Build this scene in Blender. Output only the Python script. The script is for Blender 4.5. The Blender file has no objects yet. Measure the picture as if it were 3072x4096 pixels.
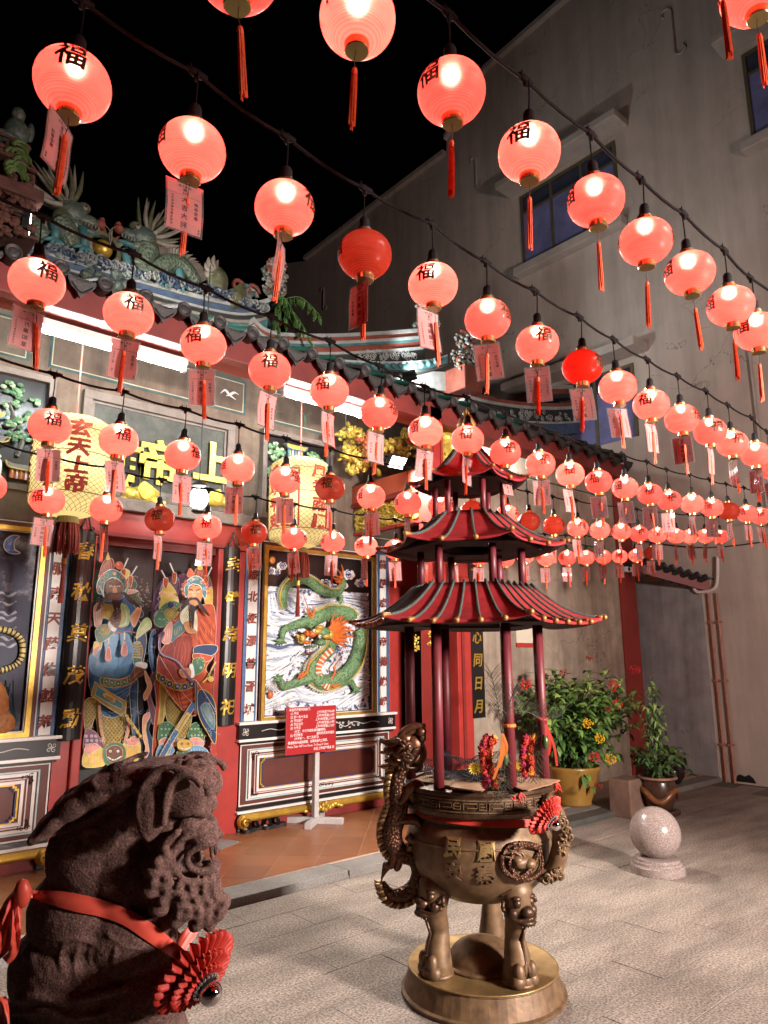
import bpy, bmesh, math, random
import numpy as np
from math import sin, cos, pi, radians as R, sqrt, atan2
from mathutils import Vector as V, Matrix, Quaternion, noise
from mathutils.geometry import tessellate_polygon
rnd = random.Random(7)
SC = bpy.context.scene
COL = SC.collection
# ------------------------------------------------------------------ camera, night sky, exposure
FPX, PITCH, YAW, ROLL = 2840.0, R(11.742), R(48.65), R(-.293)
EYE = V((0, 0, 1.55))
FW = V((cos(PITCH)*cos(YAW), cos(PITCH)*sin(YAW), sin(PITCH)))
_rt = V((sin(YAW), -cos(YAW), 0)); _up = _rt.cross(FW)
RT = cos(ROLL)*_rt + sin(ROLL)*_up
UP = -sin(ROLL)*_rt + cos(ROLL)*_up
cd = bpy.data.cameras.new('camera'); cam = bpy.data.objects.new('camera', cd); COL.objects.link(cam)
cd.sensor_fit = 'VERTICAL'; cd.sensor_height = 36; cd.lens = FPX/4096*36; cd.clip_start = .05; cd.clip_end = 300
cam.matrix_world = Matrix(((RT.x, UP.x, -FW.x, EYE.x), (RT.y, UP.y, -FW.y, EYE.y), (RT.z, UP.z, -FW.z, EYE.z), (0, 0, 0, 1)))
SC.camera = cam
w = bpy.data.worlds.new('World'); SC.world = w; w.use_nodes = True
wn = w.node_tree.nodes; sky = wn.new('ShaderNodeTexSky'); sky.sky_type = 'NISHITA'; sky.sun_disc = False
sky.sun_elevation = R(-4); sky.sun_rotation = R(200)
bg = wn['Background']; bg.inputs[1].default_value = .012
w.node_tree.links.new(sky.outputs[0], bg.inputs[0])
sl = bpy.data.lights.new('moonlight', 'SUN'); sl.energy = .004; sl.angle = R(.5); sl.color = (1, .95, .9)
so = bpy.data.objects.new('moonlight', sl); COL.objects.link(so); so.rotation_euler = (R(40), 0, R(60))
vs = SC.view_settings; vs.view_transform = 'Standard'; vs.look = 'None'; vs.exposure = 0; vs.gamma = 1; vs.use_curve_mapping = False
cy = SC.cycles; cy.use_denoising = True; cy.max_bounces = 6; cy.diffuse_bounces = 3; cy.glossy_bounces = 3; cy.transmission_bounces = 4
cy.transparent_max_bounces = 8; cy.sample_clamp_indirect = 4; cy.use_light_tree = True; cy.caustics_reflective = False; cy.caustics_refractive = False

# ------------------------------------------------------------------ helpers
def ray(px, py): return FW + RT*((px-1536)/FPX) - UP*((py-2048)/FPX)
def PY(px, py, Y): d = ray(px, py); return EYE + d*(Y/d.y)
def PX(px, py, X): d = ray(px, py); return EYE + d*(X/d.x)
def PZ(px, py, z): d = ray(px, py); return EYE + d*((z-EYE.z)/d.z)
def PD(px, py, D): return EYE + ray(px, py)*D

_mats = {}
def mat(name, col, rough=.5, metal=0., var=.18, scale=6., bump=0., bscale=60., col2=None, cover=.5, emit=None, es=0., detail=6., coat=0., tint=None, sharp=.12):
    if name in _mats: return _mats[name]
    m = bpy.data.materials.new(name); m.use_nodes = True; nt = m.node_tree; N, L = nt.nodes, nt.links
    b = N['Principled BSDF']; b.inputs['Roughness'].default_value = rough; b.inputs['Metallic'].default_value = metal
    if coat: b.inputs['Coat Weight'].default_value = coat; b.inputs['Coat Roughness'].default_value = .15
    tc = N.new('ShaderNodeTexCoord')
    if var or col2:
        nz = N.new('ShaderNodeTexNoise'); nz.inputs['Scale'].default_value = scale; nz.inputs['Detail'].default_value = detail; nz.inputs['Roughness'].default_value = .65
        L.new(tc.outputs['Object'], nz.inputs['Vector'])
        cr = N.new('ShaderNodeValToRGB'); e = cr.color_ramp.elements
        if col2:
            e[0].position = cover-sharp; e[1].position = cover+sharp
            e[0].color = (*col, 1); e[1].color = (*col2, 1)
        else:
            e[0].position = .3; e[1].position = .7
            e[0].color = (*[c*(1-var) for c in col], 1); e[1].color = (*[min(1, c*(1+var)) for c in col], 1)
        L.new(nz.outputs['Fac'], cr.inputs[0])
        out = cr.outputs[0]
        if col2 and var:
            n3 = N.new('ShaderNodeTexNoise'); n3.inputs['Scale'].default_value = scale*4.3; n3.inputs['Detail'].default_value = 5
            L.new(tc.outputs['Object'], n3.inputs['Vector'])
            mr = N.new('ShaderNodeMapRange'); mr.inputs[1].default_value = .3; mr.inputs[2].default_value = .7; mr.inputs[3].default_value = 1-var; mr.inputs[4].default_value = 1+var
            L.new(n3.outputs['Fac'], mr.inputs[0])
            mx = N.new('ShaderNodeVectorMath'); mx.operation = 'MULTIPLY'
            L.new(out, mx.inputs[0]); L.new(mr.outputs[0], mx.inputs[1]); out = mx.outputs[0]
        L.new(out, b.inputs['Base Color'])
    else:
        b.inputs['Base Color'].default_value = (*col, 1)
    if bump:
        nb = N.new('ShaderNodeTexNoise'); nb.inputs['Scale'].default_value = bscale; nb.inputs['Detail'].default_value = 4
        L.new(tc.outputs['Object'], nb.inputs['Vector'])
        bp = N.new('ShaderNodeBump'); bp.inputs['Strength'].default_value = min(1, bump); bp.inputs['Distance'].default_value = .01
        L.new(nb.outputs['Fac'], bp.inputs['Height']); L.new(bp.outputs[0], b.inputs['Normal'])
    if emit:
        b.inputs['Emission Color'].default_value = (*emit, 1); b.inputs['Emission Strength'].default_value = es
    _mats[name] = m; return m

def obj(name, me, m=None, parent=None, label=None, cat=None, group=None, kind=None, loc=None, smooth=False):
    if isinstance(me, bmesh.types.BMesh):
        bm = me; me = bpy.data.meshes.new(name); bm.normal_update(); bm.to_mesh(me); bm.free()
    o = bpy.data.objects.new(name, me); COL.objects.link(o)
    if me is not None and m is not None:
        ms = m if isinstance(m, (list, tuple)) else [m]
        if not me.materials:
            for x in ms: me.materials.append(x)
    if smooth and me is not None:
        me.polygons.foreach_set('use_smooth', [True]*len(me.polygons))
    if parent is not None: o.parent = parent
    if label: o['label'] = label
    if cat: o['category'] = cat
    if group: o['group'] = group
    if kind: o['kind'] = kind
    if loc is not None: o.location = loc
    return o
def thing(name, label, cat, loc=(0, 0, 0), rz=0, group=None):
    o = obj(name, None, None, None, label, cat, group); o.location = loc; o.rotation_euler = (0, 0, rz); return o
def BM(): return bmesh.new()
def hexa(bm, p, mi=0):
    v = [bm.verts.new(q) for q in p]
    for f in ((3, 2, 1, 0), (4, 5, 6, 7), (0, 1, 5, 4), (1, 2, 6, 5), (2, 3, 7, 6), (3, 0, 4, 7)):
        bm.faces.new([v[i] for i in f]).material_index = mi
def box(bm, x0, x1, y0, y1, z0, z1, mi=0, mx=None):
    p = [V((x0, y0, z0)), V((x1, y0, z0)), V((x1, y1, z0)), V((x0, y1, z0)), V((x0, y0, z1)), V((x1, y0, z1)), V((x1, y1, z1)), V((x0, y1, z1))]
    if mx is not None: p = [mx @ q for q in p]
    hexa(bm, p, mi)
def bx(*a, mx=None): bm = BM(); box(bm, *a, mx=mx); return bm
def bevel(bm, w=.01, seg=2):
    bmesh.ops.bevel(bm, geom=[e for e in bm.edges], offset=w, segments=seg, affect='EDGES', profile=.6); return bm
def frames(pts):
    n = len(pts); T = []
    for i in range(n):
        a = pts[max(i-1, 0)]; b = pts[min(i+1, n-1)]; t = (b-a)
        T.append(t.normalized() if t.length > 1e-9 else V((0, 0, 1)))
    u = T[0].orthogonal().normalized(); U = []
    for t in T:
        u = (u - t*u.dot(t)); u = u.normalized() if u.length > 1e-6 else t.orthogonal().normalized(); U.append(u)
    return T, U
def tube(bm, pts, rad, n=8, cap=True, mi=0, flat=1., ref=None):
    pts = [V(p) for p in pts]; T, U = frames(pts)
    if not hasattr(rad, '__len__'): rad = [rad]*len(pts)
    rings = []
    for p, t, u, r in zip(pts, T, U, rad):
        if ref is not None:
            u = ref - t*ref.dot(t); u.normalize()
        v = t.cross(u)
        rings.append([bm.verts.new(p + u*(cos(2*pi*k/n)*r*flat) + v*(sin(2*pi*k/n)*r)) for k in range(n)])
    for a, b in zip(rings, rings[1:]):
        for k in range(n): bm.faces.new((a[k], a[(k+1) % n], b[(k+1) % n], b[k])).material_index = mi
    if cap:
        bm.faces.new(rings[0][::-1]).material_index = mi; bm.faces.new(rings[-1]).material_index = mi
    return bm
def lathe(bm, prof, n=32, c=(0, 0, 0), mi=0, cap=True, a0=0, mx=None):
    c = V(c); rings = []
    for r, z in prof:
        q = [V((r*cos(a0+2*pi*k/n), r*sin(a0+2*pi*k/n), z)) for k in range(n)]
        if mx is not None: q = [mx @ p for p in q]
        rings.append([bm.verts.new(c+p) for p in q])
    for a, b in zip(rings, rings[1:]):
        for k in range(n): bm.faces.new((a[k], a[(k+1) % n], b[(k+1) % n], b[k])).material_index = mi
    if cap:
        if prof[0][0] > 1e-5: bm.faces.new(rings[0][::-1]).material_index = mi
        if prof[-1][0] > 1e-5: bm.faces.new(rings[-1]).material_index = mi
    return bm
def ball(bm, c, r, nu=12, nv=8, mx=None, mi=0):
    r = V((r, r, r)) if not hasattr(r, '__len__') else V(r)
    m4 = Matrix.Translation(V(c)) @ (mx.to_4x4() if mx is not None else Matrix()) @ Matrix.Diagonal((*r, 1))
    n0 = len(bm.faces)
    bmesh.ops.create_uvsphere(bm, u_segments=nu, v_segments=nv, radius=1, matrix=m4)
    if mi:
        bm.faces.ensure_lookup_table()
        for f in bm.faces[n0:]: f.material_index = mi
def spline(pts, n=6, closed=False):
    pts = [V(p) if len(p) > 2 else V((p[0], p[1], 0)) for p in pts]; out = []; m = len(pts)
    for i in range(m if closed else m-1):
        if closed: a, b, c, d = pts[(i-1) % m], pts[i], pts[(i+1) % m], pts[(i+2) % m]
        else: a, b, c, d = pts[max(i-1, 0)], pts[i], pts[i+1], pts[min(i+2, m-1)]
        for k in range(n):
            t = k/n
            out.append(.5*((2*b) + (c-a)*t + (2*a-5*b+4*c-d)*t*t + (3*b-a-3*c+d)*t**3))
    if not closed: out.append(pts[-1])
    return out
def lerp_list(vals, n):
    x = np.linspace(0, len(vals)-1, n); return list(np.interp(x, range(len(vals)), vals))
def fill(bm, loop, mi=0):
    """flat polygon (any outline) from a loop of points"""
    vs_ = [bm.verts.new(p) for p in loop]
    for t in tessellate_polygon([[V(p) for p in loop]]):
        try: bm.faces.new([vs_[i] for i in t]).material_index = mi
        except ValueError: pass
    return bm
def slab(bm, loop, d, mi=0):
    """loop extruded by vector d into a closed plate (front face first)"""
    n = len(loop); a = [bm.verts.new(p) for p in loop]; b = [bm.verts.new(V(p)+d) for p in loop]
    for t in tessellate_polygon([[V(p) for p in loop]]):
        try:
            bm.faces.new([a[i] for i in t]).material_index = mi; bm.faces.new([b[i] for i in reversed(t)]).material_index = mi
        except ValueError: pass
    for k in range(n):
        try: bm.faces.new((a[k], b[k], b[(k+1) % n], a[(k+1) % n])).material_index = mi
        except ValueError: pass
    return bm
def fixn(bm): bmesh.ops.recalc_face_normals(bm, faces=bm.faces); return bm
_txt = {}
def text_mesh(s, off=0., extr=0., res=1):
    k = (s, off, extr, res)
    if k not in _txt:
        c = bpy.data.curves.new('lettering', 'FONT'); c.body = s; c.size = 1; c.resolution_u = res; c.offset = off; c.extrude = extr; c.align_x = 'CENTER'
        o = bpy.data.objects.new('lettering', c); m = bpy.data.meshes.new_from_object(o)
        bpy.data.objects.remove(o); bpy.data.curves.remove(c); _txt[k] = m
    return _txt[k]
def add_text(bm, s, mx, off=0., extr=0., mi=0, shear=0., cy_=True, wob=0.):
    """glyphs centred on the origin, 1 unit high, mapped by mx"""
    me = text_mesh(s, off, extr)
    vs_ = [bm.verts.new(mx @ V((v.co.x+shear*(v.co.y-.38)+wob*sin(7*v.co.y+3*v.co.x), v.co.y-(.38 if cy_ else 0)+wob*sin(6*v.co.x), v.co.z))) for v in me.vertices]
    for p in me.polygons:
        try: bm.faces.new([vs_[i] for i in p.vertices]).material_index = mi
        except ValueError: pass
def MXF(p, s, rz=0.):
    """text frame on a wall that faces -Y (x to the right, y up), centre p, glyph height s"""
    return Matrix.Translation(V(p)) @ Matrix.Rotation(rz, 4, 'Z') @ Matrix.Rotation(pi/2, 4, 'X') @ Matrix.Diagonal((s, s, s, 1))
def copy_tree(o, parent=None):
    c = o.copy(); COL.objects.link(c)
    if parent is not None: c.parent = parent
    for ch in o.children: copy_tree(ch, c)
    return c
def ordinal(n): return ['first', 'second', 'third', 'fourth', 'fifth', 'sixth', 'seventh', 'eighth', 'ninth', 'tenth', 'eleventh', 'twelfth', 'thirteenth', 'fourteenth', 'fifteenth', 'sixteenth', 'seventeenth', 'eighteenth', 'nineteenth', 'twentieth', 'twenty-first', 'twenty-second', 'twenty-third'][n]
def spot(name, loc, to, power, ang=90, blend=.5, col=(1, 1, 1), size=.08, parent=None):
    l = bpy.data.lights.new(name, 'SPOT'); l.energy = power; l.spot_size = R(ang); l.spot_blend = blend; l.color = col; l.shadow_soft_size = size
    o = bpy.data.objects.new(name, l); COL.objects.link(o); o.location = loc
    o.rotation_euler = (V(to)-V(loc)).to_track_quat('-Z', 'Y').to_euler()
    return o

# ------------------------------------------------------------------ materials
M_slab = [mat('granite_slab_%d' % i, c, .7, var=.05, scale=2.5, bump=.35, bscale=160) for i, c in enumerate([(.30, .25, .208), (.294, .246, .204), (.305, .254, .211), (.297, .247, .206)])]
def speckle(m, amt=.35, sc=260):
    """granite grain: fine light and dark grains multiplied into the colour"""
    nt = m.node_tree; N, L = nt.nodes, nt.links; b = N['Principled BSDF']; ln = b.inputs['Base Color'].links[0]; src = ln.from_socket
    tc = N.new('ShaderNodeTexCoord'); n = N.new('ShaderNodeTexNoise'); n.inputs['Scale'].default_value = sc; n.inputs['Detail'].default_value = 2
    L.new(tc.outputs['Object'], n.inputs['Vector'])
    mr = N.new('ShaderNodeMapRange'); mr.inputs[1].default_value = .32; mr.inputs[2].default_value = .68; mr.inputs[3].default_value = 1-amt; mr.inputs[4].default_value = 1+amt
    L.new(n.outputs['Fac'], mr.inputs[0]); v = N.new('ShaderNodeVectorMath'); v.operation = 'MULTIPLY'
    L.new(src, v.inputs[0]); L.new(mr.outputs[0], v.inputs[1]); L.new(v.outputs[0], b.inputs['Base Color'])
def grime(m, sx, sy, lo, sc=1.):
    """worn streaks that run on from slab to slab (world position)"""
    nt = m.node_tree; N, L = nt.nodes, nt.links; b = N['Principled BSDF']; src = b.inputs['Base Color'].links[0].from_socket
    g_ = N.new('ShaderNodeNewGeometry'); mp = N.new('ShaderNodeMapping'); mp.inputs['Scale'].default_value = (sx, sy, 1); mp.inputs['Rotation'].default_value = (0, 0, .5); L.new(g_.outputs['Position'], mp.inputs[0])
    n = N.new('ShaderNodeTexNoise'); n.inputs['Scale'].default_value = sc; n.inputs['Detail'].default_value = 6; n.inputs['Roughness'].default_value = .6; L.new(mp.outputs[0], n.inputs['Vector'])
    mr = N.new('ShaderNodeMapRange'); mr.inputs[1].default_value = .38; mr.inputs[2].default_value = .62; mr.inputs[3].default_value = lo; mr.inputs[4].default_value = 1.08; L.new(n.outputs['Fac'], mr.inputs[0])
    v = N.new('ShaderNodeVectorMath'); v.operation = 'MULTIPLY'; L.new(src, v.inputs[0]); L.new(mr.outputs[0], v.inputs[1]); L.new(v.outputs[0], b.inputs['Base Color'])
for m in M_slab: speckle(m, .62, 85); grime(m, 1.6, 5.0, .70); grime(m, .5, .5, .82)
M_joint = mat('dark_joint', (.13, .115, .1), .95)
M_kerb = mat('granite_kerb', (.2, .19, .175), .7, var=.2, scale=3, bump=.4, bscale=120); speckle(M_kerb, .35, 150)
M_terra = [mat('terracotta_%d' % i, c, .35, var=.15, scale=3, bump=.1, bscale=30) for i, c in enumerate([(.225, .085, .036), (.205, .078, .033), (.245, .095, .04)])]
M_grout = mat('pale_grout', (.42, .3, .22), .9)
M_red = mat('red_paint', (.36, .035, .028), .38, var=.16, scale=5, bump=.08, bscale=20)
M_redd = mat('dark_red_paint', (.2, .022, .018), .5, var=.25, scale=4)
M_maroon = mat('maroon_paint', (.10, .022, .014), .5, var=.2, scale=5)
M_white = mat('white_paint', (.74, .70, .66), .55, var=.08, scale=8)
M_black = mat('black_lacquer', (.012, .011, .011), .3, var=.3, scale=5)
M_blue = mat('blue_paint', (.05, .12, .24), .5, var=.25, scale=9, col2=(.22, .3, .36), cover=.66, sharp=.03)
M_navy = mat('navy_line', (.02, .03, .12), .5)
M_teal = mat('pale_teal_line', (.42, .58, .58), .5)
M_pinkl = mat('pale_pink_line', (.62, .45, .42), .5)
M_gold = mat('gold_paint', (.52, .32, .05), .38, .55, var=.25, scale=10, bump=.15, bscale=40)
M_yel = mat('yellow_paint', (.62, .46, .08), .45, var=.15, scale=8)
M_goldleaf = mat('gold_leaf', (.72, .55, .10), .34, .45, var=.3, scale=30, bump=.4, bscale=60)
M_wall = mat('weathered_wash', (.165, .125, .09), .9, var=.22, scale=1.6, col2=(.10, .065, .05), cover=.55, sharp=.16, bump=.35, bscale=18)
M_wing = mat('weathered_plaster', (.40, .33, .255), .9, var=.18, scale=1.3, col2=(.25, .2, .15), cover=.55, sharp=.2, bump=.4, bscale=22)
M_stone = mat('rough_grey_stone', (.18, .15, .13), .9, var=.25, scale=7, bump=.6, bscale=30)
M_plaque = mat('grey_green_plaque', (.075, .08, .07), .9, var=.3, scale=9, bump=.5, bscale=50)
M_white_wall = mat('dirty_white_wall', (.55, .485, .43), .9, var=.06, scale=.7, col2=(.49, .43, .38), cover=.6, sharp=.2, bump=.5, bscale=5)
M_grey_wall = mat('grey_plaster', (.35, .36, .37), .85, var=.15, scale=1.1, col2=(.24, .235, .24), cover=.52, sharp=.2, bump=.3, bscale=9)  # plain grey plaster with random darker blotches
M_pinklit_wall = mat('pink_lit_wall', (.60, .43, .38), .88, var=.08, scale=.9, col2=(.52, .36, .32), cover=.55, sharp=.2, bump=.5, bscale=6)  # reddish light mixed into the wall colour; unused
M_dkwood = mat('dark_wood', (.03, .018, .013), .5)
def streaks(m, lo=.72, hi=1.06, sxy=2.2, sz=.22, e0=.36, e1=.6):
    nt = m.node_tree; N, L = nt.nodes, nt.links; b = N['Principled BSDF']; src = b.inputs['Base Color'].links[0].from_socket
    g_ = N.new('ShaderNodeNewGeometry'); mp = N.new('ShaderNodeMapping'); mp.inputs['Scale'].default_value = (sxy, sxy, sz); L.new(g_.outputs['Position'], mp.inputs[0])
    n = N.new('ShaderNodeTexNoise'); n.inputs['Scale'].default_value = 1.6; n.inputs['Detail'].default_value = 9; n.inputs['Roughness'].default_value = .68; L.new(mp.outputs[0], n.inputs['Vector'])
    mr = N.new('ShaderNodeMapRange'); mr.inputs[1].default_value = e0; mr.inputs[2].default_value = e1; mr.inputs[3].default_value = lo; mr.inputs[4].default_value = hi; L.new(n.outputs['Fac'], mr.inputs[0])
    v = N.new('ShaderNodeVectorMath'); v.operation = 'MULTIPLY'; L.new(src, v.inputs[0]); L.new(mr.outputs[0], v.inputs[1]); L.new(v.outputs[0], b.inputs['Base Color'])
for m_, l_ in ((M_white_wall, .84), (M_wing, .68), (M_grey_wall, .7), (M_pinklit_wall, .82), (M_wall, .62)): streaks(m_, l_)
def cracks(m, sc=1.3, dark=.45):
    """thin wandering cracks in old plaster"""
    nt = m.node_tree; N, L = nt.nodes, nt.links; b = N['Principled BSDF']; src = b.inputs['Base Color'].links[0].from_socket
    g_ = N.new('ShaderNodeNewGeometry'); n = N.new('ShaderNodeTexNoise'); n.inputs['Scale'].default_value = 2.4; n.inputs['Detail'].default_value = 5; L.new(g_.outputs['Position'], n.inputs['Vector'])
    ad = N.new('ShaderNodeVectorMath'); ad.operation = 'MULTIPLY_ADD'; L.new(n.outputs['Color'], ad.inputs[0]); ad.inputs[1].default_value = (.8, .8, .8); L.new(g_.outputs['Position'], ad.inputs[2])
    vo = N.new('ShaderNodeTexVoronoi'); vo.feature = 'DISTANCE_TO_EDGE'; vo.inputs['Scale'].default_value = sc*.6; L.new(ad.outputs[0], vo.inputs['Vector'])
    n2 = N.new('ShaderNodeTexNoise'); n2.inputs['Scale'].default_value = .9; L.new(g_.outputs['Position'], n2.inputs['Vector'])
    mr = N.new('ShaderNodeMapRange'); mr.inputs[1].default_value = .0; mr.inputs[2].default_value = .006; mr.inputs[3].default_value = dark; mr.inputs[4].default_value = 1; L.new(vo.outputs['Distance'], mr.inputs[0])
    gt = N.new('ShaderNodeMapRange'); gt.inputs[1].default_value = .5; gt.inputs[2].default_value = .56; L.new(n2.outputs['Fac'], gt.inputs[0])
    mm = N.new('ShaderNodeMix'); mm.data_type = 'FLOAT'; L.new(gt.outputs[0], mm.inputs[0]); mm.inputs[2].default_value = 1; L.new(mr.outputs[0], mm.inputs[3])
    v = N.new('ShaderNodeVectorMath'); v.operation = 'MULTIPLY'; L.new(src, v.inputs[0]); L.new(mm.outputs[0], v.inputs[1]); L.new(v.outputs[0], b.inputs['Base Color'])
for m_ in (M_wing, M_grey_wall, M_pinklit_wall, M_white_wall): cracks(m_)
M_iron = mat('black_iron', (.012, .012, .012), .5, var=.2)

# ------------------------------------------------------------------ ground
obj('ground', bx(-40, 40, -40, 40, -.4, -.03), M_joint, kind='structure')
pave = obj('courtyard', bx(-6, 9.6, -6, 4.36, -.0295, -.002), M_joint, kind='structure')
def slab_mesh(w_, l_):
    bm = bx(-l_/2, l_/2, -w_/2, w_/2, -.012, 0); return bm
sw, slen = .292, .84
smesh = []
for m in M_slab:
    me = bpy.data.meshes.new('paving_slab'); b = slab_mesh(sw-.0055, slen-.004); b.to_mesh(me); b.free(); me.materials.append(m); smesh.append(me)
vis, rest = [], BM()
row = 0; y = 4.36-sw/2
while y > -5.5:
    x = -5.5+(row % 3)*slen*.34
    while x+slen/2 < 9.6:
        p = V((x, y, 0)); dv = p-EYE; zc = dv.dot(FW)
        seen = zc > .3 and abs(dv.dot(RT)/zc) < .66 and -.86 < dv.dot(UP)/zc
        if seen: vis.append((zc, p))
        else: box(rest, x-slen/2+.0025, x+slen/2-.0025, y-sw/2+.0025, y+sw/2-.0025, -.012, rnd.uniform(-.0008, .0008))
        x += slen
    row += 1; y -= sw
vis.sort(key=lambda t: t[0])
for i, (zc, p) in enumerate(vis):
    if i < 290:
        o = obj('paving_slab', rnd.choice(smesh), None, pave); o.location = p+V((0, 0, rnd.uniform(-.0012, .0012)))
    else: box(rest, p.x-slen/2+.0025, p.x+slen/2-.0025, p.y-sw/2+.0025, p.y+sw/2-.0025, -.012, rnd.uniform(-.0008, .0008))
ro = obj('paving', rest, M_slab[0], pave, kind='stuff')
kerb = obj('kerb', bx(-6, 9.6, 4.365, 4.38, -.02, .02), M_kerb, kind='structure')
kx = -5.9
while kx < 9.5:
    l_ = min(rnd.uniform(1.3, 1.9), 9.58-kx); obj('kerb_stone', bevel(bx(kx, kx+l_-.008, 4.36+rnd.uniform(-.006, .006), 4.60, -.02, .055+rnd.uniform(-.003, .003)), .008), M_kerb, kerb); kx += l_
terr = obj('terrace', bx(-6, 9.6, 4.58, 9, -.02, .0562), M_grout, kind='structure')
def clip_poly(poly, x0, x1, y0, y1):
    for ax, lim, sg in ((0, x0, 1), (0, x1, -1), (1, y0, 1), (1, y1, -1)):
        out = []
        for i in range(len(poly)):
            a, b = poly[i], poly[(i+1) % len(poly)]; da, db = sg*(a[ax]-lim), sg*(b[ax]-lim)
            if da >= 0: out.append(a)
            if da*db < 0:
                t = da/(da-db); out.append((a[0]+(b[0]-a[0])*t, a[1]+(b[1]-a[1])*t))
        poly = out
        if len(poly) < 3: return []
    return poly
ts = .30
for i in range(-10, 40):
    for j in range(-40, 40):
        cx, cyy = (i-j)*ts*.7071+1, (i+j)*ts*.7071+4.6
        h = (ts-.004)*.7071
        q = clip_poly([(cx-h, cyy), (cx, cyy-h), (cx+h, cyy), (cx, cyy+h)], 1.2, 8.8, 4.605, 5.93)
        if len(q) > 2:
            obj('floor_tile', fixn(slab(BM(), [V((*p, .058+rnd.uniform(-.0006, .0006))) for p in q], V((0, 0, -.02)))), rnd.choice(M_terra), terr)
# worn slate patch beside the door
obj('floor_patch', slab(BM(), [PZ(880, 3400, .0605), PZ(965, 3365, .0605), PZ(868, 3352, .0605), PZ(800, 3365, .0605)], V((0, 0, -.004))), M_kerb, terr)
# ------------------------------------------------------------------ neighbouring white building (right, runs away from the viewer)
XW = 9.6
nb = thing('neighbour_building', 'tall plain white building with dirty walls and dark windows beyond the temple', 'building', (XW, 6, 0))
def NB(name, bm, m, parent=None, **k):
    o = obj(name, bm, m, parent or nb, **k)
    if parent is None: o.matrix_parent_inverse = nb.matrix_basis.inverted()
    return o
def WX(px, py, d=0.): p = PX(px, py, XW-d); return p
top = [WX(1150, 1052), WX(1225, 1043), WX(1536, 805), WX(1783, 622), WX(1787, 565), WX(1943, 290), WX(2277, 0)]
far_y = top[0].y
ext = top[-1] + (top[-1]-top[-2])*1.2
loop = [V((XW, 4.36, 1.0)), V((XW, 4.36, 3.2))]
up_wall = [V((XW, p.y, p.z)) for p in top] + [V((XW, ext.y, min(ext.z, 15))), V((XW, -7, min(ext.z, 15))), V((XW, -7, 2.2)), V((XW, far_y, 2.2))]
bm = BM(); slab(bm, up_wall, V((2.5, 0, 0))); NB('upper_wall', fixn(bm), M_white_wall)
NB('lower_wall', bx(XW, XW+2, -7, 4.40, -.3, 2.2), M_white_wall)
NB('passage_wall', bx(XW-.004, XW+1.9, 4.4, 12, -.3, 2.62), M_grey_wall)
bm = BM()
for a, b in zip(top[1:], top[2:]):
    if abs(a.y-b.y) < .05: continue
    d = V((-.10, 0, 0)); u = V((0, 0, .10))
    hexa(bm, [a+d, b+d, b+V((.2, 0, 0)), a+V((.2, 0, 0)), a+d+u, b+d+u, b+V((.2, 0, 0))+u, a+V((.2, 0, 0))+u])
NB('roof_coping', fixn(bm), M_white_wall)
M_glass = mat('dark_window_glass', (.03, .04, .07), .12, var=.2)
M_curt = mat('blue_curtain', (.16, .17, .36), .7, var=.3, scale=3)  # plain blue cloth colour
M_hood = mat('hood_plaster', (.46, .42, .38), .9, var=.2, scale=3)
def win(name, tl, tr, br, bl, mull, hood, sill):
    a, b, c, d = [WX(*q) for q in (tl, tr, br, bl)]
    y0, y1 = (b.y+c.y)/2, (a.y+d.y)/2; z0, z1 = (c.z+d.z)/2, (a.z+b.z)/2
    f = bx(XW-.03, XW+.05, y0-.05, y0, z0, z1); box(f, XW-.03, XW+.05, y1, y1+.05, z0, z1); box(f, XW-.03, XW+.05, y0-.05, y1+.05, z1, z1+.05)
    for k in range(1, mull):
        yy = y0+(y1-y0)*k/mull; box(f, XW-.02, XW+.045, yy-.025, yy+.025, z0, z1)
    zt = z0+(z1-z0)*.78; box(f, XW-.022, XW+.043, y0, y1, zt-.02, zt+.02)
    wf = NB('window', f, mat('window_frame_paint', (.11, .09, .05), .6))
    for k in range(mull):
        ya, yb = y0+(y1-y0)*k/mull, y0+(y1-y0)*(k+1)/mull
        NB('pane', bx(XW-.004, XW-.002, ya, yb, zt, z1), M_glass, wf); NB('pane', bx(XW-.004, XW-.002, ya, yb, z0, zt), M_curt, wf)
    if hood:
        NB('window_hood', bevel(bx(XW-.42, XW, y0-.3, y1+.3, z1+.16, z1+.30), .02), M_hood)
    if sill: NB('window_sill', bevel(bx(XW-.2, XW, y0-.15, y1+.15, z0-.16, z0-.003), .02), M_hood)
win('w1', (2091, 800), (2453, 575), (2471, 880), (2105, 1082), 3, 1, 1)
win('w2', (2990, 222), (3300, 40), (3330, 400), (3020, 583), 3, 1, 1)
win('w3', (2120, 1600), (2530, 1470), (2540, 1760), (2130, 1840), 3, 1, 0)
# S-shaped iron wall anchors
for (x, y, h) in ((2690, 130, 210), (1905, 690, 130), (1295, 1195, 90), (1300, 1300, 1)):
    if h < 5: continue
    a, b = WX(x, y-h/2), WX(x+8, y+h/2); L_ = (a-b).length; c = (a+b)/2
    q = [V((XW-.03, c.y+yy*L_, c.z+zz*L_)) for yy, zz in ((.14, .36), (.17, .45), (.09, .5), (0, .42), (0, .2), (0, -.2), (0, -.42), (-.09, -.5), (-.17, -.45), (-.14, -.36))]
    NB('wall_anchor', tube(BM(), spline(q, 4), .018, 6), M_white_wall)
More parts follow.
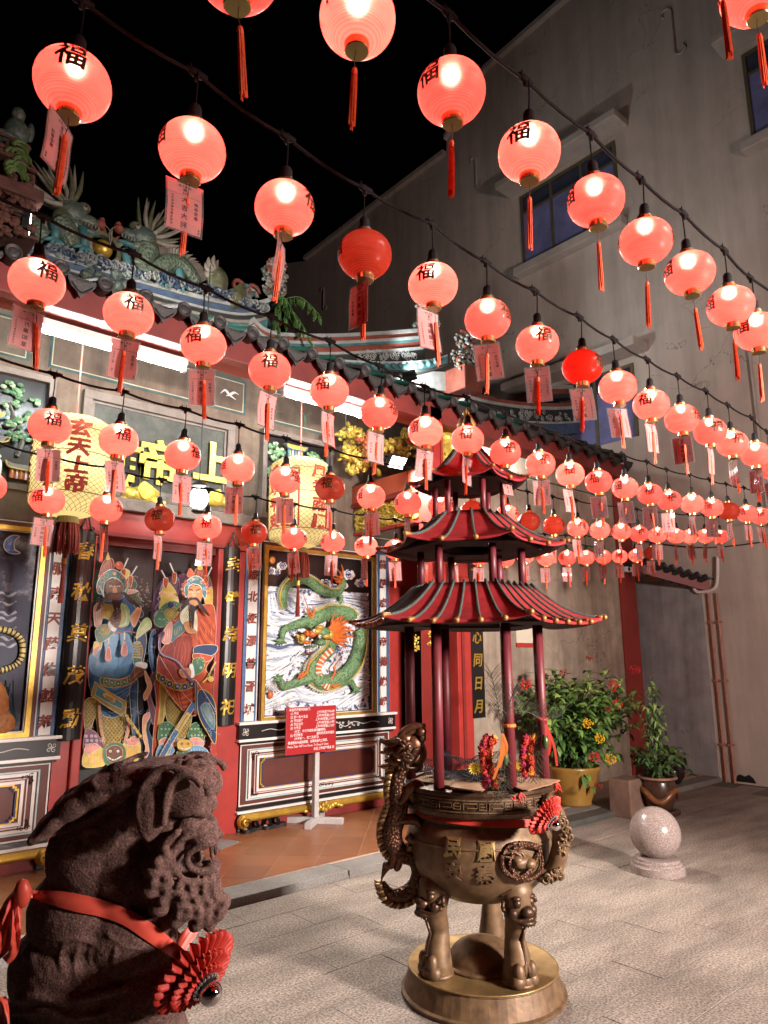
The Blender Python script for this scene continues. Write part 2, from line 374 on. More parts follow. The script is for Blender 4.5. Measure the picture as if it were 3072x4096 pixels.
# pipes on the white wall, bracket and conduit
M_pipe = mat('rusty_pink_pipe', (.42, .20, .15), .6, var=.3, scale=9)
for (xa, ya, xb, yb) in ((2836, 2371, 2905, 3150), (2868, 2371, 2940, 3160)):
    a, b = WX(xa, ya, .03), WX(xb, yb, .03)
    yy = (a.y+b.y)/2
    NB('drain_pipe', tube(BM(), [V((XW-.03, yy, .0)), V((XW-.03, yy, a.z))], .018, 8), M_pipe)
    for zz in (.45, 1.25, 2.0): NB('pipe_clip', bx(XW-.05, XW+.002, yy-.035, yy+.035, zz, zz+.025), M_pipe)
q = [WX(*s, .05) for s in ((2870, 2225), (2868, 2330), (2845, 2360), (2790, 2368), (2775, 2345), (2785, 2330))]
NB('cable_conduit', tube(BM(), spline(q, 4), .022, 8), M_white)
q = [WX(*s, .04) for s in ((2460, 2140), (2640, 2175), (2840, 2190), (3072, 2165))]
NB('thin_cable', tube(BM(), spline(q, 4), .008, 5), M_dkwood)
q = [WX(*s, .03) for s in ((2998, 1400), (3030, 1700), (3060, 2110))]
NB('wall_cable', tube(BM(), [V((XW-.03, q[1].y, q[0].z)), V((XW-.03, q[1].y, q[2].z))], .018, 6), M_hood)
# broken plaster hole at the foot of the wall
h0 = WX(2985, 3150)
NB('plaster_hole', slab(BM(), [V((XW-.001, h0.y+a, .02+b)) for a, b in ((.12, 0), (.1, .07), (.06, .09), (.0, .07), (-.05, .1), (-.1, .06), (-.13, 0))], V((.003, 0, 0))), M_iron)

# ------------------------------------------------------------------ temple
YF = 5.95
tp = thing('temple', 'red and gold Chinese temple front with curved tiled roof and painted doors', 'temple', (4, YF, 0))
def T(name, bm, m, parent=None, **k):
    o = obj(name, bm, m, parent if parent is not None else tp, **k)
    if parent is None: o.matrix_parent_inverse = tp.matrix_basis.inverted()
    return o
XL, XR = -3.0, 6.6
DX0, DX1, DZ1 = 2.03, 3.145, 2.55       # door opening
fw_ = BM()
box(fw_, XL, DX0-.12, YF, YF+.3, .0, 4.6); box(fw_, DX1+.06, 5.44, YF, YF+.3, .0, 4.6); box(fw_, DX0-.12, DX1+.06, YF, YF+.3, 2.80, 4.6)
box(fw_, 5.44, XR, YF+.004, YF+.3, 2.35, 4.6); box(fw_, 6.15, XR, YF+.002, YF+.3, 0, 2.35)
T('front_wall', fw_, M_wall)
# lower red dressing of the wall, red jambs and lintel of the main door
rd = BM()
box(rd, 1.84, DX0, YF-.03, YF-.001, .05, 2.56); box(rd, DX1, 3.445, YF-.03, YF-.001, .05, 2.56)
T('red_wall_facing', rd, M_red)
T('door_lintel', bevel(bx(1.84, 3.46, YF-.06, YF-.002, 2.565, 2.79), .012), M_red)
T('door_frame', bevel(bx(DX1-.005, DX1+.065, YF-.075, YF+.07, .05, 2.562), .01), M_red)
T('door_frame', bevel(bx(DX0-.065, DX0+.005, YF-.075, YF+.07, .05, 2.562), .01), M_red)
T('door_head', bx(DX0-.06, DX1+.06, YF-.02, YF+.12, 2.50, 2.566), M_redd)
T('lintel_moulding', bx(DX0-.1, DX1+.1, YF-.085, YF-.062, 2.57, 2.60), M_redd)
T('stone_shelf', bevel(bx(1.80, 3.50, YF-.13, YF-.002, 2.792, 2.90), .015), M_stone)
T('threshold', bx(DX0-.1, DX1+.1, YF-.05, YF+.1, .05, .16), M_redd)
T('dark_interior', bx(1.7, 6.5, YF+.45, YF+.5, 0, 4.5), M_black)
ydoor = YF+.06
leaf = [T('door_leaf', bx(DX0, (DX0+DX1)/2-.003, ydoor, ydoor+.05, .1, 2.52), M_black), T('door_leaf', bx((DX0+DX1)/2+.003, DX1, ydoor, ydoor+.05, .1, 2.52), M_black)]
# ---- painted guardians (flat paint on the door leaves)
def paint(name, c, rough=.32): return mat('paint_'+name, c, rough, var=.22, scale=14)
PAL = dict(blue=(.045, .15, .33), lblue=(.13, .33, .54), dblue=(.015, .045, .12), red=(.47, .075, .028), dred=(.24, .026, .018), olive=(.27, .23, .06), dolive=(.07, .065, .02),
           yel=(.68, .5, .10), gold=(.62, .42, .1), green=(.05, .17, .10), dgreen=(.03, .07, .045), lgreen=(.38, .52, .22), teal=(.06, .2, .22), peach=(.68, .33, .18), pink=(.66, .30, .26),
           cream=(.74, .66, .46), white=(.78, .76, .70), brown=(.13, .055, .025), skin=(.52, .24, .10), black=(.01, .008, .008), orange=(.62, .17, .03), ball=(.6, .12, .06), grey=(.4, .42, .42), plum=(.16, .07, .12), lav=(.4, .36, .5))
PK = list(PAL); PM = [paint(k, PAL[k]) for k in PK]
class Paint:
    """flat painting: every patch of paint lies a fraction of a millimetre above the last"""
    def __init__(s, f, step=.0005): s.f, s.bm, s.d, s.step = f, BM(), .001, step
    def P(s, p, d): return s.f(p[0], p[1], d)
    def poly(s, col, pts, smooth=5, line='cream', lw=3.2):
        q = spline(pts, smooth, True) if smooth else [V((*p, 0)) for p in pts]
        s.d += s.step
        fill(s.bm, [s.P(p, s.d) for p in q], PK.index(col))
        if line: s.stroke(line, q+[q[0]], lw, 0)
    def stroke(s, col, pts, lw=3, smooth=5, taper=False):
        q = spline(pts, smooth) if smooth else [V(p) if len(p) > 2 else V((*p, 0)) for p in pts]
        s.d += s.step*.6; a, b = [], []; n = len(q)
        for i in range(n):
            t = q[min(i+1, n-1)]-q[max(i-1, 0)]; t.z = 0
            if t.length < 1e-6: t = V((1, 0, 0))
            t.normalize(); nn = V((-t.y, t.x, 0)); w_ = lw/2*(1 if not taper else max(.15, sin(pi*(i+.6)/(n+.2))))
            a.append(s.bm.verts.new(s.P(q[i]+nn*w_, s.d))); b.append(s.bm.verts.new(s.P(q[i]-nn*w_, s.d)))
        mi = PK.index(col)
        for i in range(n-1):
            try: s.bm.faces.new((a[i], a[i+1], b[i+1], b[i])).material_index = mi
            except ValueError: pass
    def dot(s, col, c, r, line=None, n=10):
        s.d += s.step*.6
        fill(s.bm, [s.P((c[0]+r*cos(2*pi*k/n), c[1]+r*sin(2*pi*k/n)), s.d) for k in range(n)], PK.index(col))
        if line: s.stroke(line, [(c[0]+r*cos(2*pi*k/12), c[1]+r*sin(2*pi*k/12)) for k in range(13)], 2.4, 0)
    def scales(s, pts, sz, col='gold', line='dolive'):
        xs = [p[0] for p in pts]; ys = [p[1] for p in pts]
        def inside(x, y):
            c = False; j = len(pts)-1
            for i in range(len(pts)):
                (xi, yi), (xj, yj) = pts[i][:2], pts[j][:2]
                if (yi > y) != (yj > y) and x < (xj-xi)*(y-yi)/(yj-yi)+xi: c = not c
                j = i
            return c
        r = 0; y = min(ys)
        while y < max(ys):
            x = min(xs)+(r % 2)*sz/2
            while x < max(xs):
                if inside(x, y) and inside(x-sz*.4, y) and inside(x+sz*.4, y): s.stroke(col, [(x-sz*.45, y-sz*.2), (x-sz*.3, y+sz*.22), (x, y+sz*.38), (x+sz*.3, y+sz*.22), (x+sz*.45, y-sz*.2)], sz*.14, 0)
                x += sz
            y += sz*.62; r += 1
    def folds(s, col, A, B, n, lw=3):
        for k in range(n):
            t = (k+.5)/n; s.stroke(col, [(a[0]+(b[0]-a[0])*t, a[1]+(b[1]-a[1])*t) for a, b in zip(A, B)], lw, 4, True)
    def filigree(s, pts, n, cols, r0=7, lw=2.2):
        xs = [p[0] for p in pts]; ys = [p[1] for p in pts]
        for _ in range(n*3):
            x, y = rnd.uniform(min(xs), max(xs)), rnd.uniform(min(ys), max(ys)); c = False; j = len(pts)-1
            for i in range(len(pts)):
                (xi, yi), (xj, yj) = pts[i], pts[j]
                if (yi > y) != (yj > y) and x < (xj-xi)*(y-yi)/(yj-yi)+xi: c = not c
                j = i
            if not c: continue
            r = r0*rnd.uniform(.6, 1.3); a0 = rnd.random()*6.3; sg = rnd.choice((-1, 1)); s.stroke(rnd.choice(cols), [(x+r*(1-k/9)*cos(a0+sg*k*.8), y+r*(1-k/9)*sin(a0+sg*k*.8)) for k in range(7)], lw, 0)
            n -= 1
            if n <= 0: break
    def done(s, name, parent): return T(name, s.bm, PM, parent)
def gf(zx, zy, d):
    p = PY(zx/1.8433, 2050+zy/1.8433, ydoor); return V((p.x, ydoor-d, p.z))
# left guardian, blue robe
g = Paint(gf)
g.poly('dgreen', [(640, 480), (700, 420), (880, 440), (970, 560), (1010, 760), (1000, 1000), (1020, 1300), (1000, 1600), (1010, 1855), (575, 1855), (590, 1500), (620, 1000)], 5, None); g.filigree([(640, 480), (960, 560), (1000, 1000), (1000, 1855), (580, 1855), (620, 1000)], 200, ('teal', 'plum', 'olive', 'lblue', 'dred'), 9, 3)
g.poly('dgreen', [(855, 470), (905, 425), (960, 480), (990, 540), (975, 570), (1005, 590), (995, 620), (1025, 640), (1010, 665), (1040, 690), (1015, 705), (1035, 740), (1030, 770), (985, 770), (930, 660), (880, 580)], 3, 'lav')
g.poly('yel', [(850, 480), (885, 420), (937, 442), (912, 500), (890, 560), (858, 570)]); g.poly('pink', [(868, 590), (930, 570), (995, 580), (960, 600), (900, 605)], 4)
g.folds('gold', [(880, 430), (868, 500), (862, 560)], [(930, 450), (900, 510), (885, 560)], 3); g.folds('olive', [(900, 610), (960, 700), (990, 760)], [(950, 500), (990, 620), (1010, 740)], 4)
for a, b in (((884, 425), (922, 342)), ((940, 478), (988, 400))): g.stroke('grey', [a, b], 11, 0); g.stroke('white', [a, b], 4, 0)
g.poly('red', [(872, 430), (905, 425), (898, 475), (880, 470)], 3); g.poly('red', [(925, 475), (955, 480), (945, 550), (930, 545)], 3)
# sleeves and robe
g.poly('dblue', [(915, 780), (985, 780), (1050, 900), (1052, 990), (1030, 1100), (1005, 1140), (935, 1120), (945, 1030), (985, 940), (930, 880)], 5)
g.poly('olive', [(955, 965), (1005, 960), (1030, 1020), (1010, 1085), (952, 1085), (945, 1030)], 5, 'pink'); g.folds('gold', [(955, 985), (955, 1075)], [(1015, 985), (1010, 1075)], 4, 4)
for k in range(6): g.stroke('dolive', [(956, 975+k*19), (985, 983+k*19), (1018, 975+k*19)], 4, 4)
g.poly('green', [(950, 1070), (1012, 1075), (1010, 1110), (948, 1105)], 4)
g.poly('blue', [(690, 640), (760, 660), (840, 640), (880, 610), (950, 670), (990, 760), (960, 840), (940, 930), (955, 1090), (985, 1230), (940, 1300), (900, 1380), (860, 1440), (880, 1495), (800, 1510), (720, 1480), (690, 1390), (640, 1300), (625, 1180), (645, 1020), (715, 930), (700, 850)])
g.folds('lblue', [(880, 640), (900, 760), (915, 880)], [(940, 680), (960, 780), (930, 880)], 4, 4)
g.poly('lblue', [(735, 930), (820, 900), (905, 885), (945, 960), (952, 1060), (920, 1170), (830, 1225), (720, 1215), (650, 1180), (628, 1090), (660, 1000)], 5, None)
g.folds('blue', [(910, 900), (950, 1040), (880, 1190)], [(890, 900), (900, 1060), (780, 1200)], 4, 5); g.stroke('blue', [(840, 960), (850, 1080), (820, 1200)], 4)
g.stroke('lav', [(680, 960), (690, 1050), (680, 1150)], 7); g.stroke('lav', [(740, 950), (745, 1050), (735, 1190)], 4)
for k in range(7): g.stroke('lblue' if k % 2 else 'dblue', [(700+k*6, 1300+k*20), (800, 1320+k*24), (900-k*4, 1290+k*14), (975-k*8, 1240+k*20)], 5)
g.poly('dblue', [(930, 1290), (985, 1235), (985, 1400), (995, 1600), (990, 1750), (955, 1790), (945, 1600), (935, 1450)]); g.folds('lblue', [(945, 1300), (950, 1500), (960, 1760)], [(985, 1260), (985, 1500), (988, 1740)], 4, 4)
# scale skirt
sk = [(600, 1390), (690, 1370), (720, 1480), (800, 1512), (880, 1490), (890, 1580), (860, 1680), (820, 1735), (770, 1740), (715, 1710), (690, 1600), (675, 1500), (640, 1600), (598, 1610)]
g.poly('olive', sk, 4); g.scales(sk, 27)
g.poly('plum', [(600, 1590), (650, 1600), (690, 1640), (720, 1720), (640, 1750), (580, 1770), (580, 1660)], 4, 'pink')
for k in range(9): g.dot('lav', (600+(k % 3)*34+rnd.uniform(-6, 6), 1640+(k//3)*32), 11, 'pink')
g.folds('peach', [(680, 1390), (690, 1560), (720, 1710)], [(700, 1390), (710, 1560), (740, 1720)], 3, 9); g.folds('peach', [(880, 1490), (890, 1590), (850, 1720)], [(905, 1480), (915, 1590), (875, 1720)], 3, 9)
for k in range(7): g.dot('black', (688+k*5, 1420+k*44), 6, 'white'); g.dot('black', (902-k*6, 1510+k*34), 6, 'white')
g.poly('yel', [(575, 1760), (640, 1700), (720, 1740), (730, 1830), (700, 1860), (572, 1860)], 5, 'cream'); g.poly('yel', [(860, 1700), (930, 1650), (985, 1690), (975, 1800), (900, 1850), (850, 1800)], 5)
g.folds('peach', [(590, 1770), (600, 1850)], [(710, 1740), (700, 1850)], 5, 5); g.folds('peach', [(870, 1710), (880, 1830)], [(975, 1690), (960, 1810)], 5, 5)
g.poly('pink', [(575, 1740), (600, 1700), (650, 1690), (690, 1720), (650, 1750), (600, 1770)], 5); g.poly('pink', [(880, 1690), (930, 1640), (975, 1660), (960, 1700), (915, 1710)], 5)
# beast mask at the belt hem
g.poly('green', [(712, 1735), (750, 1695), (800, 1682), (855, 1700), (880, 1750), (868, 1810), (795, 1858), (722, 1830)], 5, 'gold'); g.poly('brown', [(735, 1745), (765, 1715), (800, 1705), (840, 1720), (856, 1755), (840, 1812), (790, 1835), (748, 1812)], 5, 'peach')
for x in (765, 820): g.dot('white', (x, 1748), 11, 'black'); g.dot('black', (x, 1748), 4)
g.stroke('white', [(745, 1790), (790, 1812), (845, 1785)], 9); g.stroke('dred', [(742, 1800), (790, 1826), (850, 1795)], 5); g.dot('dred', (793, 1770), 11)
g.folds('green', [(720, 1790), (730, 1840)], [(860, 1800), (850, 1840)], 7, 6)
# belt, tassels
g.poly('green', [(700, 1212), (820, 1230), (930, 1195), (940, 1245), (820, 1288), (705, 1270)], 4, 'gold', 6)
for x, y in ((735, 1243), (775, 1252), (820, 1258), (865, 1247), (905, 1228)): g.poly('teal', [(x-16, y-20), (x+16, y-22), (x+16, y+18), (x-16, y+22)], 3, 'gold', 4); g.dot('lgreen', (x, y), 8)
for x, y in ((750, 935), (865, 900)):
    g.stroke('cream', [(x, y-20), (x, y+40)], 9, 0); g.dot('teal', (x, y+50), 10, 'gold'); g.poly('pink', [(x-10, y+60), (x+8, y+60), (x+22, y+140), (x-4, y+165), (x-30, y+140)], 3, None); g.folds('dred', [(x-8, y+65), (x-22, y+150)], [(x+6, y+65), (x+16, y+150)], 4, 3)
g.stroke('red', [(720, 915), (800, 895), (900, 880), (945, 895)], 6)
# collar, chest armour
g.poly('yel', [(660, 720), (700, 680), (770, 690), (850, 680), (868, 770), (850, 835), (790, 830), (735, 790), (690, 780)], 5)
g.poly('lgreen', [(820, 690), (875, 690), (900, 760), (890, 830), (840, 850), (800, 838), (850, 800), (850, 740)], 5); g.stroke('white', [(860, 695), (880, 760), (868, 825), (815, 842)], 5)
g.folds('gold', [(690, 700), (700, 770)], [(840, 690), (840, 800)], 7, 5)
g.poly('peach', [(905, 780), (965, 700), (985, 710), (975, 760), (935, 850)], 5); g.folds('red', [(925, 770), (970, 715)], [(935, 830), (978, 740)], 3, 4)
g.poly('lgreen', [(945, 930), (965, 850), (1015, 785), (1050, 800), (1056, 850), (1010, 890), (970, 920)], 5); g.folds('cream', [(970, 870), (1040, 800)], [(980, 910), (1050, 850)], 3, 5)
g.poly('pink', [(640, 700), (690, 680), (700, 760), (690, 830), (650, 850), (640, 800)], 5); g.folds('cream', [(650, 710), (655, 830)], [(690, 700), (690, 820)], 4, 5)
g.poly('yel', [(640, 960), (690, 960), (690, 1000), (640, 1040)], 4); g.poly('pink', [(635, 1010), (680, 980), (668, 1020), (640, 1060)], 4)
g.poly('green', [(650, 870), (720, 830), (790, 870), (770, 905), (700, 960), (660, 950)], 5); g.poly('olive', [(690, 860), (740, 840), (760, 875), (720, 905), (690, 900)], 4, 'gold'); g.scales([(690, 860), (740, 840), (760, 875), (720, 905), (690, 900)], 18)
g.poly('white', [(735, 835), (755, 805), (800, 860), (785, 885), (755, 870)], 4, 'lblue')
g.poly('brown', [(750, 800), (770, 750), (800, 718), (830, 735), (832, 800), (812, 850), (780, 850)], 5, 'skin', 2.5)
for k in range(4): g.stroke('skin', [(775+k*3, 760+k*22), (805, 752+k*22), (828, 765+k*20)], 3)
g.poly('white', [(938, 1108), (975, 1100), (1022, 1115), (1012, 1150), (965, 1140), (935, 1130)], 4, 'lblue')
g.poly('brown', [(935, 1140), (1002, 1155), (995, 1190), (950, 1215), (915, 1240), (895, 1225), (905, 1185)], 5, 'skin', 2.5)
for k in range(4): g.stroke('skin', [(905+k*10, 1230-k*6), (925+k*10, 1200-k*8), (950+k*8, 1180-k*4)], 2.6)
# tablet and baton
g.poly('olive', [(612, 1340), (640, 1245), (760, 1330), (870, 1390), (862, 1470), (820, 1480), (720, 1420)], 0, 'gold', 7); g.poly('teal', [(640, 1340), (658, 1275), (760, 1345), (840, 1400), (835, 1445), (740, 1400)], 0, 'cream', 3)
g.poly('gold', [(700, 1330), (740, 1330), (790, 1370), (775, 1395), (730, 1370), (705, 1350)], 4, None); g.folds('black', [(705, 1335), (725, 1365)], [(780, 1360), (770, 1390)], 6, 4)
g.stroke('gold', [(860, 1480), (905, 1540), (970, 1640)], 17); g.stroke('olive', [(865, 1490), (905, 1545), (965, 1635)], 7)
for k in range(5): g.dot('gold', (880+k*22, 1512+k*31), 12, 'olive')
# ribbons
g.poly('peach', [(1000, 1165), (1035, 1220), (1052, 1280), (1030, 1340), (1000, 1380), (990, 1340), (1018, 1280), (1005, 1230)], 5); g.folds('pink', [(1005, 1180), (1040, 1280), (1000, 1360)], [(1020, 1190), (1046, 1280), (1010, 1350)], 2, 4)
g.poly('pink', [(985, 1500), (1030, 1465), (1035, 1500), (1005, 1570), (1020, 1680), (1030, 1750), (1000, 1800), (985, 1780), (1005, 1720), (985, 1640)], 5); g.folds('yel', [(1010, 1500), (995, 1600), (1005, 1760)], [(1028, 1490), (1008, 1600), (1022, 1740)], 2, 5)
# head
g.poly('dred', [(668, 500), (680, 430), (715, 365), (765, 360), (778, 420), (745, 455), (700, 490)], 4, 'peach'); g.folds('peach', [(680, 480), (690, 420), (735, 365)], [(765, 440), (765, 400), (750, 365)], 6, 3)
g.poly('gold', [(715, 365), (725, 330), (731, 305), (742, 335), (750, 362), (735, 372)], 4, 'brown')
g.poly('teal', [(655, 600), (655, 530), (695, 470), (760, 435), (830, 465), (872, 520), (875, 600), (845, 615), (830, 530), (770, 495), (712, 530), (695, 610)], 5, 'white', 5)
for x, y in ((690, 515), (720, 480), (780, 460), (830, 490), (856, 545), (672, 570)): g.dot('green', (x, y), 15, 'gold')
g.dot('pink', (778, 468), 10, 'white'); g.dot('lgreen', (782, 500), 9, 'white')
for x, y in ((668, 485), (692, 475), (655, 580), (838, 490), (860, 515), (862, 545), (868, 575)): g.dot('ball', (x, y), 9, 'peach')
g.dot('ball', (811, 408), 28, 'peach', 16); g.dot('peach', (803, 398), 9)
for k in range(7): g.stroke('lblue' if k % 2 else 'white', [(665+k*3, 560+k*9), (690, 590+k*5), (700, 620+k*3)], 4); g.stroke('lgreen' if k % 2 else 'white', [(872-k*3, 560+k*9), (850, 590+k*5), (842, 620+k*3)], 4)
g.poly('brown', [(708, 545), (740, 512), (795, 512), (828, 540), (836, 590), (820, 640), (785, 668), (750, 660), (718, 620)], 5, None)
g.poly('skin', [(765, 560), (783, 555), (795, 600), (780, 615), (762, 605)], 4, None)
for x in (748, 803): g.stroke('black', [(x-24, 545), (x, 535 if x < 780 else 545), (x+24, 555 if x < 780 else 530)], 9, 5, True); g.stroke('cream', [(x-14, 562), (x, 557), (x+14, 562)], 7, 5, True); g.dot('black', (x, 560), 4)
g.stroke('dred', [(755, 632), (783, 624), (805, 632)], 8)
g.poly('black', [(735, 600), (770, 606), (800, 604), (850, 600), (890, 640), (960, 705), (935, 705), (870, 660), (830, 615), (790, 618), (745, 618), (715, 650), (690, 700), (640, 740), (655, 690), (700, 640)], 4, None)
g.poly('black', [(755, 655), (800, 660), (835, 650), (815, 700), (822, 740), (800, 800), (785, 760), (765, 710)], 4, None)
g.folds('brown', [(700, 650), (655, 720)], [(725, 640), (680, 700)], 3, 3); g.folds('brown', [(845, 620), (930, 690)], [(860, 640), (940, 700)], 3, 3)
g.filigree([(640, 870), (780, 830), (790, 900), (690, 960)], 16, ('gold', 'cream', 'pink')); g.filigree([(930, 960), (1040, 960), (1040, 1110), (940, 1110)], 20, ('gold', 'cream', 'lblue', 'pink'))
g.filigree([(600, 1400), (900, 1480), (900, 1720), (590, 1720)], 60, ('gold', 'yel', 'dolive', 'cream'), 6); g.filigree([(575, 1640), (700, 1640), (700, 1850), (575, 1850)], 30, ('cream', 'pink', 'peach', 'dolive')); g.filigree([(850, 1650), (980, 1650), (980, 1850), (850, 1850)], 30, ('cream', 'orange', 'lgreen', 'gold'))
g.filigree([(660, 470), (870, 460), (870, 600), (660, 600)], 0, ('white',)); g.filigree([(860, 440), (1000, 540), (1030, 760), (930, 660)], 34, ('gold', 'lgreen', 'lav', 'cream')); g.filigree([(640, 690), (870, 690), (870, 850), (640, 850)], 22, ('cream', 'olive', 'gold'), 6)
for k in range(16): x = 640+rnd.random()*300; y = 900+rnd.random()*300; g.stroke(rnd.choice(('blue', 'lblue', 'lav')), [(x, y), (x+rnd.uniform(-10, 10), y+40), (x+rnd.uniform(-25, 25), y+85)], 2.2, 4, True)
for k in range(22): x = 700+rnd.random()*270; y = 1290+rnd.random()*180; g.stroke(rnd.choice(('dblue', 'lblue', 'lav')), [(x-30, y-10), (x, y+8), (x+30, y-14)], 2.4, 4, True)
g.done('guardian_painting', leaf[0])
# right guardian, red robe
g = Paint(gf)
g.poly('plum', [(1150, 560), (1250, 470), (1480, 450), (1538, 540), (1538, 1855), (1085, 1855), (1110, 1500), (1100, 1000), (1110, 760)], 5, None); g.filigree([(1150, 560), (1480, 460), (1535, 560), (1535, 1855), (1095, 1855), (1110, 900)], 200, ('teal', 'green', 'olive', 'lav', 'red'), 9, 3)
g.poly('plum', [(1250, 480), (1290, 490), (1300, 560), (1270, 640), (1240, 600), (1238, 520)], 4, 'lav'); g.poly('yel', [(1185, 500), (1225, 520), (1280, 600), (1290, 680), (1230, 700), (1150, 710), (1165, 640), (1150, 600), (1175, 570)], 3)
g.stroke('lav', [(1190, 500), (1160, 570), (1175, 590), (1140, 640), (1155, 660), (1120, 710), (1135, 730), (1110, 770)], 9, 0); g.folds('gold', [(1190, 520), (1170, 690)], [(1240, 560), (1280, 680)], 6, 5); g.stroke('pink', [(1150, 610), (1210, 600), (1290, 640)], 12)
g.poly('plum', [(1470, 500), (1510, 470), (1537, 540), (1530, 600), (1480, 590)], 4, 'lgreen'); g.poly('yel', [(1480, 620), (1538, 550), (1540, 700), (1500, 690)], 4); g.poly('red', [(1465, 490), (1510, 480), (1490, 600), (1460, 600)], 4)
for a, b in (((1202, 500), (1166, 430)), ((1262, 460), (1228, 378)), ((1502, 480), (1535, 410))): g.stroke('grey', [a, b], 11, 0); g.stroke('white', [a, b], 4, 0)
g.poly('red', [(1180, 490), (1215, 495), (1205, 560), (1185, 550)], 3); g.poly('red', [(1245, 455), (1275, 455), (1270, 520), (1252, 525)], 3)
# back ribbons, skirts
g.poly('dblue', [(1085, 900), (1120, 870), (1110, 1010), (1130, 1120), (1110, 1180), (1085, 1130), (1070, 1010)], 5, 'lblue'); g.folds('lblue', [(1090, 910), (1080, 1010), (1100, 1160)], [(1110, 890), (1100, 1010), (1118, 1160)], 3, 4)
g.poly('plum', [(1100, 1180), (1120, 1230), (1080, 1330), (1120, 1470), (1100, 1560), (1070, 1430), (1060, 1310)], 5, 'pink')
g.poly('dblue', [(1060, 1450), (1085, 1520), (1070, 1600), (1105, 1700), (1090, 1800), (1060, 1820), (1070, 1700), (1045, 1580)], 5, 'lblue')
g.poly('red', [(1115, 1240), (1180, 1250), (1190, 1400), (1160, 1560), (1140, 1790), (1095, 1780), (1110, 1550), (1125, 1400)], 5); g.folds('orange', [(1125, 1260), (1140, 1450), (1110, 1770)], [(1170, 1260), (1170, 1450), (1135, 1770)], 4, 5)
g.poly('yel', [(1150, 1260), (1195, 1290), (1200, 1420), (1165, 1560), (1135, 1560), (1150, 1420)], 5); g.folds('olive', [(1160, 1280), (1150, 1540)], [(1190, 1300), (1170, 1540)], 3, 5)
sk = [(1190, 1380), (1250, 1330), (1330, 1470), (1380, 1490), (1370, 1580), (1340, 1650), (1280, 1660), (1240, 1560), (1200, 1520)]
g.poly('olive', sk, 4); g.scales(sk, 25)
g.poly('green', [(1140, 1560), (1200, 1540), (1250, 1580), (1270, 1660), (1200, 1690), (1130, 1680)], 4, 'lgreen'); g.poly('green', [(1370, 1560), (1440, 1540), (1470, 1600), (1450, 1700), (1360, 1690), (1345, 1640)], 4, 'lgreen')
for k in range(16): g.dot('lgreen', (1150+(k % 4)*30+rnd.uniform(-5, 5) if k < 8 else 1370+(k % 4)*25, 1590+((k//4) % 2)*45), 9, 'green')
g.poly('pink', [(1130, 1680), (1180, 1650), (1250, 1680), (1240, 1720), (1150, 1720)], 5); g.poly('lblue', [(1130, 1710), (1200, 1700), (1245, 1740), (1200, 1790), (1110, 1800)], 5); g.poly('pink', [(1340, 1670), (1410, 1650), (1460, 1690), (1430, 1730), (1350, 1710)], 5); g.poly('lblue', [(1345, 1720), (1430, 1710), (1490, 1760), (1430, 1800), (1350, 1780)], 5)
g.folds('white', [(1130, 1720), (1150, 1790)], [(1230, 1720), (1210, 1780)], 5, 4); g.folds('white', [(1350, 1725), (1370, 1780)], [(1460, 1740), (1440, 1790)], 5, 4)
g.poly('yel', [(1090, 1800), (1180, 1770), (1250, 1800), (1240, 1860), (1085, 1860)], 4); g.poly('yel', [(1345, 1790), (1440, 1780), (1530, 1760), (1530, 1860), (1345, 1860)], 4); g.folds('orange', [(1100, 1800), (1110, 1850)], [(1240, 1800), (1230, 1850)], 6, 5); g.folds('orange', [(1360, 1800), (1370, 1850)], [(1520, 1790), (1510, 1850)], 6, 5)
g.poly('green', [(1255, 1760), (1300, 1740), (1345, 1760), (1345, 1850), (1255, 1850)], 4, 'olive')
# robe
g.poly('red', [(1205, 760), (1260, 720), (1300, 690), (1360, 770), (1440, 690), (1530, 700), (1538, 900), (1530, 1050), (1470, 1150), (1525, 1250), (1500, 1390), (1400, 1490), (1320, 1470), (1220, 1360), (1150, 1260), (1112, 1180), (1120, 1060), (1180, 950), (1190, 850)])
for k in range(8): g.stroke('dred' if k % 2 else 'orange', [(1440-k*4, 730+k*30), (1500-k*8, 800+k*32), (1530, 850+k*35)], 6); g.stroke('dred' if k % 2 else 'orange', [(1165+k*16, 1280+k*8), (1260+k*8, 1370+k*14), (1400+k*6, 1310+k*22)], 6)
g.poly('dred', [(1245, 925), (1300, 915), (1362, 922), (1372, 1050), (1345, 1170), (1290, 1235), (1200, 1220), (1125, 1130), (1150, 1020), (1200, 960)], 5, 'red', 3)
g.folds('red', [(1260, 930), (1220, 1060), (1260, 1220)], [(1350, 930), (1350, 1080), (1290, 1220)], 5, 5); g.stroke('red', [(1200, 970), (1160, 1060), (1190, 1200)], 5)
g.poly('dolive', [(1118, 1180), (1200, 1240), (1290, 1262), (1380, 1230), (1390, 1270), (1290, 1310), (1200, 1290), (1110, 1230)], 4, 'gold', 6)
for x, y in ((1150, 1225), (1200, 1262), (1255, 1280), (1310, 1282), (1360, 1262)): g.poly('dblue', [(x-18, y-20), (x+18, y-20), (x+18, y+18), (x-18, y+20)], 3, 'gold', 4); g.dot('lav', (x, y), 8)
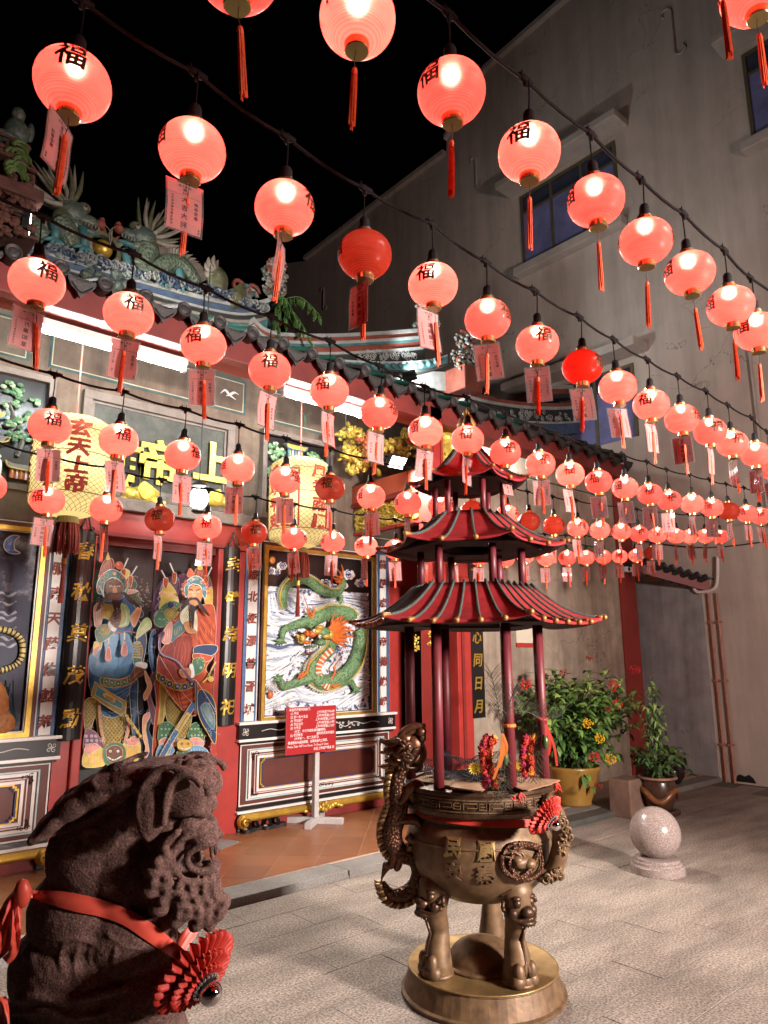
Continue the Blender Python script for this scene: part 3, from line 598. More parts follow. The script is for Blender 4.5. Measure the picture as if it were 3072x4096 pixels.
# left arm armour, scarf
g.poly('green', [(1090, 780), (1150, 690), (1230, 660), (1280, 690), (1230, 730), (1200, 790), (1150, 850), (1095, 830)], 5, 'lgreen'); g.poly('olive', [(1160, 740), (1230, 700), (1260, 750), (1200, 800)], 4, 'gold'); g.scales([(1160, 740), (1230, 700), (1260, 750), (1200, 800)], 20)
g.dot('dblue', (1205, 688), 26, 'lav', 14)
g.poly('teal', [(1205, 860), (1280, 800), (1310, 870), (1240, 930), (1210, 960)], 5, 'lav'); g.folds('gold', [(1225, 870), (1230, 920)], [(1280, 830), (1290, 870)], 5, 4)
g.poly('pink', [(1150, 880), (1200, 810), (1215, 840), (1200, 960), (1140, 960)], 5); g.folds('cream', [(1160, 890), (1150, 950)], [(1205, 840), (1200, 940)], 3, 4)
g.poly('cream', [(1270, 760), (1330, 690), (1380, 720), (1400, 800), (1390, 900), (1350, 830), (1290, 830)], 5, 'lblue'); g.folds('teal', [(1290, 770), (1330, 700)], [(1350, 830), (1380, 760)], 6, 4)
g.poly('skin', [(1300, 820), (1360, 810), (1370, 860), (1395, 890), (1350, 900), (1310, 880)], 5, 'brown', 2.5)
for k in range(3): g.stroke('brown', [(1320+k*14, 835), (1335+k*14, 860), (1350+k*14, 885)], 2.5)
g.poly('dblue', [(1380, 990), (1530, 980), (1535, 1030), (1480, 1060), (1380, 1060)], 5, 'cream'); g.poly('red', [(1370, 1040), (1500, 1060), (1470, 1100), (1375, 1090)], 4)
g.poly('green', [(1360, 1090), (1420, 1070), (1450, 1100), (1430, 1170), (1370, 1190)], 5, 'gold'); g.poly('white', [(1335, 1130), (1362, 1120), (1375, 1200), (1345, 1215)], 4, 'lblue')
g.poly('skin', [(1260, 1160), (1300, 1145), (1338, 1150), (1345, 1200), (1300, 1220), (1268, 1200)], 5, 'brown', 2.5)
for k in range(3): g.stroke('brown', [(1268, 1172+k*14), (1300, 1166+k*15), (1325, 1172+k*14)], 2.5)
# bow and sword
g.stroke('plum', [(1110, 920), (1150, 890), (1120, 960), (1130, 1040), (1200, 1070), (1260, 1110), (1300, 1170), (1350, 1240), (1380, 1240)], 20); g.stroke('lav', [(1115, 925), (1112, 1000), (1150, 1055), (1240, 1090), (1300, 1160)], 5)
g.stroke('cream', [(1120, 1060), (1190, 1180), (1290, 1330), (1360, 1400)], 2.4)
g.stroke('blue', [(1130, 1790), (1210, 1650), (1290, 1530), (1370, 1400)], 34); g.stroke('cream', [(1115, 1785), (1195, 1642), (1273, 1520), (1352, 1392)], 4); g.stroke('cream', [(1148, 1798), (1228, 1660), (1306, 1540), (1388, 1410)], 4); g.stroke('gold', [(1245, 1600), (1290, 1530), (1330, 1470)], 30); g.stroke('olive', [(1255, 1590), (1320, 1485)], 10, 0)
g.poly('dblue', [(1400, 1310), (1480, 1330), (1528, 1440), (1525, 1690), (1470, 1620), (1400, 1480)], 4, 'gold', 5); g.poly('teal', [(1415, 1430), (1470, 1400), (1515, 1490), (1512, 1590), (1460, 1540)], 4, 'lav'); g.folds('grey', [(1420, 1440), (1500, 1560)], [(1460, 1410), (1512, 1520)], 5, 4)
g.stroke('gold', [(1430, 1250), (1470, 1210), (1525, 1100)], 13); g.stroke('green', [(1465, 1215), (1520, 1130)], 8, 0); g.dot('gold', (1490, 1225), 22, 'olive'); g.stroke('cream', [(1380, 1230), (1440, 1320), (1520, 1450)], 3)
g.stroke('dblue', [(1378, 1240), (1385, 1350), (1375, 1480)], 16); g.folds('gold', [(1368, 1250), (1368, 1480)], [(1398, 1250), (1395, 1480)], 2, 3)
# beast mask
g.poly('gold', [(1245, 1680), (1290, 1660), (1345, 1680), (1350, 1720), (1300, 1745), (1250, 1730)], 5, 'olive')
for x in (1275, 1322): g.dot('orange', (x, 1693), 9, 'dolive'); g.dot('black', (x, 1693), 3)
g.stroke('white', [(1262, 1722), (1298, 1732), (1338, 1720)], 7)
for s_ in (-1, 1): g.stroke('pink', [(1298+s_*40, 1670), (1298+s_*56, 1655), (1298+s_*48, 1640)], 7)
# head
g.poly('dred', [(1370, 500), (1375, 440), (1395, 425), (1430, 430), (1445, 490), (1420, 510)], 4, 'peach'); g.folds('peach', [(1378, 490), (1390, 435)], [(1440, 490), (1425, 435)], 5, 3)
g.poly('gold', [(1388, 430), (1400, 395), (1411, 358), (1420, 395), (1430, 432), (1408, 440)], 4, 'brown'); g.poly('ball', [(1315, 470), (1335, 425), (1362, 460), (1350, 485), (1325, 487)], 5, 'peach')
g.poly('teal', [(1300, 630), (1295, 570), (1320, 510), (1380, 480), (1430, 510), (1455, 570), (1450, 640), (1425, 620), (1415, 560), (1370, 540), (1325, 560), (1318, 620)], 5, 'white', 5)
for x, y in ((1320, 540), (1345, 510), (1385, 498), (1420, 525), (1440, 575)): g.dot('lblue', (x, y), 13, 'gold')
g.dot('ball', (1357, 543), 9, 'white'); g.dot('lgreen', (1358, 505), 9, 'white')
for x, y in ((1303, 525), (1283, 545), (1276, 575), (1285, 605), (1430, 530), (1456, 545), (1462, 575), (1465, 605)): g.dot('ball', (x, y), 11, 'peach')
g.poly('skin', [(1318, 580), (1345, 555), (1395, 555), (1418, 580), (1420, 630), (1400, 680), (1365, 700), (1330, 680), (1315, 630)], 5, None); g.poly('peach', [(1350, 590), (1366, 585), (1376, 620), (1360, 632), (1345, 622)], 4, None)
for x in (1338, 1390): g.stroke('black', [(x-20, 578 if x < 1360 else 588), (x, 580), (x+20, 590 if x < 1360 else 574)], 7, 5, True); g.stroke('white', [(x-12, 601), (x, 597), (x+12, 601)], 6, 5, True); g.dot('black', (x, 600), 3.5)
g.stroke('dred', [(1335, 655), (1355, 650), (1378, 656)], 8)
g.poly('black', [(1325, 640), (1350, 638), (1385, 640), (1420, 690), (1450, 730), (1475, 770), (1440, 755), (1405, 710), (1375, 655), (1335, 655), (1310, 690), (1270, 730), (1230, 740), (1275, 695)], 4, None); g.poly('black', [(1335, 690), (1365, 700), (1385, 690), (1365, 740), (1360, 800), (1350, 870), (1338, 780)], 4, None)
g.filigree([(1100, 700), (1280, 680), (1240, 860), (1100, 850)], 26, ('gold', 'cream', 'lgreen', 'pink')); g.filigree([(1360, 1060), (1450, 1060), (1440, 1190), (1360, 1200)], 14, ('gold', 'cream', 'pink')); g.filigree([(1130, 1540), (1480, 1540), (1480, 1760), (1120, 1760)], 80, ('gold', 'lgreen', 'cream', 'pink', 'lblue'), 6); g.filigree([(1090, 1760), (1530, 1760), (1530, 1855), (1090, 1855)], 50, ('cream', 'orange', 'olive', 'pink'))
g.filigree([(1150, 500), (1300, 500), (1290, 700), (1150, 700)], 26, ('gold', 'olive', 'cream')); g.filigree([(1400, 1310), (1520, 1440), (1520, 1680), (1400, 1480)], 22, ('gold', 'lav', 'lblue'))
for k in range(30): x = 1130+rnd.random()*380; y = 800+rnd.random()*600; g.stroke(rnd.choice(('dred', 'orange', 'peach')), [(x, y), (x+rnd.uniform(-14, 14), y+35), (x+rnd.uniform(-30, 30), y+75)], 2.2, 4, True)
g.done('guardian_painting', leaf[1])
# ------------------------------------------------------------------ carved panels beside the door
def plate(bm, x0, x1, z0, z1, y, d=.02): box(bm, x0, x1, y-d, y, z0, z1)
def frame_ring(bm, x0, x1, z0, z1, wd, ya, yb):
    box(bm, x0, x1, ya, yb, z1-wd, z1); box(bm, x0, x1, ya, yb, z0, z0+wd); box(bm, x0, x0+wd, ya, yb, z0+wd, z1-wd); box(bm, x1-wd, x1, ya, yb, z0+wd, z1-wd)
def curl(bm, x, z, y, r, turns=1.4, a0=0., sg=1, wd=.006, dep=.004, n=18, mi=0):
    pts = []
    for k in range(n+1):
        t = k/n; a = a0+sg*turns*2*pi*t; q = r*(1-t*.85); pts.append(V((x+q*cos(a), y, z+q*sin(a))))
    ribbon(bm, pts, [wd*(1-.5*k/n) for k in range(n+1)], dep, mi)
def ribbon(bm, pts, wd, dep, mi=0):
    """raised flat strip on a wall facing -Y"""
    n = len(pts); A, B, C = [], [], []
    for i in range(n):
        t = pts[min(i+1, n-1)]-pts[max(i-1, 0)]; t.y = 0
        t = t.normalized() if t.length > 1e-7 else V((1, 0, 0)); nn = V((-t.z, 0, t.x)); w_ = (wd[i] if hasattr(wd, '__len__') else wd)/2
        A.append(bm.verts.new(pts[i]+nn*w_)); B.append(bm.verts.new(pts[i]-nn*w_)); C.append(bm.verts.new(pts[i]+V((0, -dep, 0))))
    for i in range(n-1):
        bm.faces.new((A[i], C[i], C[i+1], A[i+1])).material_index = mi; bm.faces.new((C[i], B[i], B[i+1], C[i+1])).material_index = mi
def scroll_band(bm, x0, x1, z, y, h, mi=0):
    """leafy scroll running out from the middle of a dark band, with square knots at the ends"""
    c = (x0+x1)/2; L_ = (x1-x0)
    for s in (-1, 1):
        ribbon(bm, spline([V((c+s*L_*f, y, z+h*g)) for f, g in ((.02, -.2), (.08, .25), (.14, -.2), (.2, .2), (.27, -.05), (.33, .12), (.38, -.02))], 5), h*.07, .004, mi)
        for f, g, r, s2 in ((.06, .1, .26, 1), (.11, -.12, .24, -1), (.17, .12, .2, 1), (.23, -.1, .16, -1), (.02, .0, .22, -1)): curl(bm, c+s*L_*f, z+h*g, y, h*r, 1.3, rnd.random()*6, s2*s, h*.09, .004, 14, mi)
        for k in range(9): curl(bm, c+s*L_*rnd.uniform(.02, .24), z+h*rnd.uniform(-.3, .3), y, h*.12, .8, rnd.random()*6, 1, h*.08, .003, 8, mi)
        e = c+s*(L_/2-h*.6)
        for a in range(4): curl(bm, e+h*.24*cos(a*pi/2+.785), z+h*.24*sin(a*pi/2+.785), y, h*.2, 1.2, a*pi/2+pi, 1, h*.08, .004, 12, mi)
def notched(x0, x1, z0, z1, y, n):
    s = n/2
    return [V((x, y, z)) for x, z in ((x0+n, z0), (x1-n, z0), (x1-n, z0+s), (x1-s, z0+s), (x1-s, z0+n), (x1, z0+n), (x1, z1-n), (x1-s, z1-n), (x1-s, z1-s), (x1-n, z1-s), (x1-n, z1), (x0+n, z1), (x0+n, z1-s), (x0+s, z1-s), (x0+s, z1-n), (x0, z1-n), (x0, z0+n), (x0+s, z0+n), (x0+s, z0+s), (x0+n, z0+s))]
def dado(x0, x1, root):
    P_ = lambda n, bm, m: obj(n, bm, m, root, kind='stuff' if n.endswith('scrollwork') else None)
    P_('dado_panel', bx(x0, x1, YF-.03, YF+.0, .27, .80), M_maroon)
    i = 0
    for ins, wd, m in ((.0, .014, M_white), (.07, .016, M_teal), (.095, .03, M_white), (.15, .012, M_pinkl), (.175, .03, M_white), (.208, .013, M_gold), (.224, .01, M_navy)):
        iz = ins*.62; i += 1
        bm = BM()
        if ins < .2: frame_ring(bm, x0+ins, x1-ins, .27+iz, .80-iz, wd*.75, YF-.034-i*.002, YF-.0302)
        else:
            a = notched(x0+ins, x1-ins, .27+iz, .80-iz, YF-.036-i*.002, .034); b = notched(x0+ins+wd, x1-ins-wd, .27+iz+wd, .80-iz-wd, YF-.036-i*.002, .034)
            va = [bm.verts.new(p) for p in a]; vb = [bm.verts.new(p) for p in b]
            for k in range(20): bm.faces.new((va[k], va[(k+1) % 20], vb[(k+1) % 20], vb[k]))
            wa = [bm.verts.new(p+V((0, .012, 0))) for p in a]
            for k in range(20): bm.faces.new((wa[k], wa[(k+1) % 20], va[(k+1) % 20], va[k]))
        P_('dado_moulding', fixn(bm), m)
    bm = BM()
    for sx in (0, 1):
        for sz in (0, 1):
            cx = x0+.13 if not sx else x1-.13; cz = .27+.085 if not sz else .80-.085
            for (dx, dz, r) in ((0, 0, .022), (.035, 0, .016), (0, .03, .016), (.06, .004, .011), (.004, .05, .011)): curl(bm, cx+(dx if not sx else -dx), cz+(dz if not sz else -dz), YF-.041, r, 1.2, rnd.random()*6, 1, .007, .006, 12)
    for k in range(-4, 5): curl(bm, (x0+x1)/2+k*.035, .27+.082+.006*(k % 2), YF-.041, .014 if k else .022, 1.3, k, 1, .007, .006, 12)
    P_('dado_scrollwork', bm, M_black)
    # ledge above
    P_('ledge', bevel(bx(x0-.06, x1+.06, YF-.11, YF-.001, .975, 1.0), .006), M_white)
    P_('ledge', bx(x0-.045, x1+.045, YF-.085, YF-.001, .85, .974), M_black)
    P_('ledge', bevel(bx(x0-.05, x1+.05, YF-.095, YF-.001, .825, .849), .006), M_white); P_('ledge', bx(x0-.03, x1+.03, YF-.07, YF-.001, .803, .824), M_black)
    bm = BM(); scroll_band(bm, x0-.04, x1+.04, .912, YF-.0855, .10); P_('ledge_scroll', bm, M_white)
    # foot: black and white mouldings, then a golden rail with rolled ends on a red plinth
    P_('foot_moulding', bx(x0-.02, x1+.02, YF-.05, YF-.001, .235, .268), M_black); P_('foot_moulding', bevel(bx(x0-.03, x1+.03, YF-.075, YF-.001, .212, .234), .005), M_white)
    P_('plinth', bx(x0-.02, x1+.02, YF-.02, YF-.001, .05, .211), M_redd)
    bm = tube(BM(), [V((x0+.01, YF-.07, .175)), V((x1-.01, YF-.07, .175))], .034, 12)
    cx = (x0+x1)/2
    for k in range(-6, 7): ball(bm, (cx+k*.035, YF-.10, .165+.012*cos(k*1.6)), (.03, .018, .036-abs(k)*.003), 8, 6)
    for k in range(5): ball(bm, (cx+.032*cos(k*1.257), YF-.125, .17+.032*sin(k*1.257)), (.022, .01, .022), 8, 6)
    P_('rail', bm, M_gold, )
    for xx in (x0+.02, x1-.02):
        bm = BM(); ball(bm, (xx, YF-.085, .15), (.055, .05, .06), 12, 8); curl(bm, xx, .15, YF-.14, .045, 1.5, 0, 1, .014, .02, 20); P_('rail_scroll', bm, M_gold)
        P_('rail_bracket', bevel(bx(xx-.03, xx+.03, YF-.06, YF-.021, .055, .2), .01), M_black)
def couplet_strip(root, x, z0, z1, chars, wd=.10, skip=()):
    obj('couplet_strip', bx(x-wd/2, x+wd/2, YF-.05, YF-.001, z0, z1), M_white, root)
    n = len(chars); st = (z1-z0)/n
    for i, ch in enumerate(chars):
        bm = BM(); add_text(bm, ch, MXF((x, YF-.0535, z1-(i+.5)*st), .105), .022, .004, 0, .12); add_text(bm, ch, MXF((x, YF-.051, z1-(i+.5)*st), .105), .04, 0, 1, .12)
        obj('character', bm, [M_char_red, M_black], root)
M_char_red = mat('oxblood_lettering', (.24, .035, .02), .6, var=.3, scale=30)
def big_panel(name, label, x0, x1, z0, z1):
    t = thing(name, label, 'relief panel', (0, 0, 0))
    bm = BM(); frame_ring(bm, x0-.085, x1+.085, z0-.085, z1+.085, .035, YF-.04, YF-.001); obj('outer_frame', bm, M_maroon, t)
    bm = BM(); frame_ring(bm, x0-.05, x1+.05, z0-.05, z1+.05, .036, YF-.065, YF-.001); obj('gold_frame', bm, M_gold, t)
    for k, m in ((.014, M_white), (.008, M_black)):
        bm = BM(); frame_ring(bm, x0-k, x1+k, z0-k, z1+k, .0075, YF-.05-.002*k, YF-.0015); obj('frame_line', bm, m, t)
    bm = BM(); frame_ring(bm, x0-.094, x1+.094, z0-.094, z1+.094, .008, YF-.045, YF-.0015); obj('frame_line', bm, M_white, t)
    return t
# ---- dragon relief (coordinates follow the panel face)
x0, x1, z0, z1 = 3.697, 5.001, 1.04, 2.60
dp = big_panel('dragon_relief', 'tall relief panel of a green dragon rising from curling white waves, gold framed', x0, x1, z0, z1)
YP = YF-.003
obj('night_sky', bx(x0, x1, YP-.006, YP, z0+(z1-z0)*.55, z1), M_black, dp)
M_sea = mat('painted_sea', (.04, .06, .16), .6, var=.2, scale=22, col2=(.68, .70, .72), cover=.47, sharp=.04)
obj('sea', bx(x0, x1, YP-.007, YP, z0, z0+(z1-z0)*.78), M_sea, dp)
def H(zx, zy, d=0.): p = PY(800+zx/1.8433, 2050+zy/1.8433, YP); return V((p.x, YP-d, p.z))
M_wave = [mat('wave_white', (.80, .80, .78), .6), mat('wave_pale', (.55, .60, .66), .6, var=.2), mat('wave_slate', (.34, .40, .50), .6, var=.25), mat('wave_navy', (.08, .12, .25), .6)]
def wavefam(A, B, n, d0=.012, d1=.03, wd=None, cyc=(1, 0, 2, 1, 0, 3)):
    A, B = spline(A, 6), spline(B, 6); m = min(len(A), len(B)); A = [A[int(i*(len(A)-1)/(m-1))] for i in range(m)]; B = [B[int(i*(len(B)-1)/(m-1))] for i in range(m)]
    bm = BM()
    sp = (A[m//2]-B[m//2]).length/n
    for k in range(n):
        t = (k+.5)/n; q = [H(*(a.lerp(b, t)+V((0, 3*sin(i*.9+k*1.7), 0))).xy, .008) for i, (a, b) in enumerate(zip(A, B))]
        ww = [max(.004, (A[i]-B[i]).length/n*.0016*.62) for i in range(m)]
        ribbon(bm, q, [min(w_*1.15, .05) for w_ in ww], d0+(d1-d0)*abs(sin(k*2.3)), cyc[k % len(cyc)])
    obj('wave', bm, M_wave, dp, smooth=True)
wavefam([(475, 545), (600, 560), (760, 600), (900, 640), (1050, 600), (1228, 595)], [(478, 810), (560, 830), (650, 820), (760, 760), (1000, 690), (1228, 770)], 17)
wavefam([(600, 560), (680, 575), (720, 620), (690, 680), (620, 700), (590, 640)], [(480, 620), (478, 780), (560, 835), (680, 805), (760, 700), (830, 620)], 11, .02, .045)
wavefam([(1100, 960), (1080, 880), (1110, 800), (1228, 745)], [(1010, 970), (985, 860), (1040, 745), (1228, 690)], 9, .02, .05, cyc=(1, 0, 1, 2))
wavefam([(470, 830), (560, 850), (640, 900), (720, 960)], [(470, 1040), (600, 1060), (700, 1010), (780, 1000)], 8)
wavefam([(470, 1060), (600, 1020), (700, 1000), (780, 1040)], [(470, 1120), (600, 1130), (720, 1100), (800, 1110)], 5)
wavefam([(465, 1090), (540, 1110), (640, 1060), (715, 1005)], [(470, 1280), (540, 1240), (640, 1150), (720, 1020)], 12, .02, .04, cyc=(0, 0, 1, 0, 2))
wavefam([(470, 1390), (560, 1330), (640, 1270), (740, 1300), (860, 1330), (980, 1290)], [(470, 1460), (600, 1420), (720, 1395), (850, 1405), (980, 1380), (1060, 1370)], 9, .012, .03, cyc=(0, 1, 0, 2, 0))
wavefam([(690, 1290), (720, 1270), (800, 1300), (900, 1290), (1060, 1260)], [(690, 1320), (760, 1400), (860, 1410), (980, 1370), (1080, 1290)], 7, .02, .045, cyc=(1, 0, 1))
wavefam([(930, 1440), (1050, 1350), (1150, 1290), (1240, 1260)], [(1090, 1440), (1150, 1400), (1200, 1370), (1240, 1350)], 9, cyc=(0, 1, 0, 2))
wavefam([(1120, 1160), (1180, 1140), (1238, 1150)], [(1090, 1290), (1180, 1250), (1238, 1260)], 6, .02, .04, cyc=(1, 1, 0))
wavefam([(1080, 950), (1150, 980), (1232, 960)], [(1090, 1130), (1160, 1110), (1234, 1130)], 9, .01, .02, cyc=(0, 3, 0, 2))
bm = BM()
for cx, cy_, r, n in ((500, 1150, 40, 5), (520, 1290, 45, 5), (550, 1420, 40, 5), (490, 1230, 30, 4), (640, 1400, 35, 4)):
    for k in range(n):
        pts = [H(cx+(r-4*j)*cos(k*1.3+j*.45)*(1-.07*j), cy_+(r-4*j)*sin(k*1.3+j*.45)*(1-.07*j), .015) for j in range(10)]
        ribbon(bm, pts, .010, .02)
for k in range(160):
    a, b = rnd.uniform(470, 1235), rnd.uniform(850, 1440); ball(bm, H(a, b, .006), rnd.uniform(.003, .007), 6, 4)
obj('foam', bm, M_wave[0], dp)
def cloud(cx, cy_, r, rot):
    bm = BM()
    for k in range(7): ball(bm, H(cx+r*.8*cos(k*.9+rot), cy_+r*.5*sin(k*.9+rot), .008), (r*.0007, .008, r*.0006), 10, 6)
    c = H(cx, cy_, .018); curl(bm, c.x, c.z, c.y, r*.0011, 1.7, rot, 1, .011, .006, 20, 1)
    obj('cloud', bm, [M_white, M_blue2], dp)
M_blue2 = mat('deep_blue', (.03, .05, .25), .5)
for c in ((600, 395, 34, 0), (520, 430, 30, 2), (560, 440, 26, 4), (1090, 460, 44, 1), (1180, 520, 38, 3), (920, 525, 40, 5), (980, 550, 30, 2), (1060, 540, 26, 2)): cloud(*c)
bm = BM(); ball(bm, H(528, 352, .012), (.034, .014, .037), 18, 10); obj('sun_disc', bm, mat('orange_sun', (.55, .2, .03), .45, var=.2, scale=30), dp)
bm = tube(BM(), [H(528+46*cos(k*pi/10), 352+50*sin(k*pi/10), .01) for k in range(21)], .003, 5, False); obj('sun_rim', bm, M_black, dp)
# dragon body: scaled tubes with a yellow back line, white fins and a banded belly
def scale_mat(name, c, c2, sc):
    m = mat(name, c, .45, var=0); nt = m.node_tree; N, L = nt.nodes, nt.links; b = N['Principled BSDF']
    tc = N.new('ShaderNodeTexCoord'); vo = N.new('ShaderNodeTexVoronoi'); vo.inputs['Scale'].default_value = sc; L.new(tc.outputs['Object'], vo.inputs['Vector'])
    cr = N.new('ShaderNodeValToRGB'); e = cr.color_ramp.elements; e[0].color = (*c2, 1); e[1].color = (*c, 1); e[0].position = .05; e[1].position = .55
    L.new(vo.outputs['Distance'], cr.inputs[0]); L.new(cr.outputs[0], b.inputs['Base Color'])
    bp = N.new('ShaderNodeBump'); bp.inputs['Strength'].default_value = .8; bp.inputs['Distance'].default_value = .012; bp.invert = True; L.new(vo.outputs['Distance'], bp.inputs['Height']); L.new(bp.outputs[0], b.inputs['Normal'])
    return m
M_dr = scale_mat('green_scales', (.14, .27, .12), (.03, .085, .035), 42)
M_fin = mat('fin_white', (.62, .62, .5), .5); M_or = mat('dragon_orange', (.55, .13, .02), .45, var=.35, scale=25); M_belly = mat('belly_white', (.65, .6, .5), .5)
def body(pts, rad, side, fins=True, dep=.05):
    q2 = spline(pts, 7); n = len(q2); rr = lerp_list(rad, n)
    q = [H(p.x, p.y, dep+.01*sin(i*.3)) for i, p in enumerate(q2)]
    obj('dragon_body', tube(BM(), q, [r*.00128 for r in rr], 12, ref=V((0, 1, 0)), flat=.8), M_dr, dp, smooth=True)
    if not fins: return
    bl, fn = BM(), BM(); back = []
    for i in range(n):
        t = (q2[min(i+1, n-1)]-q2[max(i-1, 0)]).normalized(); nn = V((-t.y, t.x, 0))*side; back.append((q2[i]+nn*rr[i]*.78, nn, t, rr[i]))
    ribbon(bl, [H(b[0].x, b[0].y, dep+.028) for b in back], .016, .012); obj('dragon_back_line', bl, M_yel, dp)
    for i in range(1, n-1, 1):
        b, nn, t, r = back[i]; hgt = r*.55
        a1, a2, tp_ = b-t*r*.22+nn*r*.1, b+t*r*.22+nn*r*.1, b+nn*hgt+t*hgt*.45
        v = [fn.verts.new(H(p.x, p.y, d)) for p, d in ((a1, dep), (a2, dep), (tp_, dep+.01), ((a1+a2)/2, dep+.03))]
        fn.faces.new((v[0], v[3], v[2])); fn.faces.new((v[3], v[1], v[2])); fn.faces.new((v[0], v[2], v[1]))
    obj('dragon_fins', fn, M_fin, dp)
body([(1005, 470), (1032, 510), (1030, 550), (1000, 590), (940, 600), (870, 570), (800, 520), (730, 495), (650, 515), (600, 570), (585, 640), (605, 705)], [22, 26, 30, 33, 36, 38, 40, 40, 40, 38, 36, 30], 1)
body([(1100, 790), (1060, 750), (960, 735), (870, 760), (800, 800), (780, 850)], [50, 58, 62, 60, 55, 45], 1, dep=.055)
body([(1140, 870), (1155, 930), (1140, 1030), (1105, 1120), (1040, 1190), (960, 1240), (880, 1255), (815, 1215), (805, 1150), (850, 1085), (910, 1030), (950, 960)], [42, 50, 56, 58, 60, 62, 64, 62, 58, 52, 50, 48], -1, dep=.06)
# belly bands on the lower loop
bq = spline([(925, 1010), (865, 1060), (825, 1130), (825, 1200), (860, 1265), (905, 1290)], 5); bb = BM()
for i, p in enumerate(bq[:-1]):
    t = (bq[i+1]-p).normalized(); nn = V((-t.y, t.x, 0)); L_ = (bq[i+1]-p).length
    qd = [p-nn*21, p+nn*21, p+nn*21+t*L_*.9, p-nn*21+t*L_*.9]; slab(bb, [H(a.x, a.y, .125) for a in qd], V((0, .03, 0)), i % 2)
obj('dragon_belly', fixn(bb), [M_or, M_belly], dp)
for pts, rad in (([(790, 800), (700, 825), (630, 850), (590, 880), (575, 930)], [42, 36, 30, 24, 20]), ([(790, 1220), (720, 1240), (650, 1270), (590, 1285), (565, 1240)], [46, 38, 30, 24, 20]), ([(990, 1260), (1050, 1240), (1095, 1255), (1115, 1290)], [40, 32, 26, 22]), ([(1010, 620), (1005, 660), (985, 690)], [24, 18, 12])):
    body(pts, rad, 1, False, .06)
    e, pv = V((*pts[-1], 0)), V((*pts[-2], 0)); d = (e-pv).normalized(); a0 = atan2(d.y, d.x)
    fb = BM()
    for k in (-1.1, -.4, .3, 1.0):
        c = [e, e+V((cos(a0+k*.8), sin(a0+k*.8), 0))*34, e+V((cos(a0+k*1.1), sin(a0+k*1.1), 0))*58]
        tube(fb, [H(p.x, p.y, .07-.01*j) for j, p in enumerate(c)], [.016, .014, .003], 6)
    obj('dragon_claw', fb, M_dr, dp, smooth=True)
# flames on shoulders, hips and tail
fl = BM()
def flame(pts, w0=16): q = spline(pts, 5); tube(fl, [H(p.x, p.y, .10) for p in q], [max(.0015, w0*.0010*(1-i/len(q))**.8) for i in range(len(q))], 6)
for pts in ([(790, 800), (810, 780), (760, 730), (745, 680), (715, 595)], [(800, 810), (790, 760), (800, 710), (780, 690)], [(810, 800), (770, 770), (730, 690)], [(690, 1220), (740, 1180), (755, 1130), (780, 1060)], [(700, 1215), (720, 1180), (690, 1200), (675, 1230)], [(945, 1290), (920, 1240), (950, 1180), (945, 1140), (985, 1080), (1020, 980)], [(940, 1280), (985, 1260), (990, 1200), (960, 1170)], [(1040, 1230), (1030, 1190), (1045, 1150)],
            [(1000, 500), (990, 450), (960, 420), (940, 360)], [(1005, 500), (960, 470), (920, 410), (900, 350)], [(1010, 490), (1010, 430), (1000, 390)], [(990, 510), (945, 490), (930, 470)], [(1000, 520), (960, 515), (985, 480)]): flame(pts)
for k in range(15):
    a = -1.25+k*.15; r = 95+rnd.uniform(-10, 45)
    flame([(900+20*cos(a), 890+25*sin(a)), (905+r*.6*cos(a), 900+r*.6*sin(a)), (915+r*1.1*cos(a-.15), 900+r*1.1*sin(a-.15)), (925+r*1.35*cos(a-.05), 895+r*1.35*sin(a-.05))], 24)
obj('dragon_flames', fl, M_or, dp, smooth=True)
hd = BM()
for c, r, mi in (((850, 890, .13), (.085, .06, .06), 0), ((800, 880, .14), (.06, .045, .035), 1), ((760, 900, .15), (.05, .04, .035), 2), ((725, 895, .15), (.032, .03, .03), 2), ((700, 930, .13), (.035, .03, .04), 1), ((735, 960, .12), (.05, .035, .02), 2), ((780, 985, .12), (.05, .03, .018), 0), ((760, 1040, .10), (.045, .03, .016), 3), ((840, 960, .12), (.06, .035, .035), 0), ((860, 915, .16), (.05, .03, .03), 1), ((820, 850, .15), (.05, .03, .025), 1), ((900, 905, .14), (.04, .03, .045), 1)):
    ball(hd, H(*c), r, 12, 8, mi=mi)
for c in ((762, 878), (803, 920)): ball(hd, H(c[0], c[1], .185), .019, 10, 8, mi=4); ball(hd, H(c[0], c[1], .201), .008, 8, 6, mi=5)
for c in ((708, 880), (738, 885)): ball(hd, H(*c, .18), .014, 8, 6, mi=2)
for k in range(6): tube(hd, [H(735+k*18, 965+k*4, .14), H(733+k*18, 985+k*5, .14)], [.008, .001], 5, mi=4); tube(hd, [H(745+k*14, 1035-k*6, .12), H(745+k*14, 1016-k*6, .12)], [.007, .001], 5, mi=4)
for k in range(6): tube(hd, [H(690+k*6, 920+k*9, .12), H(665+k*4, 900+k*12, .11), H(655+k*6, 890+k*16, .10)], [.009, .007, .002], 5, mi=1)
tube(hd, [H(p.x, p.y, .12) for p in spline([(720, 1010), (690, 1040), (660, 1060), (640, 1110), (560, 1160)], 5)], .006, 6, mi=4)
obj('dragon_head', hd, [M_dr, mat('dragon_gold', (.52, .33, .06), .4, .2, var=.3, scale=25), M_or, mat('mouth_red', (.16, .03, .02), .5), M_white, M_black], dp, smooth=True)
bm = BM(); ball(bm, H(505, 1345, .03), (.03, .02, .036), 12, 8); obj('pearl', bm, M_or, dp)
obj('couplet_border', bx(3.448, 3.635, YF-.04, YF-.001, 1.001, 2.70), M_blue, dp); obj('couplet_border', bx(5.10, 5.262, YF-.04, YF-.001, 1.001, 2.72), M_blue, dp)
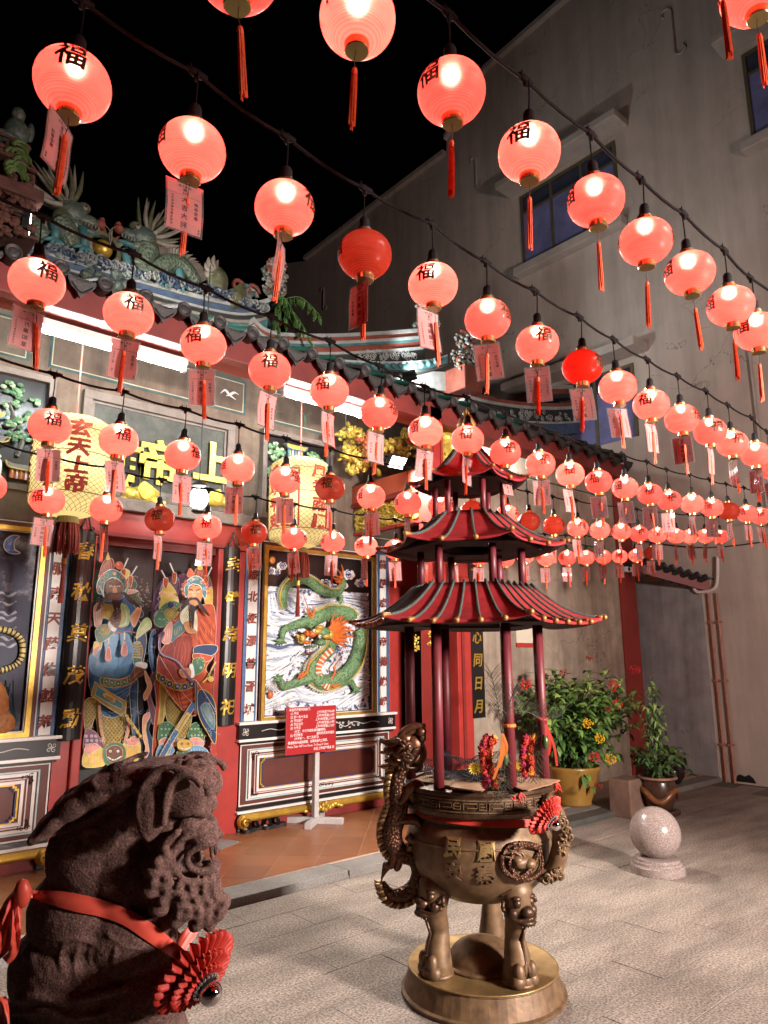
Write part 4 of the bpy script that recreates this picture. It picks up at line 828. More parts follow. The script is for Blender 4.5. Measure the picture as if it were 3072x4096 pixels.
couplet_strip(dp, 3.528, 1.005, 2.66, '鎮振北極澤普晉城'); couplet_strip(dp, 5.172, 1.005, 2.69, '龍降虎伏帝德巍峨', .085)
dado(3.46, 5.26, dp)
# ---- tiger panel on the far left (only its right part is in view)
x0, x1, z0, z1 = .20, 1.60, 1.05, 2.52
tg = big_panel('tiger_relief', 'relief panel with crescent moon, night clouds and a striped tiger tail, gold framed', x0, x1, z0, z1)
M_nsky = mat('stormy_sky', (.018, .022, .05), .6, var=.3, scale=3, col2=(.42, .40, .45), cover=.6, sharp=.1)
obj('night_sky', bx(x0, x1, YP-.007, YP, z0, z1), M_nsky, tg)
def G1(zx, zy, d=0.): p = PY(zx/1.8433, 2050+zy/1.8433, YP); return V((p.x, YP-d, p.z))
mo = spline([(140, 180), (85, 172), (35, 205), (22, 255), (50, 295), (100, 308), (142, 300), (105, 275), (95, 235), (112, 200)], 4, True)
obj('moon', fixn(slab(BM(), [G1(p.x, p.y, .02) for p in mo], V((0, .015, 0)))), mat('moon_blue', (.06, .15, .42), .25, var=.3, scale=20, col2=(.5, .58, .66), cover=.6, sharp=.05), tg)
bm = tube(BM(), [G1(p.x, p.y, .022) for p in mo+[mo[0]]], .004, 6, False); obj('moon_rim', bm, M_white, tg)
tq = spline([(-260, 1150), (-120, 900), (-60, 862), (30, 868), (110, 900), (155, 960), (152, 1060), (110, 1120), (50, 1150), (-30, 1170), (-150, 1200)], 8)
M_tig = mat('tiger_cream', (.55, .45, .16), .55, var=.2)
bm = tube(BM(), [G1(p.x, p.y, .03) for p in tq], .024, 10, flat=.9)
for i in range(4, len(tq)-4, 3):
    c = G1(tq[i].x, tq[i].y, .03); t = (G1(tq[i+1].x, tq[i+1].y, .03)-c).normalized(); tube(bm, [c-t*.005, c+t*.005], .0255, 10, mi=1)
obj('tiger_tail', bm, [M_tig, M_black], tg, smooth=True)
bm = BM(); ball(bm, G1(-40, 1560, .02), (.14, .05, .10), 14, 10); ball(bm, G1(-160, 1450, .02), (.2, .06, .25), 14, 10); obj('tiger_body', bm, mat('tiger_fur', (.32, .12, .03), .6, var=.3, scale=7, col2=(.03, .02, .015), cover=.6, sharp=.03), tg, smooth=True)
bm = BM()
for k in range(26):
    b = V((rnd.uniform(-30, 118), 1560, 0)); l_ = rnd.uniform(140, 330); lean = rnd.uniform(-70, 60)
    q = spline([b, b+V((lean*.3, -l_*.5, 0)), b+V((lean, -l_, 0))], 4); ribbon(bm, [G1(min(p.x, 119), p.y, .012) for p in q], [.012*(1-i/len(q))+.002 for i in range(len(q))], .008)
obj('reeds', bm, mat('blue_reeds', (.04, .12, .16), .5, var=.3, scale=20), tg)
bm = BM()
for k in range(7):
    zz = 620+k*60+rnd.uniform(-15, 15); q = spline([(-60, zz), (10, zz-15), (60, zz+10), (118, zz-20)], 5); ribbon(bm, [G1(p.x, p.y, .008) for p in q], [.018*abs(sin(i*.4+k))+.003 for i in range(len(q))], .004)
obj('clouds', bm, mat('grey_cloud', (.38, .37, .42), .6, var=.3, scale=12), tg)
obj('couplet_border', bx(1.69, 1.845, YF-.04, YF-.001, 1.001, 2.60), M_blue, tg)
couplet_strip(tg, 1.758, 1.005, 2.56, '德服南天蔭佑越邦', .085)
dado(.1, 1.83, tg)

# ------------------------------------------------------------------ hanging couplet boards
def board(name, label, x, z0, z1, y, wd, chars, szz=.20, hook=True, flat=False):
    t = thing(name, label, 'couplet board', (x, y, z0))
    h = z1-z0; bm = BM(); n = 11
    if flat: box(bm, -wd/2, wd/2, -.03, 0, 0, h)
    else:
        r = []
        for k in range(n):
            a = pi*k/(n-1); r.append((-wd/2*cos(a), -.05*sin(a)))
        fa = [bm.verts.new((q[0], q[1], 0)) for q in r]; fb = [bm.verts.new((q[0], q[1], h)) for q in r]
        for k in range(n-1): bm.faces.new((fa[k], fa[k+1], fb[k+1], fb[k]))
        bm.faces.new(fa[::-1]); bm.faces.new(fb); bm.faces.new((fa[0], fb[0], fb[-1], fa[-1]))
    obj('board', fixn(bm), M_black, t)
    st = h/len(chars)
    for i, ch in enumerate(chars):
        bm = BM(); add_text(bm, ch, MXF((0, 0, h-(i+.5)*st), szz), .02, .012, 0, .14)
        for v in bm.verts:
            v.co.y -= .034 if flat else 0.05*sqrt(max(0, 1-(v.co.x/(wd/2))**2))+.006
        obj('character', bm, M_gold, t)
    if hook:
        q = spline([V((-.05, -.02, h)), V((-.03, -.03, h+.05)), V((0, -.03, h+.14)), V((.03, -.03, h+.05)), V((.05, -.02, h))], 5)
        obj('hook', tube(BM(), q, .008, 6), M_iron, t)
        bm = BM()
        for s in (-1, 1): curl(bm, s*.045, h+.02, -.03, .022, 1.2, 0, s, .012, .008, 14)
        obj('hook_scroll', bm, M_iron, t)
    return t
board('couplet_board', 'curved black board with gold calligraphy hanging between tiger panel and painted door', 1.93, .96, 2.58, YF-.07, .185, '春秋奠茂勳', .15)
board('couplet_board', 'curved black board with gold calligraphy hanging between painted door and dragon panel', 3.275, .985, 2.585, YF-.07, .175, '圭璧崇明祀', .145)

# ------------------------------------------------------------------ wing on the right: plastered wall, red jambs, red corner pilaster
YW_ = 5.2
wb = BM(); box(wb, 5.79, 8.86, YW_, YW_+.12, .03, 4.25); box(wb, 5.36, 5.789, YW_+.004, YW_+.12, 2.66, 4.25)
T('wing_wall', wb, M_wing)
T('wing_pilaster', bevel(bx(8.861, 9.27, YW_-.03, YW_+.5, .03, 4.0), .01), mat('oxide_red_pilaster', (.24, .03, .024), .6, var=.2, scale=3))
T('side_door_lintel', bevel(bx(5.33, 5.80, YW_-.02, YW_+.1, 2.42, 2.655), .008), M_red); T('side_door_jamb', bevel(bx(5.565, 5.788, YW_-.03, YW_+.1, .05, 2.418), .008), M_red); T('side_door_jamb', bx(5.62, 5.66, YW_-.045, YW_-.031, .05, 2.41), M_redd)
T('side_door_head', bx(5.33, 5.57, YW_-.01, YW_+.09, 2.30, 2.418), M_redd)
T('side_door_leaf', bx(5.3, 5.57, YW_+.09, YW_+.11, .05, 2.42), M_black)
# door between dragon panel and pillar
T('side_door_jamb', bevel(bx(5.268, 5.45, YF-.04, YF+.02, .05, 2.36), .008), M_red); T('side_door_lintel', bevel(bx(5.268, 6.2, YF-.045, YF+.02, 2.362, 2.66), .008), M_red); T('side_door_jamb', bevel(bx(5.90, 6.2, YF-.038, YF+.02, .05, 2.36), .008), M_red)
T('side_door_leaf', bx(5.45, 5.675, YF+.03, YF+.06, .05, 2.36), M_black); T('side_door_leaf', bx(5.68, 5.90, YF+.03, YF+.06, .05, 2.36), M_black); T('side_door_head', bx(5.45, 5.9, YF-.03, YF+.02, 2.24, 2.361), M_redd)
bm = bx(5.47, 5.74, YF+.012, YF+.026, 1.85, 2.12); add_text(bm, '福', MXF((5.60, YF+.008, 1.99), .2), .02, .002, 1); T('door_paper', bm, [M_red, M_goldleaf])
# eave column, with a carved tie beam back to the front wall
cx = 4.835
cb = bevel(bx(cx-.09, cx+.09, 4.70, 4.88, .06, 4.02), .012)
for s in (-1, 1): box(cb, cx+s*.05-.008, cx+s*.05+.008, 4.688, 4.70, .1, 3.9)
T('eave_column', cb, M_red); T('column_base', bevel(bx(cx-.14, cx+.14, 4.65, 4.93, .05, .22), .02), M_kerb)
M_beam = mat('orange_red_beam', (.42, .075, .035), .4, var=.15, scale=5)
T('tie_beam', bevel(bx(cx-.07, cx+.07, 4.885, YF-.003, 3.22, 3.42), .01), M_beam)
T('tie_beam_moulding', bx(cx-.085, cx+.085, 4.885, YF-.003, 3.17, 3.215), M_redd)
M_carv = mat('gilt_carving', (.62, .45, .08), .38, .35, var=.5, scale=18, col2=(.10, .07, .015), cover=.62, sharp=.08)
def carving(name, y0, y1, z0, z1, x, n, fx=.03):
    bm = BM(); box(bm, x+.0, x+.02, y0, y1, z0, z1)
    for k in range(n):
        yy, zz = rnd.uniform(y0+.03, y1-.03), rnd.uniform(z0+.02, z1-.02); r = rnd.uniform(.012, .032)
        ball(bm, (x-.008, yy, zz), (fx, r*1.3, r*.7), 6, 4, mx=Matrix.Rotation(rnd.random()*3, 3, 'X'))
    for k in range(n//6):
        yy, zz = rnd.uniform(y0+.05, y1-.05), rnd.uniform(z0+.04, z1-.04); tube(bm, [V((x-.02, yy+.035*cos(a*.8)*(1-a*.08), zz+.035*sin(a*.8)*(1-a*.08))) for a in range(9)], .007, 5)
    T(name, bm, M_carv)
carving('carved_transom', 4.90, YF-.01, 2.90, 3.16, cx-.03, 190)
for k in range(2): T('transom_rail', bx(cx-.05, cx+.03, 4.89, YF-.005, (2.87, 3.161)[k], (2.898, 3.172)[k]), M_red)
# gilded brackets, lion and fruit baskets under the eave
def cluster(name, pts, r0, n, m, spread):
    bm = BM()
    for p in pts:
        for k in range(n):
            o_ = V((rnd.gauss(0, spread), rnd.gauss(0, spread*.4), rnd.gauss(0, spread))); r = rnd.uniform(.6, 1.2)*r0
            ball(bm, V(p)+o_, (r*1.3, r, r*.65), 6, 4, mx=Matrix.Rotation(rnd.random()*3, 3, 'Y'))
    return T(name, bm, m, kind='stuff')
cluster('gilt_leaf_bracket', [PY(1400+k*28, 1845-k*14, 5.5) for k in range(5)], .035, 22, M_carv, .07)
cluster('gilt_leaf_bracket', [PY(1580+k*26, 1790-k*10, 5.3) for k in range(4)], .035, 22, M_carv, .07)
cluster('gilt_leaf_bracket', [PY(1390+k*24, 1740+k*6, 5.6) for k in range(3)], .032, 18, M_carv, .06)
cluster('red_fruit_basket', [PY(1465, 1765, 5.35), PY(1470, 1800, 5.35)], .03, 26, mat('gilt_red', (.36, .10, .035), .4, .2, var=.4, scale=20), .045)
cluster('red_fruit_basket', [PY(1660, 1760, 5.2), PY(1670, 1725, 5.2)], .03, 26, mat('gilt_red', (.36, .10, .035)), .045)
lb = BM(); c = PY(1775, 1820, 4.95)
for dx, dz, r in ((0, 0, (.15, .09, .13)), (-.12, -.07, (.11, .08, .09)), (.12, .10, (.10, .08, .12)), (-.19, -.14, (.07, .06, .05)), (.05, .2, (.08, .07, .08))): ball(lb, c+V((dx, 0, dz)), r, 14, 10)
for k in range(34):
    a = rnd.uniform(1.6, 4.4); b = c+V((.10*cos(a), -.08, .10*sin(a))); tube(lb, spline([b, b+V((.08*cos(a), -.02, .07*sin(a))), b+V((.15*cos(a+.3), -.01, .13*sin(a+.3)))], 3), [.014]*4+[.01, .008, .002][:3], 5)
for s in (-.05, .04): ball(lb, c+V((s-.1, -.09, -.02)), .02, 8, 6)
T('gilt_lion_bracket', lb, M_goldleaf, smooth=True)
for xx in ((1660, 2555), (1725, 2540), (1745, 2545)):
    cluster('gilt_door_ornament', [PY(xx[0], xx[1], 4.66), PY(xx[0]+3, xx[1]+35, 4.66)], .010, 26, M_goldleaf, .018)

# ------------------------------------------------------------------ upper wall: plaque, painted panels
x0, x1, z0, z1 = 1.84, 3.27, 2.915, 3.80
pq = thing('name_plaque', 'grey stone name plaque with big gold relief characters above the painted door', 'plaque', (0, 0, 0))
obj('ground_panel', bx(x0+.06, x1-.06, YF-.02, YF-.001, z0+.02, z1-.06), M_plaque, pq)
bm = BM(); frame_ring(bm, x0, x1, z0, z1, .075, YF-.06, YF-.001); obj('stone_frame', bevel(bm, .006), M_stone, pq)
bm = BM(); frame_ring(bm, x0+.08, x1-.08, z0+.08, z1-.08, .02, YF-.035, YF-.002); obj('inner_moulding', bm, M_stone, pq)
for px, ch in ((845, '上'), (632, '帝'), (470, '廟')):
    p = PY(px, 1855, YF); bm = BM(); add_text(bm, ch, MXF((p.x, YF-.045, p.z), .42), .028, .025, 0); add_text(bm, ch, MXF((p.x, YF-.022, p.z), .42), .05, .001, 1)
    obj('character', bm, [M_goldleaf, M_black], pq)
def lioncub(px, py, y, sc, flip=1):
    bm = BM(); c = PY(px, py, y)
    for dx, dz, r in ((0, 0, (.13, .07, .075)), (-.11, .0, (.065, .06, .06)), (.12, -.04, (.06, .05, .045)), (-.15, -.06, (.035, .04, .035))): ball(bm, c+V((dx*sc*flip, -.05, dz*sc)), [q*sc for q in r], 12, 8)
    for k in range(20):
        a = -.9+k*.1; b = c+V((-.06*sc*flip, -.1, .03)); tube(bm, spline([b, b+V((.10*cos(a)*sc*flip, -.02, .09*sin(a)*sc)), b+V((.22*cos(a)*sc*flip, .02, .05*sin(a)*sc))], 4), [.013*sc*(1-i/9.5) for i in range(9)], 5)
    for k in range(3): ball(bm, c+V(((.16+.02*k)*sc*flip, -.07, (-.07+.012*k)*sc)), .024*sc, 8, 6)
    obj('gilt_lion', bm, M_goldleaf, pq, smooth=True)
lioncub(555, 1985, YF-.03, 1.0); lioncub(850, 2005, YF-.03, .8, -1)
def lines_panel(x0, x1, z0, z1, y=YF):
    bm = BM(); frame_ring(bm, x0, x1, z0, z1, .022, y-.006, y-.0005); obj_ = T('painted_border', bm, mat('dark_teal_line', (.035, .075, .075), .7, var=.4))
    bm = BM(); frame_ring(bm, x0+.022, x1-.022, z0+.022, z1-.022, .009, y-.0065, y-.0006); T('painted_border_line', bm, mat('cream_line', (.42, .38, .24), .7, var=.3))
for a, b in ((-.3, 1.40), (1.55, 3.40), (3.60, 4.70)): lines_panel(a, b, 3.93, 4.28)
lines_panel(4.93, 6.1, 2.86, 3.5, YF+.003); lines_panel(6.9, 8.5, 3.0, 3.75, YW_)
bm = BM()
for s in (-1, 1):
    q = spline([V((3.22, YF-.004, 4.10)), V((3.22+s*.05, YF-.004, 4.14)), V((3.22+s*.10, YF-.004, 4.11+.02*s))], 4); ribbon(bm, q, [.022, .026, .028, .026, .022, .016, .012, .007, .003], .006)
q = [V((3.18, YF-.005, 4.085)), V((3.22, YF-.005, 4.10)), V((3.29, YF-.005, 4.07))]; ribbon(bm, q, [.006, .02, .006], .006); T('painted_crane', bm, M_white)
bm = BM()
for k in range(40):
    b = V((rnd.choice((.2, .35, .5, 3.75, 4.1))+rnd.uniform(-.05, .05), YF-.004, 3.97)); l_ = rnd.uniform(.08, .22); s = rnd.uniform(-1, 1)
    ribbon(bm, spline([b, b+V((s*l_*.4, 0, l_*.7)), b+V((s*l_, 0, l_*.8))], 3), [.006, .008, .009, .008, .007, .005, .003][:7], .003)
T('painted_grass', bm, mat('painted_leaf', (.07, .15, .10), .6, var=.3, scale=20))
M_tree = [mat('relief_leaf_%d' % i, c, .55, var=.3, scale=20) for i, c in enumerate([(.06, .15, .07), (.14, .27, .13), (.30, .42, .24)])]
M_relief = [mat('relief_red', (.30, .05, .03), .6), mat('relief_gold', (.42, .30, .06), .5), mat('relief_blue', (.05, .16, .26), .5), M_white, mat('relief_grey', (.17, .16, .14), .8, var=.3), M_black, M_tree[0], M_tree[1], M_tree[2]]
def diorama(x0, x1, z0, z1, trees, halls, people):
    T('relief_back', bx(x0, x1, YF-.012, YF-.001, z0, z1), M_black)
    bm = BM(); frame_ring(bm, x0-.05, x1+.05, z0-.05, z1+.05, .05, YF-.075, YF-.001); T('relief_frame', bm, M_stone)
    bm = BM()
    for x, z, r in trees:
        tube(bm, spline([V((x, YF-.03, z-r*1.6)), V((x+.03, YF-.03, z-r*.6)), V((x-.02, YF-.03, z))], 3), [.018]*4+[.01]*3, 5, mi=4)
        for k in range(36):
            a, q = rnd.random()*6.3, rnd.random()**.5*r; cx_, cz_ = min(max(x+q*cos(a), x0+.03), x1-.03), min(max(z+q*sin(a)*.8, z0+.03), z1-.03); ball(bm, (cx_, YF-.04-rnd.random()*.02, cz_), (.026, .012, .018), 6, 4, mi=rnd.choice((6, 7, 7, 8)))
    for x, z, w_, n in halls:
        for k in range(n):
            zz = z+k*w_*.55; ww = w_*(1-.18*k); box(bm, x-ww*.38, x+ww*.38, YF-.05, YF-.011, zz, zz+w_*.36, mi=(0, 2, 4)[k % 3])
            for j in range(-2, 3): box(bm, x+j*ww*.15-.006, x+j*ww*.15+.006, YF-.058, YF-.05, zz, zz+w_*.36, mi=3 if j % 2 else 1)
            zt = zz+w_*.37; lp = [V((x-ww*.56, YF-.07, zt+.05)), V((x-ww*.4, YF-.07, zt)), V((x+ww*.4, YF-.07, zt)), V((x+ww*.56, YF-.07, zt+.05)), V((x+ww*.3, YF-.07, zt+w_*.15)), V((x-ww*.3, YF-.07, zt+w_*.15))]
            slab(bm, lp, V((0, .055, 0)), 1 if k % 2 else 4); tube(bm, spline(lp[:4], 4), .008, 5, mi=2 if k % 2 else 1)
    for x, z in people:
        lathe(bm, [(.026, 0), (.03, .05), (.022, .11), (.008, .125)], 8, (x, YF-.06, z), mi=rnd.choice((1, 3, 0))); ball(bm, (x, YF-.06, z+.145), .016, 8, 6, mi=3)
    T('relief_scene', bm, M_relief)
diorama(.35, 1.56, 2.90, 3.77, [(1.30, 3.55, .20), (1.38, 3.35, .14), (.75, 3.62, .12)], [(.75, 2.95, .34, 2), (1.12, 3.08, .34, 2), (1.42, 2.94, .22, 1)], [(1.05, 2.93), (1.25, 2.95), (.9, 2.93)])
diorama(3.63, 4.40, 2.97, 3.78, [(3.74, 3.62, .11), (4.22, 3.6, .12), (3.72, 3.4, .08)], [(3.98, 3.40, .30, 2), (3.78, 3.0, .22, 2), (4.25, 3.0, .22, 2)], [(4.0, 3.0)])
T('dark_shelf', bx(-1, 1.8, YF-.05, YF-.001, 2.62, 2.86), M_wall)
# ------------------------------------------------------------------ eave: fascia beam, soffit, round tile ends and drip tiles
M_tile = mat('black_clay_tile', (.022, .02, .02), .55, var=.4, scale=12, bump=.4, bscale=50)
M_tileg = mat('green_glazed_tile', (.02, .10, .07), .3, var=.3, scale=10)
M_soff = mat('red_soffit', (.26, .045, .03), .7, var=.25, scale=3)
XE0, XE1 = -1.5, 8.45
T('eave_fascia', bevel(bx(XE0, XE1, 4.70, 4.79, 3.86, 4.055), .008), mat('fascia_red', (.16, .022, .018), .55, var=.35, scale=2.5))
T('eave_fascia_board', bx(XE0, XE1-.1, 4.79, 5.0, 3.88, 3.90), M_soff)
def sheet(p, d): bm = BM(); slab(bm, [V(q) for q in p], V(d)); return fixn(bm)
T('soffit', sheet([(XE0, 4.79, 4.0), (XE1, 4.79, 4.0), (XE1, 6.0, 4.5), (XE0, 6.0, 4.5)], (0, 0, .03)), M_soff)
for k in range(14):
    x = -1.0+k*.68
    if k != 8: T('rafter', sheet([(x, 4.80, 3.93), (x+.07, 4.80, 3.93), (x+.07, 5.94, 4.42), (x, 5.94, 4.42)], (0, 0, .065)), M_redd)
M_disc = []
me_disc = BM(); lathe(me_disc, [(.001, 0), (.02, -.006), (.03, .0), (.040, .002), (.046, -.008), (.054, -.008), (.056, .004), (.056, .12), (.001, .12)], 20, mx=Matrix.Rotation(-pi/2, 4, 'X'))
dm = bpy.data.meshes.new('tile_end'); fixn(me_disc).to_mesh(dm); me_disc.free(); dm.materials.append(M_tile); dm.polygons.foreach_set('use_smooth', [True]*len(dm.polygons))
bm = BM(); lp = spline([V((-.10, 0, .02)), V((-.075, 0, -.05)), V((-.03, 0, -.085)), V((0, 0, -.125)), V((.03, 0, -.085)), V((.075, 0, -.05)), V((.10, 0, .02)), V((.04, 0, -.012)), V((-.04, 0, -.012))], 3, True); slab(bm, lp, V((0, .02, 0))); 
q = spline([V((-.07, -.004, -.035)), V((0, -.004, -.09)), V((.07, -.004, -.035))], 4); ribbon(bm, q, .012, .006)
dr = bpy.data.meshes.new('drip_tile'); fixn(bm).to_mesh(dr); bm.free(); dr.materials.append(M_tile)
bm = BM()
for k in range(7):
    a = pi*k/6
SL = Vector if False else V((0, 1.75, .68))
def barrel(x):
    bm = BM(); rings = []
    for t in (0, .5, 1):
        c = V((x, 4.60, 4.09))+SL*t; rings.append([bm.verts.new(c+V((.055*cos(pi*k/6), 0, .055*sin(pi*k/6)))) for k in range(7)])
    for a, b in zip(rings, rings[1:]):
        for k in range(6): bm.faces.new((a[k], a[k+1], b[k+1], b[k]))
    return bm
x = 1.222-.2905*9; i = 0
while x < XE1-.02:
    o = T('tile_end', dm, None); o.location = (x, 4.60, 4.092+rnd.uniform(-.006, .006)); o.rotation_euler = (0, rnd.random()*6, 0)
    o.matrix_parent_inverse = tp.matrix_basis.inverted()
    o = T('drip_tile', dr, None); o.location = (x+.145, 4.615, 4.07+rnd.uniform(-.005, .005)); o.rotation_euler = (R(8), 0, rnd.uniform(-.04, .04)); o.matrix_parent_inverse = tp.matrix_basis.inverted()
    T('roof_tile_row', barrel(x), M_tileg if i % 3 else M_tile, smooth=True); x += .2905; i += 1
T('roof_deck', sheet([(XE0, 4.63, 4.06), (XE1, 4.63, 4.06), (XE1, 6.35, 4.73), (XE0, 6.35, 4.73)], (0, 0, .025)), M_tile)

# ------------------------------------------------------------------ ridges seen against the sky
M_rblue = mat('ridge_blue', (.05, .085, .15), .6, var=.4, scale=8); M_rteal = mat('ridge_teal', (.05, .15, .16), .6, var=.35, scale=8); M_rwhite = mat('ridge_white', (.30, .32, .31), .7, var=.3, scale=6)
M_rred = mat('ridge_red', (.20, .05, .03), .7, var=.35, scale=6); M_rdark = mat('ridge_dark', (.02, .024, .022), .7, var=.3); M_rolive = mat('ridge_olive', (.09, .095, .05), .6, var=.5, scale=15); M_rcream = mat('ridge_bone', (.22, .20, .165), .6, var=.3, scale=12)
M_ragg = mat('shard_mosaic', (.055, .09, .08), .4, var=.5, scale=34, col2=(.15, .15, .10), cover=.55, sharp=.06, bump=.5, bscale=70)
RIDM = [M_rblue, M_rteal, M_rwhite, M_rred, M_rdark, M_rolive, M_rcream, M_ragg]
YR = 6.3
def ridge_layer(name, toppts, botpts, y, d, m, n=8):
    a = spline([PY(*p, y) for p in toppts], n); b = spline([PY(*p, y) for p in botpts], n); k = min(len(a), len(b)); a, b = a[:k], b[:k]
    bm = BM(); rows = []
    for p, q in zip(a, b): rows.append([bm.verts.new(v) for v in (p, q, q+V((0, d, 0)), p+V((0, d, 0)))])
    for r1, r2 in zip(rows, rows[1:]):
        for j in range(4): bm.faces.new((r1[j], r2[j], r2[(j+1) % 4], r1[(j+1) % 4]))
    bm.faces.new(rows[0]); bm.faces.new(rows[-1][::-1]); return T(name, fixn(bm), m)
def layers(specs, base, y, yd=.004):
    """stacked stripes under one curved line: base points plus vertical pixel offsets"""
    for i, (o0, o1, m, pr) in enumerate(specs):
        ridge_layer('ridge_moulding', [(p[0], p[1]+o0*(p[2] if len(p) > 2 else 1)) for p in base], [(p[0], p[1]+o1*(p[2] if len(p) > 2 else 1)) for p in base], y-pr, .2+pr, m)
main = [(-100, 870), (100, 965), (250, 1020), (500, 1095), (750, 1165), (920, 1203), (1010, 1205), (1080, 1188), (1128, 1150)]
layers([(0, 18, M_rwhite, .05), (18, 42, M_rblue, .03), (42, 54, M_rwhite, .02), (54, 72, M_rdark, 0), (72, 84, M_rcream, .02), (84, 128, M_rteal, .01), (128, 150, M_rred, .03)], main, YR)
bm = BM()
for k in range(26):
    x = 60+k*38; yb = 970+(x-100)*.272; p = PY(x, yb+20+(k % 2)*14+86, YR-.03)
    if k % 2: lathe(bm, [(.001, -.02), (.03, -.015), (.036, 0)], 10, p, mx=Matrix.Rotation(-pi/2, 4, 'X'), mi=1)
    else: curl(bm, p.x, p.z, p.y, .05, 1.3, k, 1, .012, .012, 12, 2)
T('ridge_rosettes', bm, RIDM, kind='stuff')
bm = BM()
for k in range(44):
    x = 190+k*20; yb = 1005+(x-190)*.27; p = PY(x, yb-8, YR-.06)
    for j in range(3): curl(bm, p.x+rnd.uniform(-.03, .03), p.z+rnd.uniform(-.02, .035), p.y-.01*j, rnd.uniform(.035, .06), 1.2, rnd.random()*6, 1, .022, .03, 10, rnd.choice((2, 2, 0)))
T('ridge_waves', bm, RIDM, kind='stuff')
second = [(1017, 1272), (1035, 1295), (1075, 1322), (1150, 1337), (1330, 1340), (1500, 1332), (1640, 1322), (1700, 1316)]
layers([(-6, 8, M_rwhite, .03), (8, 24, M_rred, .01), (24, 36, M_rwhite, .03), (36, 46, M_rteal, .02), (46, 68, M_rred, 0), (68, 78, M_rwhite, .03), (78, 122, M_rdark, -.01), (122, 130, M_rwhite, .02)], second, YR-.1)
bm = BM()
for k in range(60):
    x = 1430+rnd.random()*230; p = PY(x, 1325+96+rnd.uniform(-14, 16), YR-.13); curl(bm, p.x, p.z, p.y, rnd.uniform(.025, .05), 1.2, rnd.random()*6, rnd.choice((-1, 1)), .012, .006, 12, 2)
T('ridge_scroll', bm, RIDM, kind='stuff')
low = [(1270, 1425), (1400, 1440), (1550, 1446), (1700, 1440), (1790, 1418)]
layers([(0, 8, M_rwhite, .05), (8, 34, M_rteal, .04), (34, 42, M_rdark, .05)], low, YR-.2)
bm = BM()
for k in range(14):
    x = 1380+k*28; p = PY(x, 1462-(max(0, k-9)**2)*1.2, YR-.26); lathe(bm, [(.001, -.02), (.035, -.012), (.045, .02)], 10, p, mx=Matrix.Rotation(-pi/2, 4, 'X'), mi=1)
T('ridge_tile_ends', bm, RIDM, kind='stuff')
T('white_gable', sheet([PY(1480, 1475, YR+.0), PY(1830, 1490, YR), PY(1815, 1570, YR), PY(1660, 1545, YR)], (0, .3, 0)), M_rwhite)
right = [(1880, 1568), (1960, 1588), (2100, 1608), (2250, 1612), (2380, 1600), (2470, 1570), (2520, 1530)]
layers([(0, 14, M_rred, .02), (14, 26, M_rwhite, .03), (26, 74, M_rdark, 0), (74, 82, M_rwhite, .03), (82, 124, M_rblue, .01)], right, 6.1)
layers([(-58, -44, M_rwhite, .02), (-44, -24, M_rred, .0), (-24, -8, M_rdark, .02)], [(2170, 1600), (2280, 1598), (2400, 1580), (2480, 1540)], 6.2)
bm = BM()
for k in range(70):
    x = 1990+rnd.random()*400; p = PY(x, 1612+50+rnd.uniform(-18, 18)-abs(x-2180)*.02, 6.07); curl(bm, p.x, p.z, p.y, rnd.uniform(.025, .055), 1.3, rnd.random()*6, rnd.choice((-1, 1)), .014, .006, 12, 2)
T('ridge_scroll', bm, RIDM, kind='stuff')

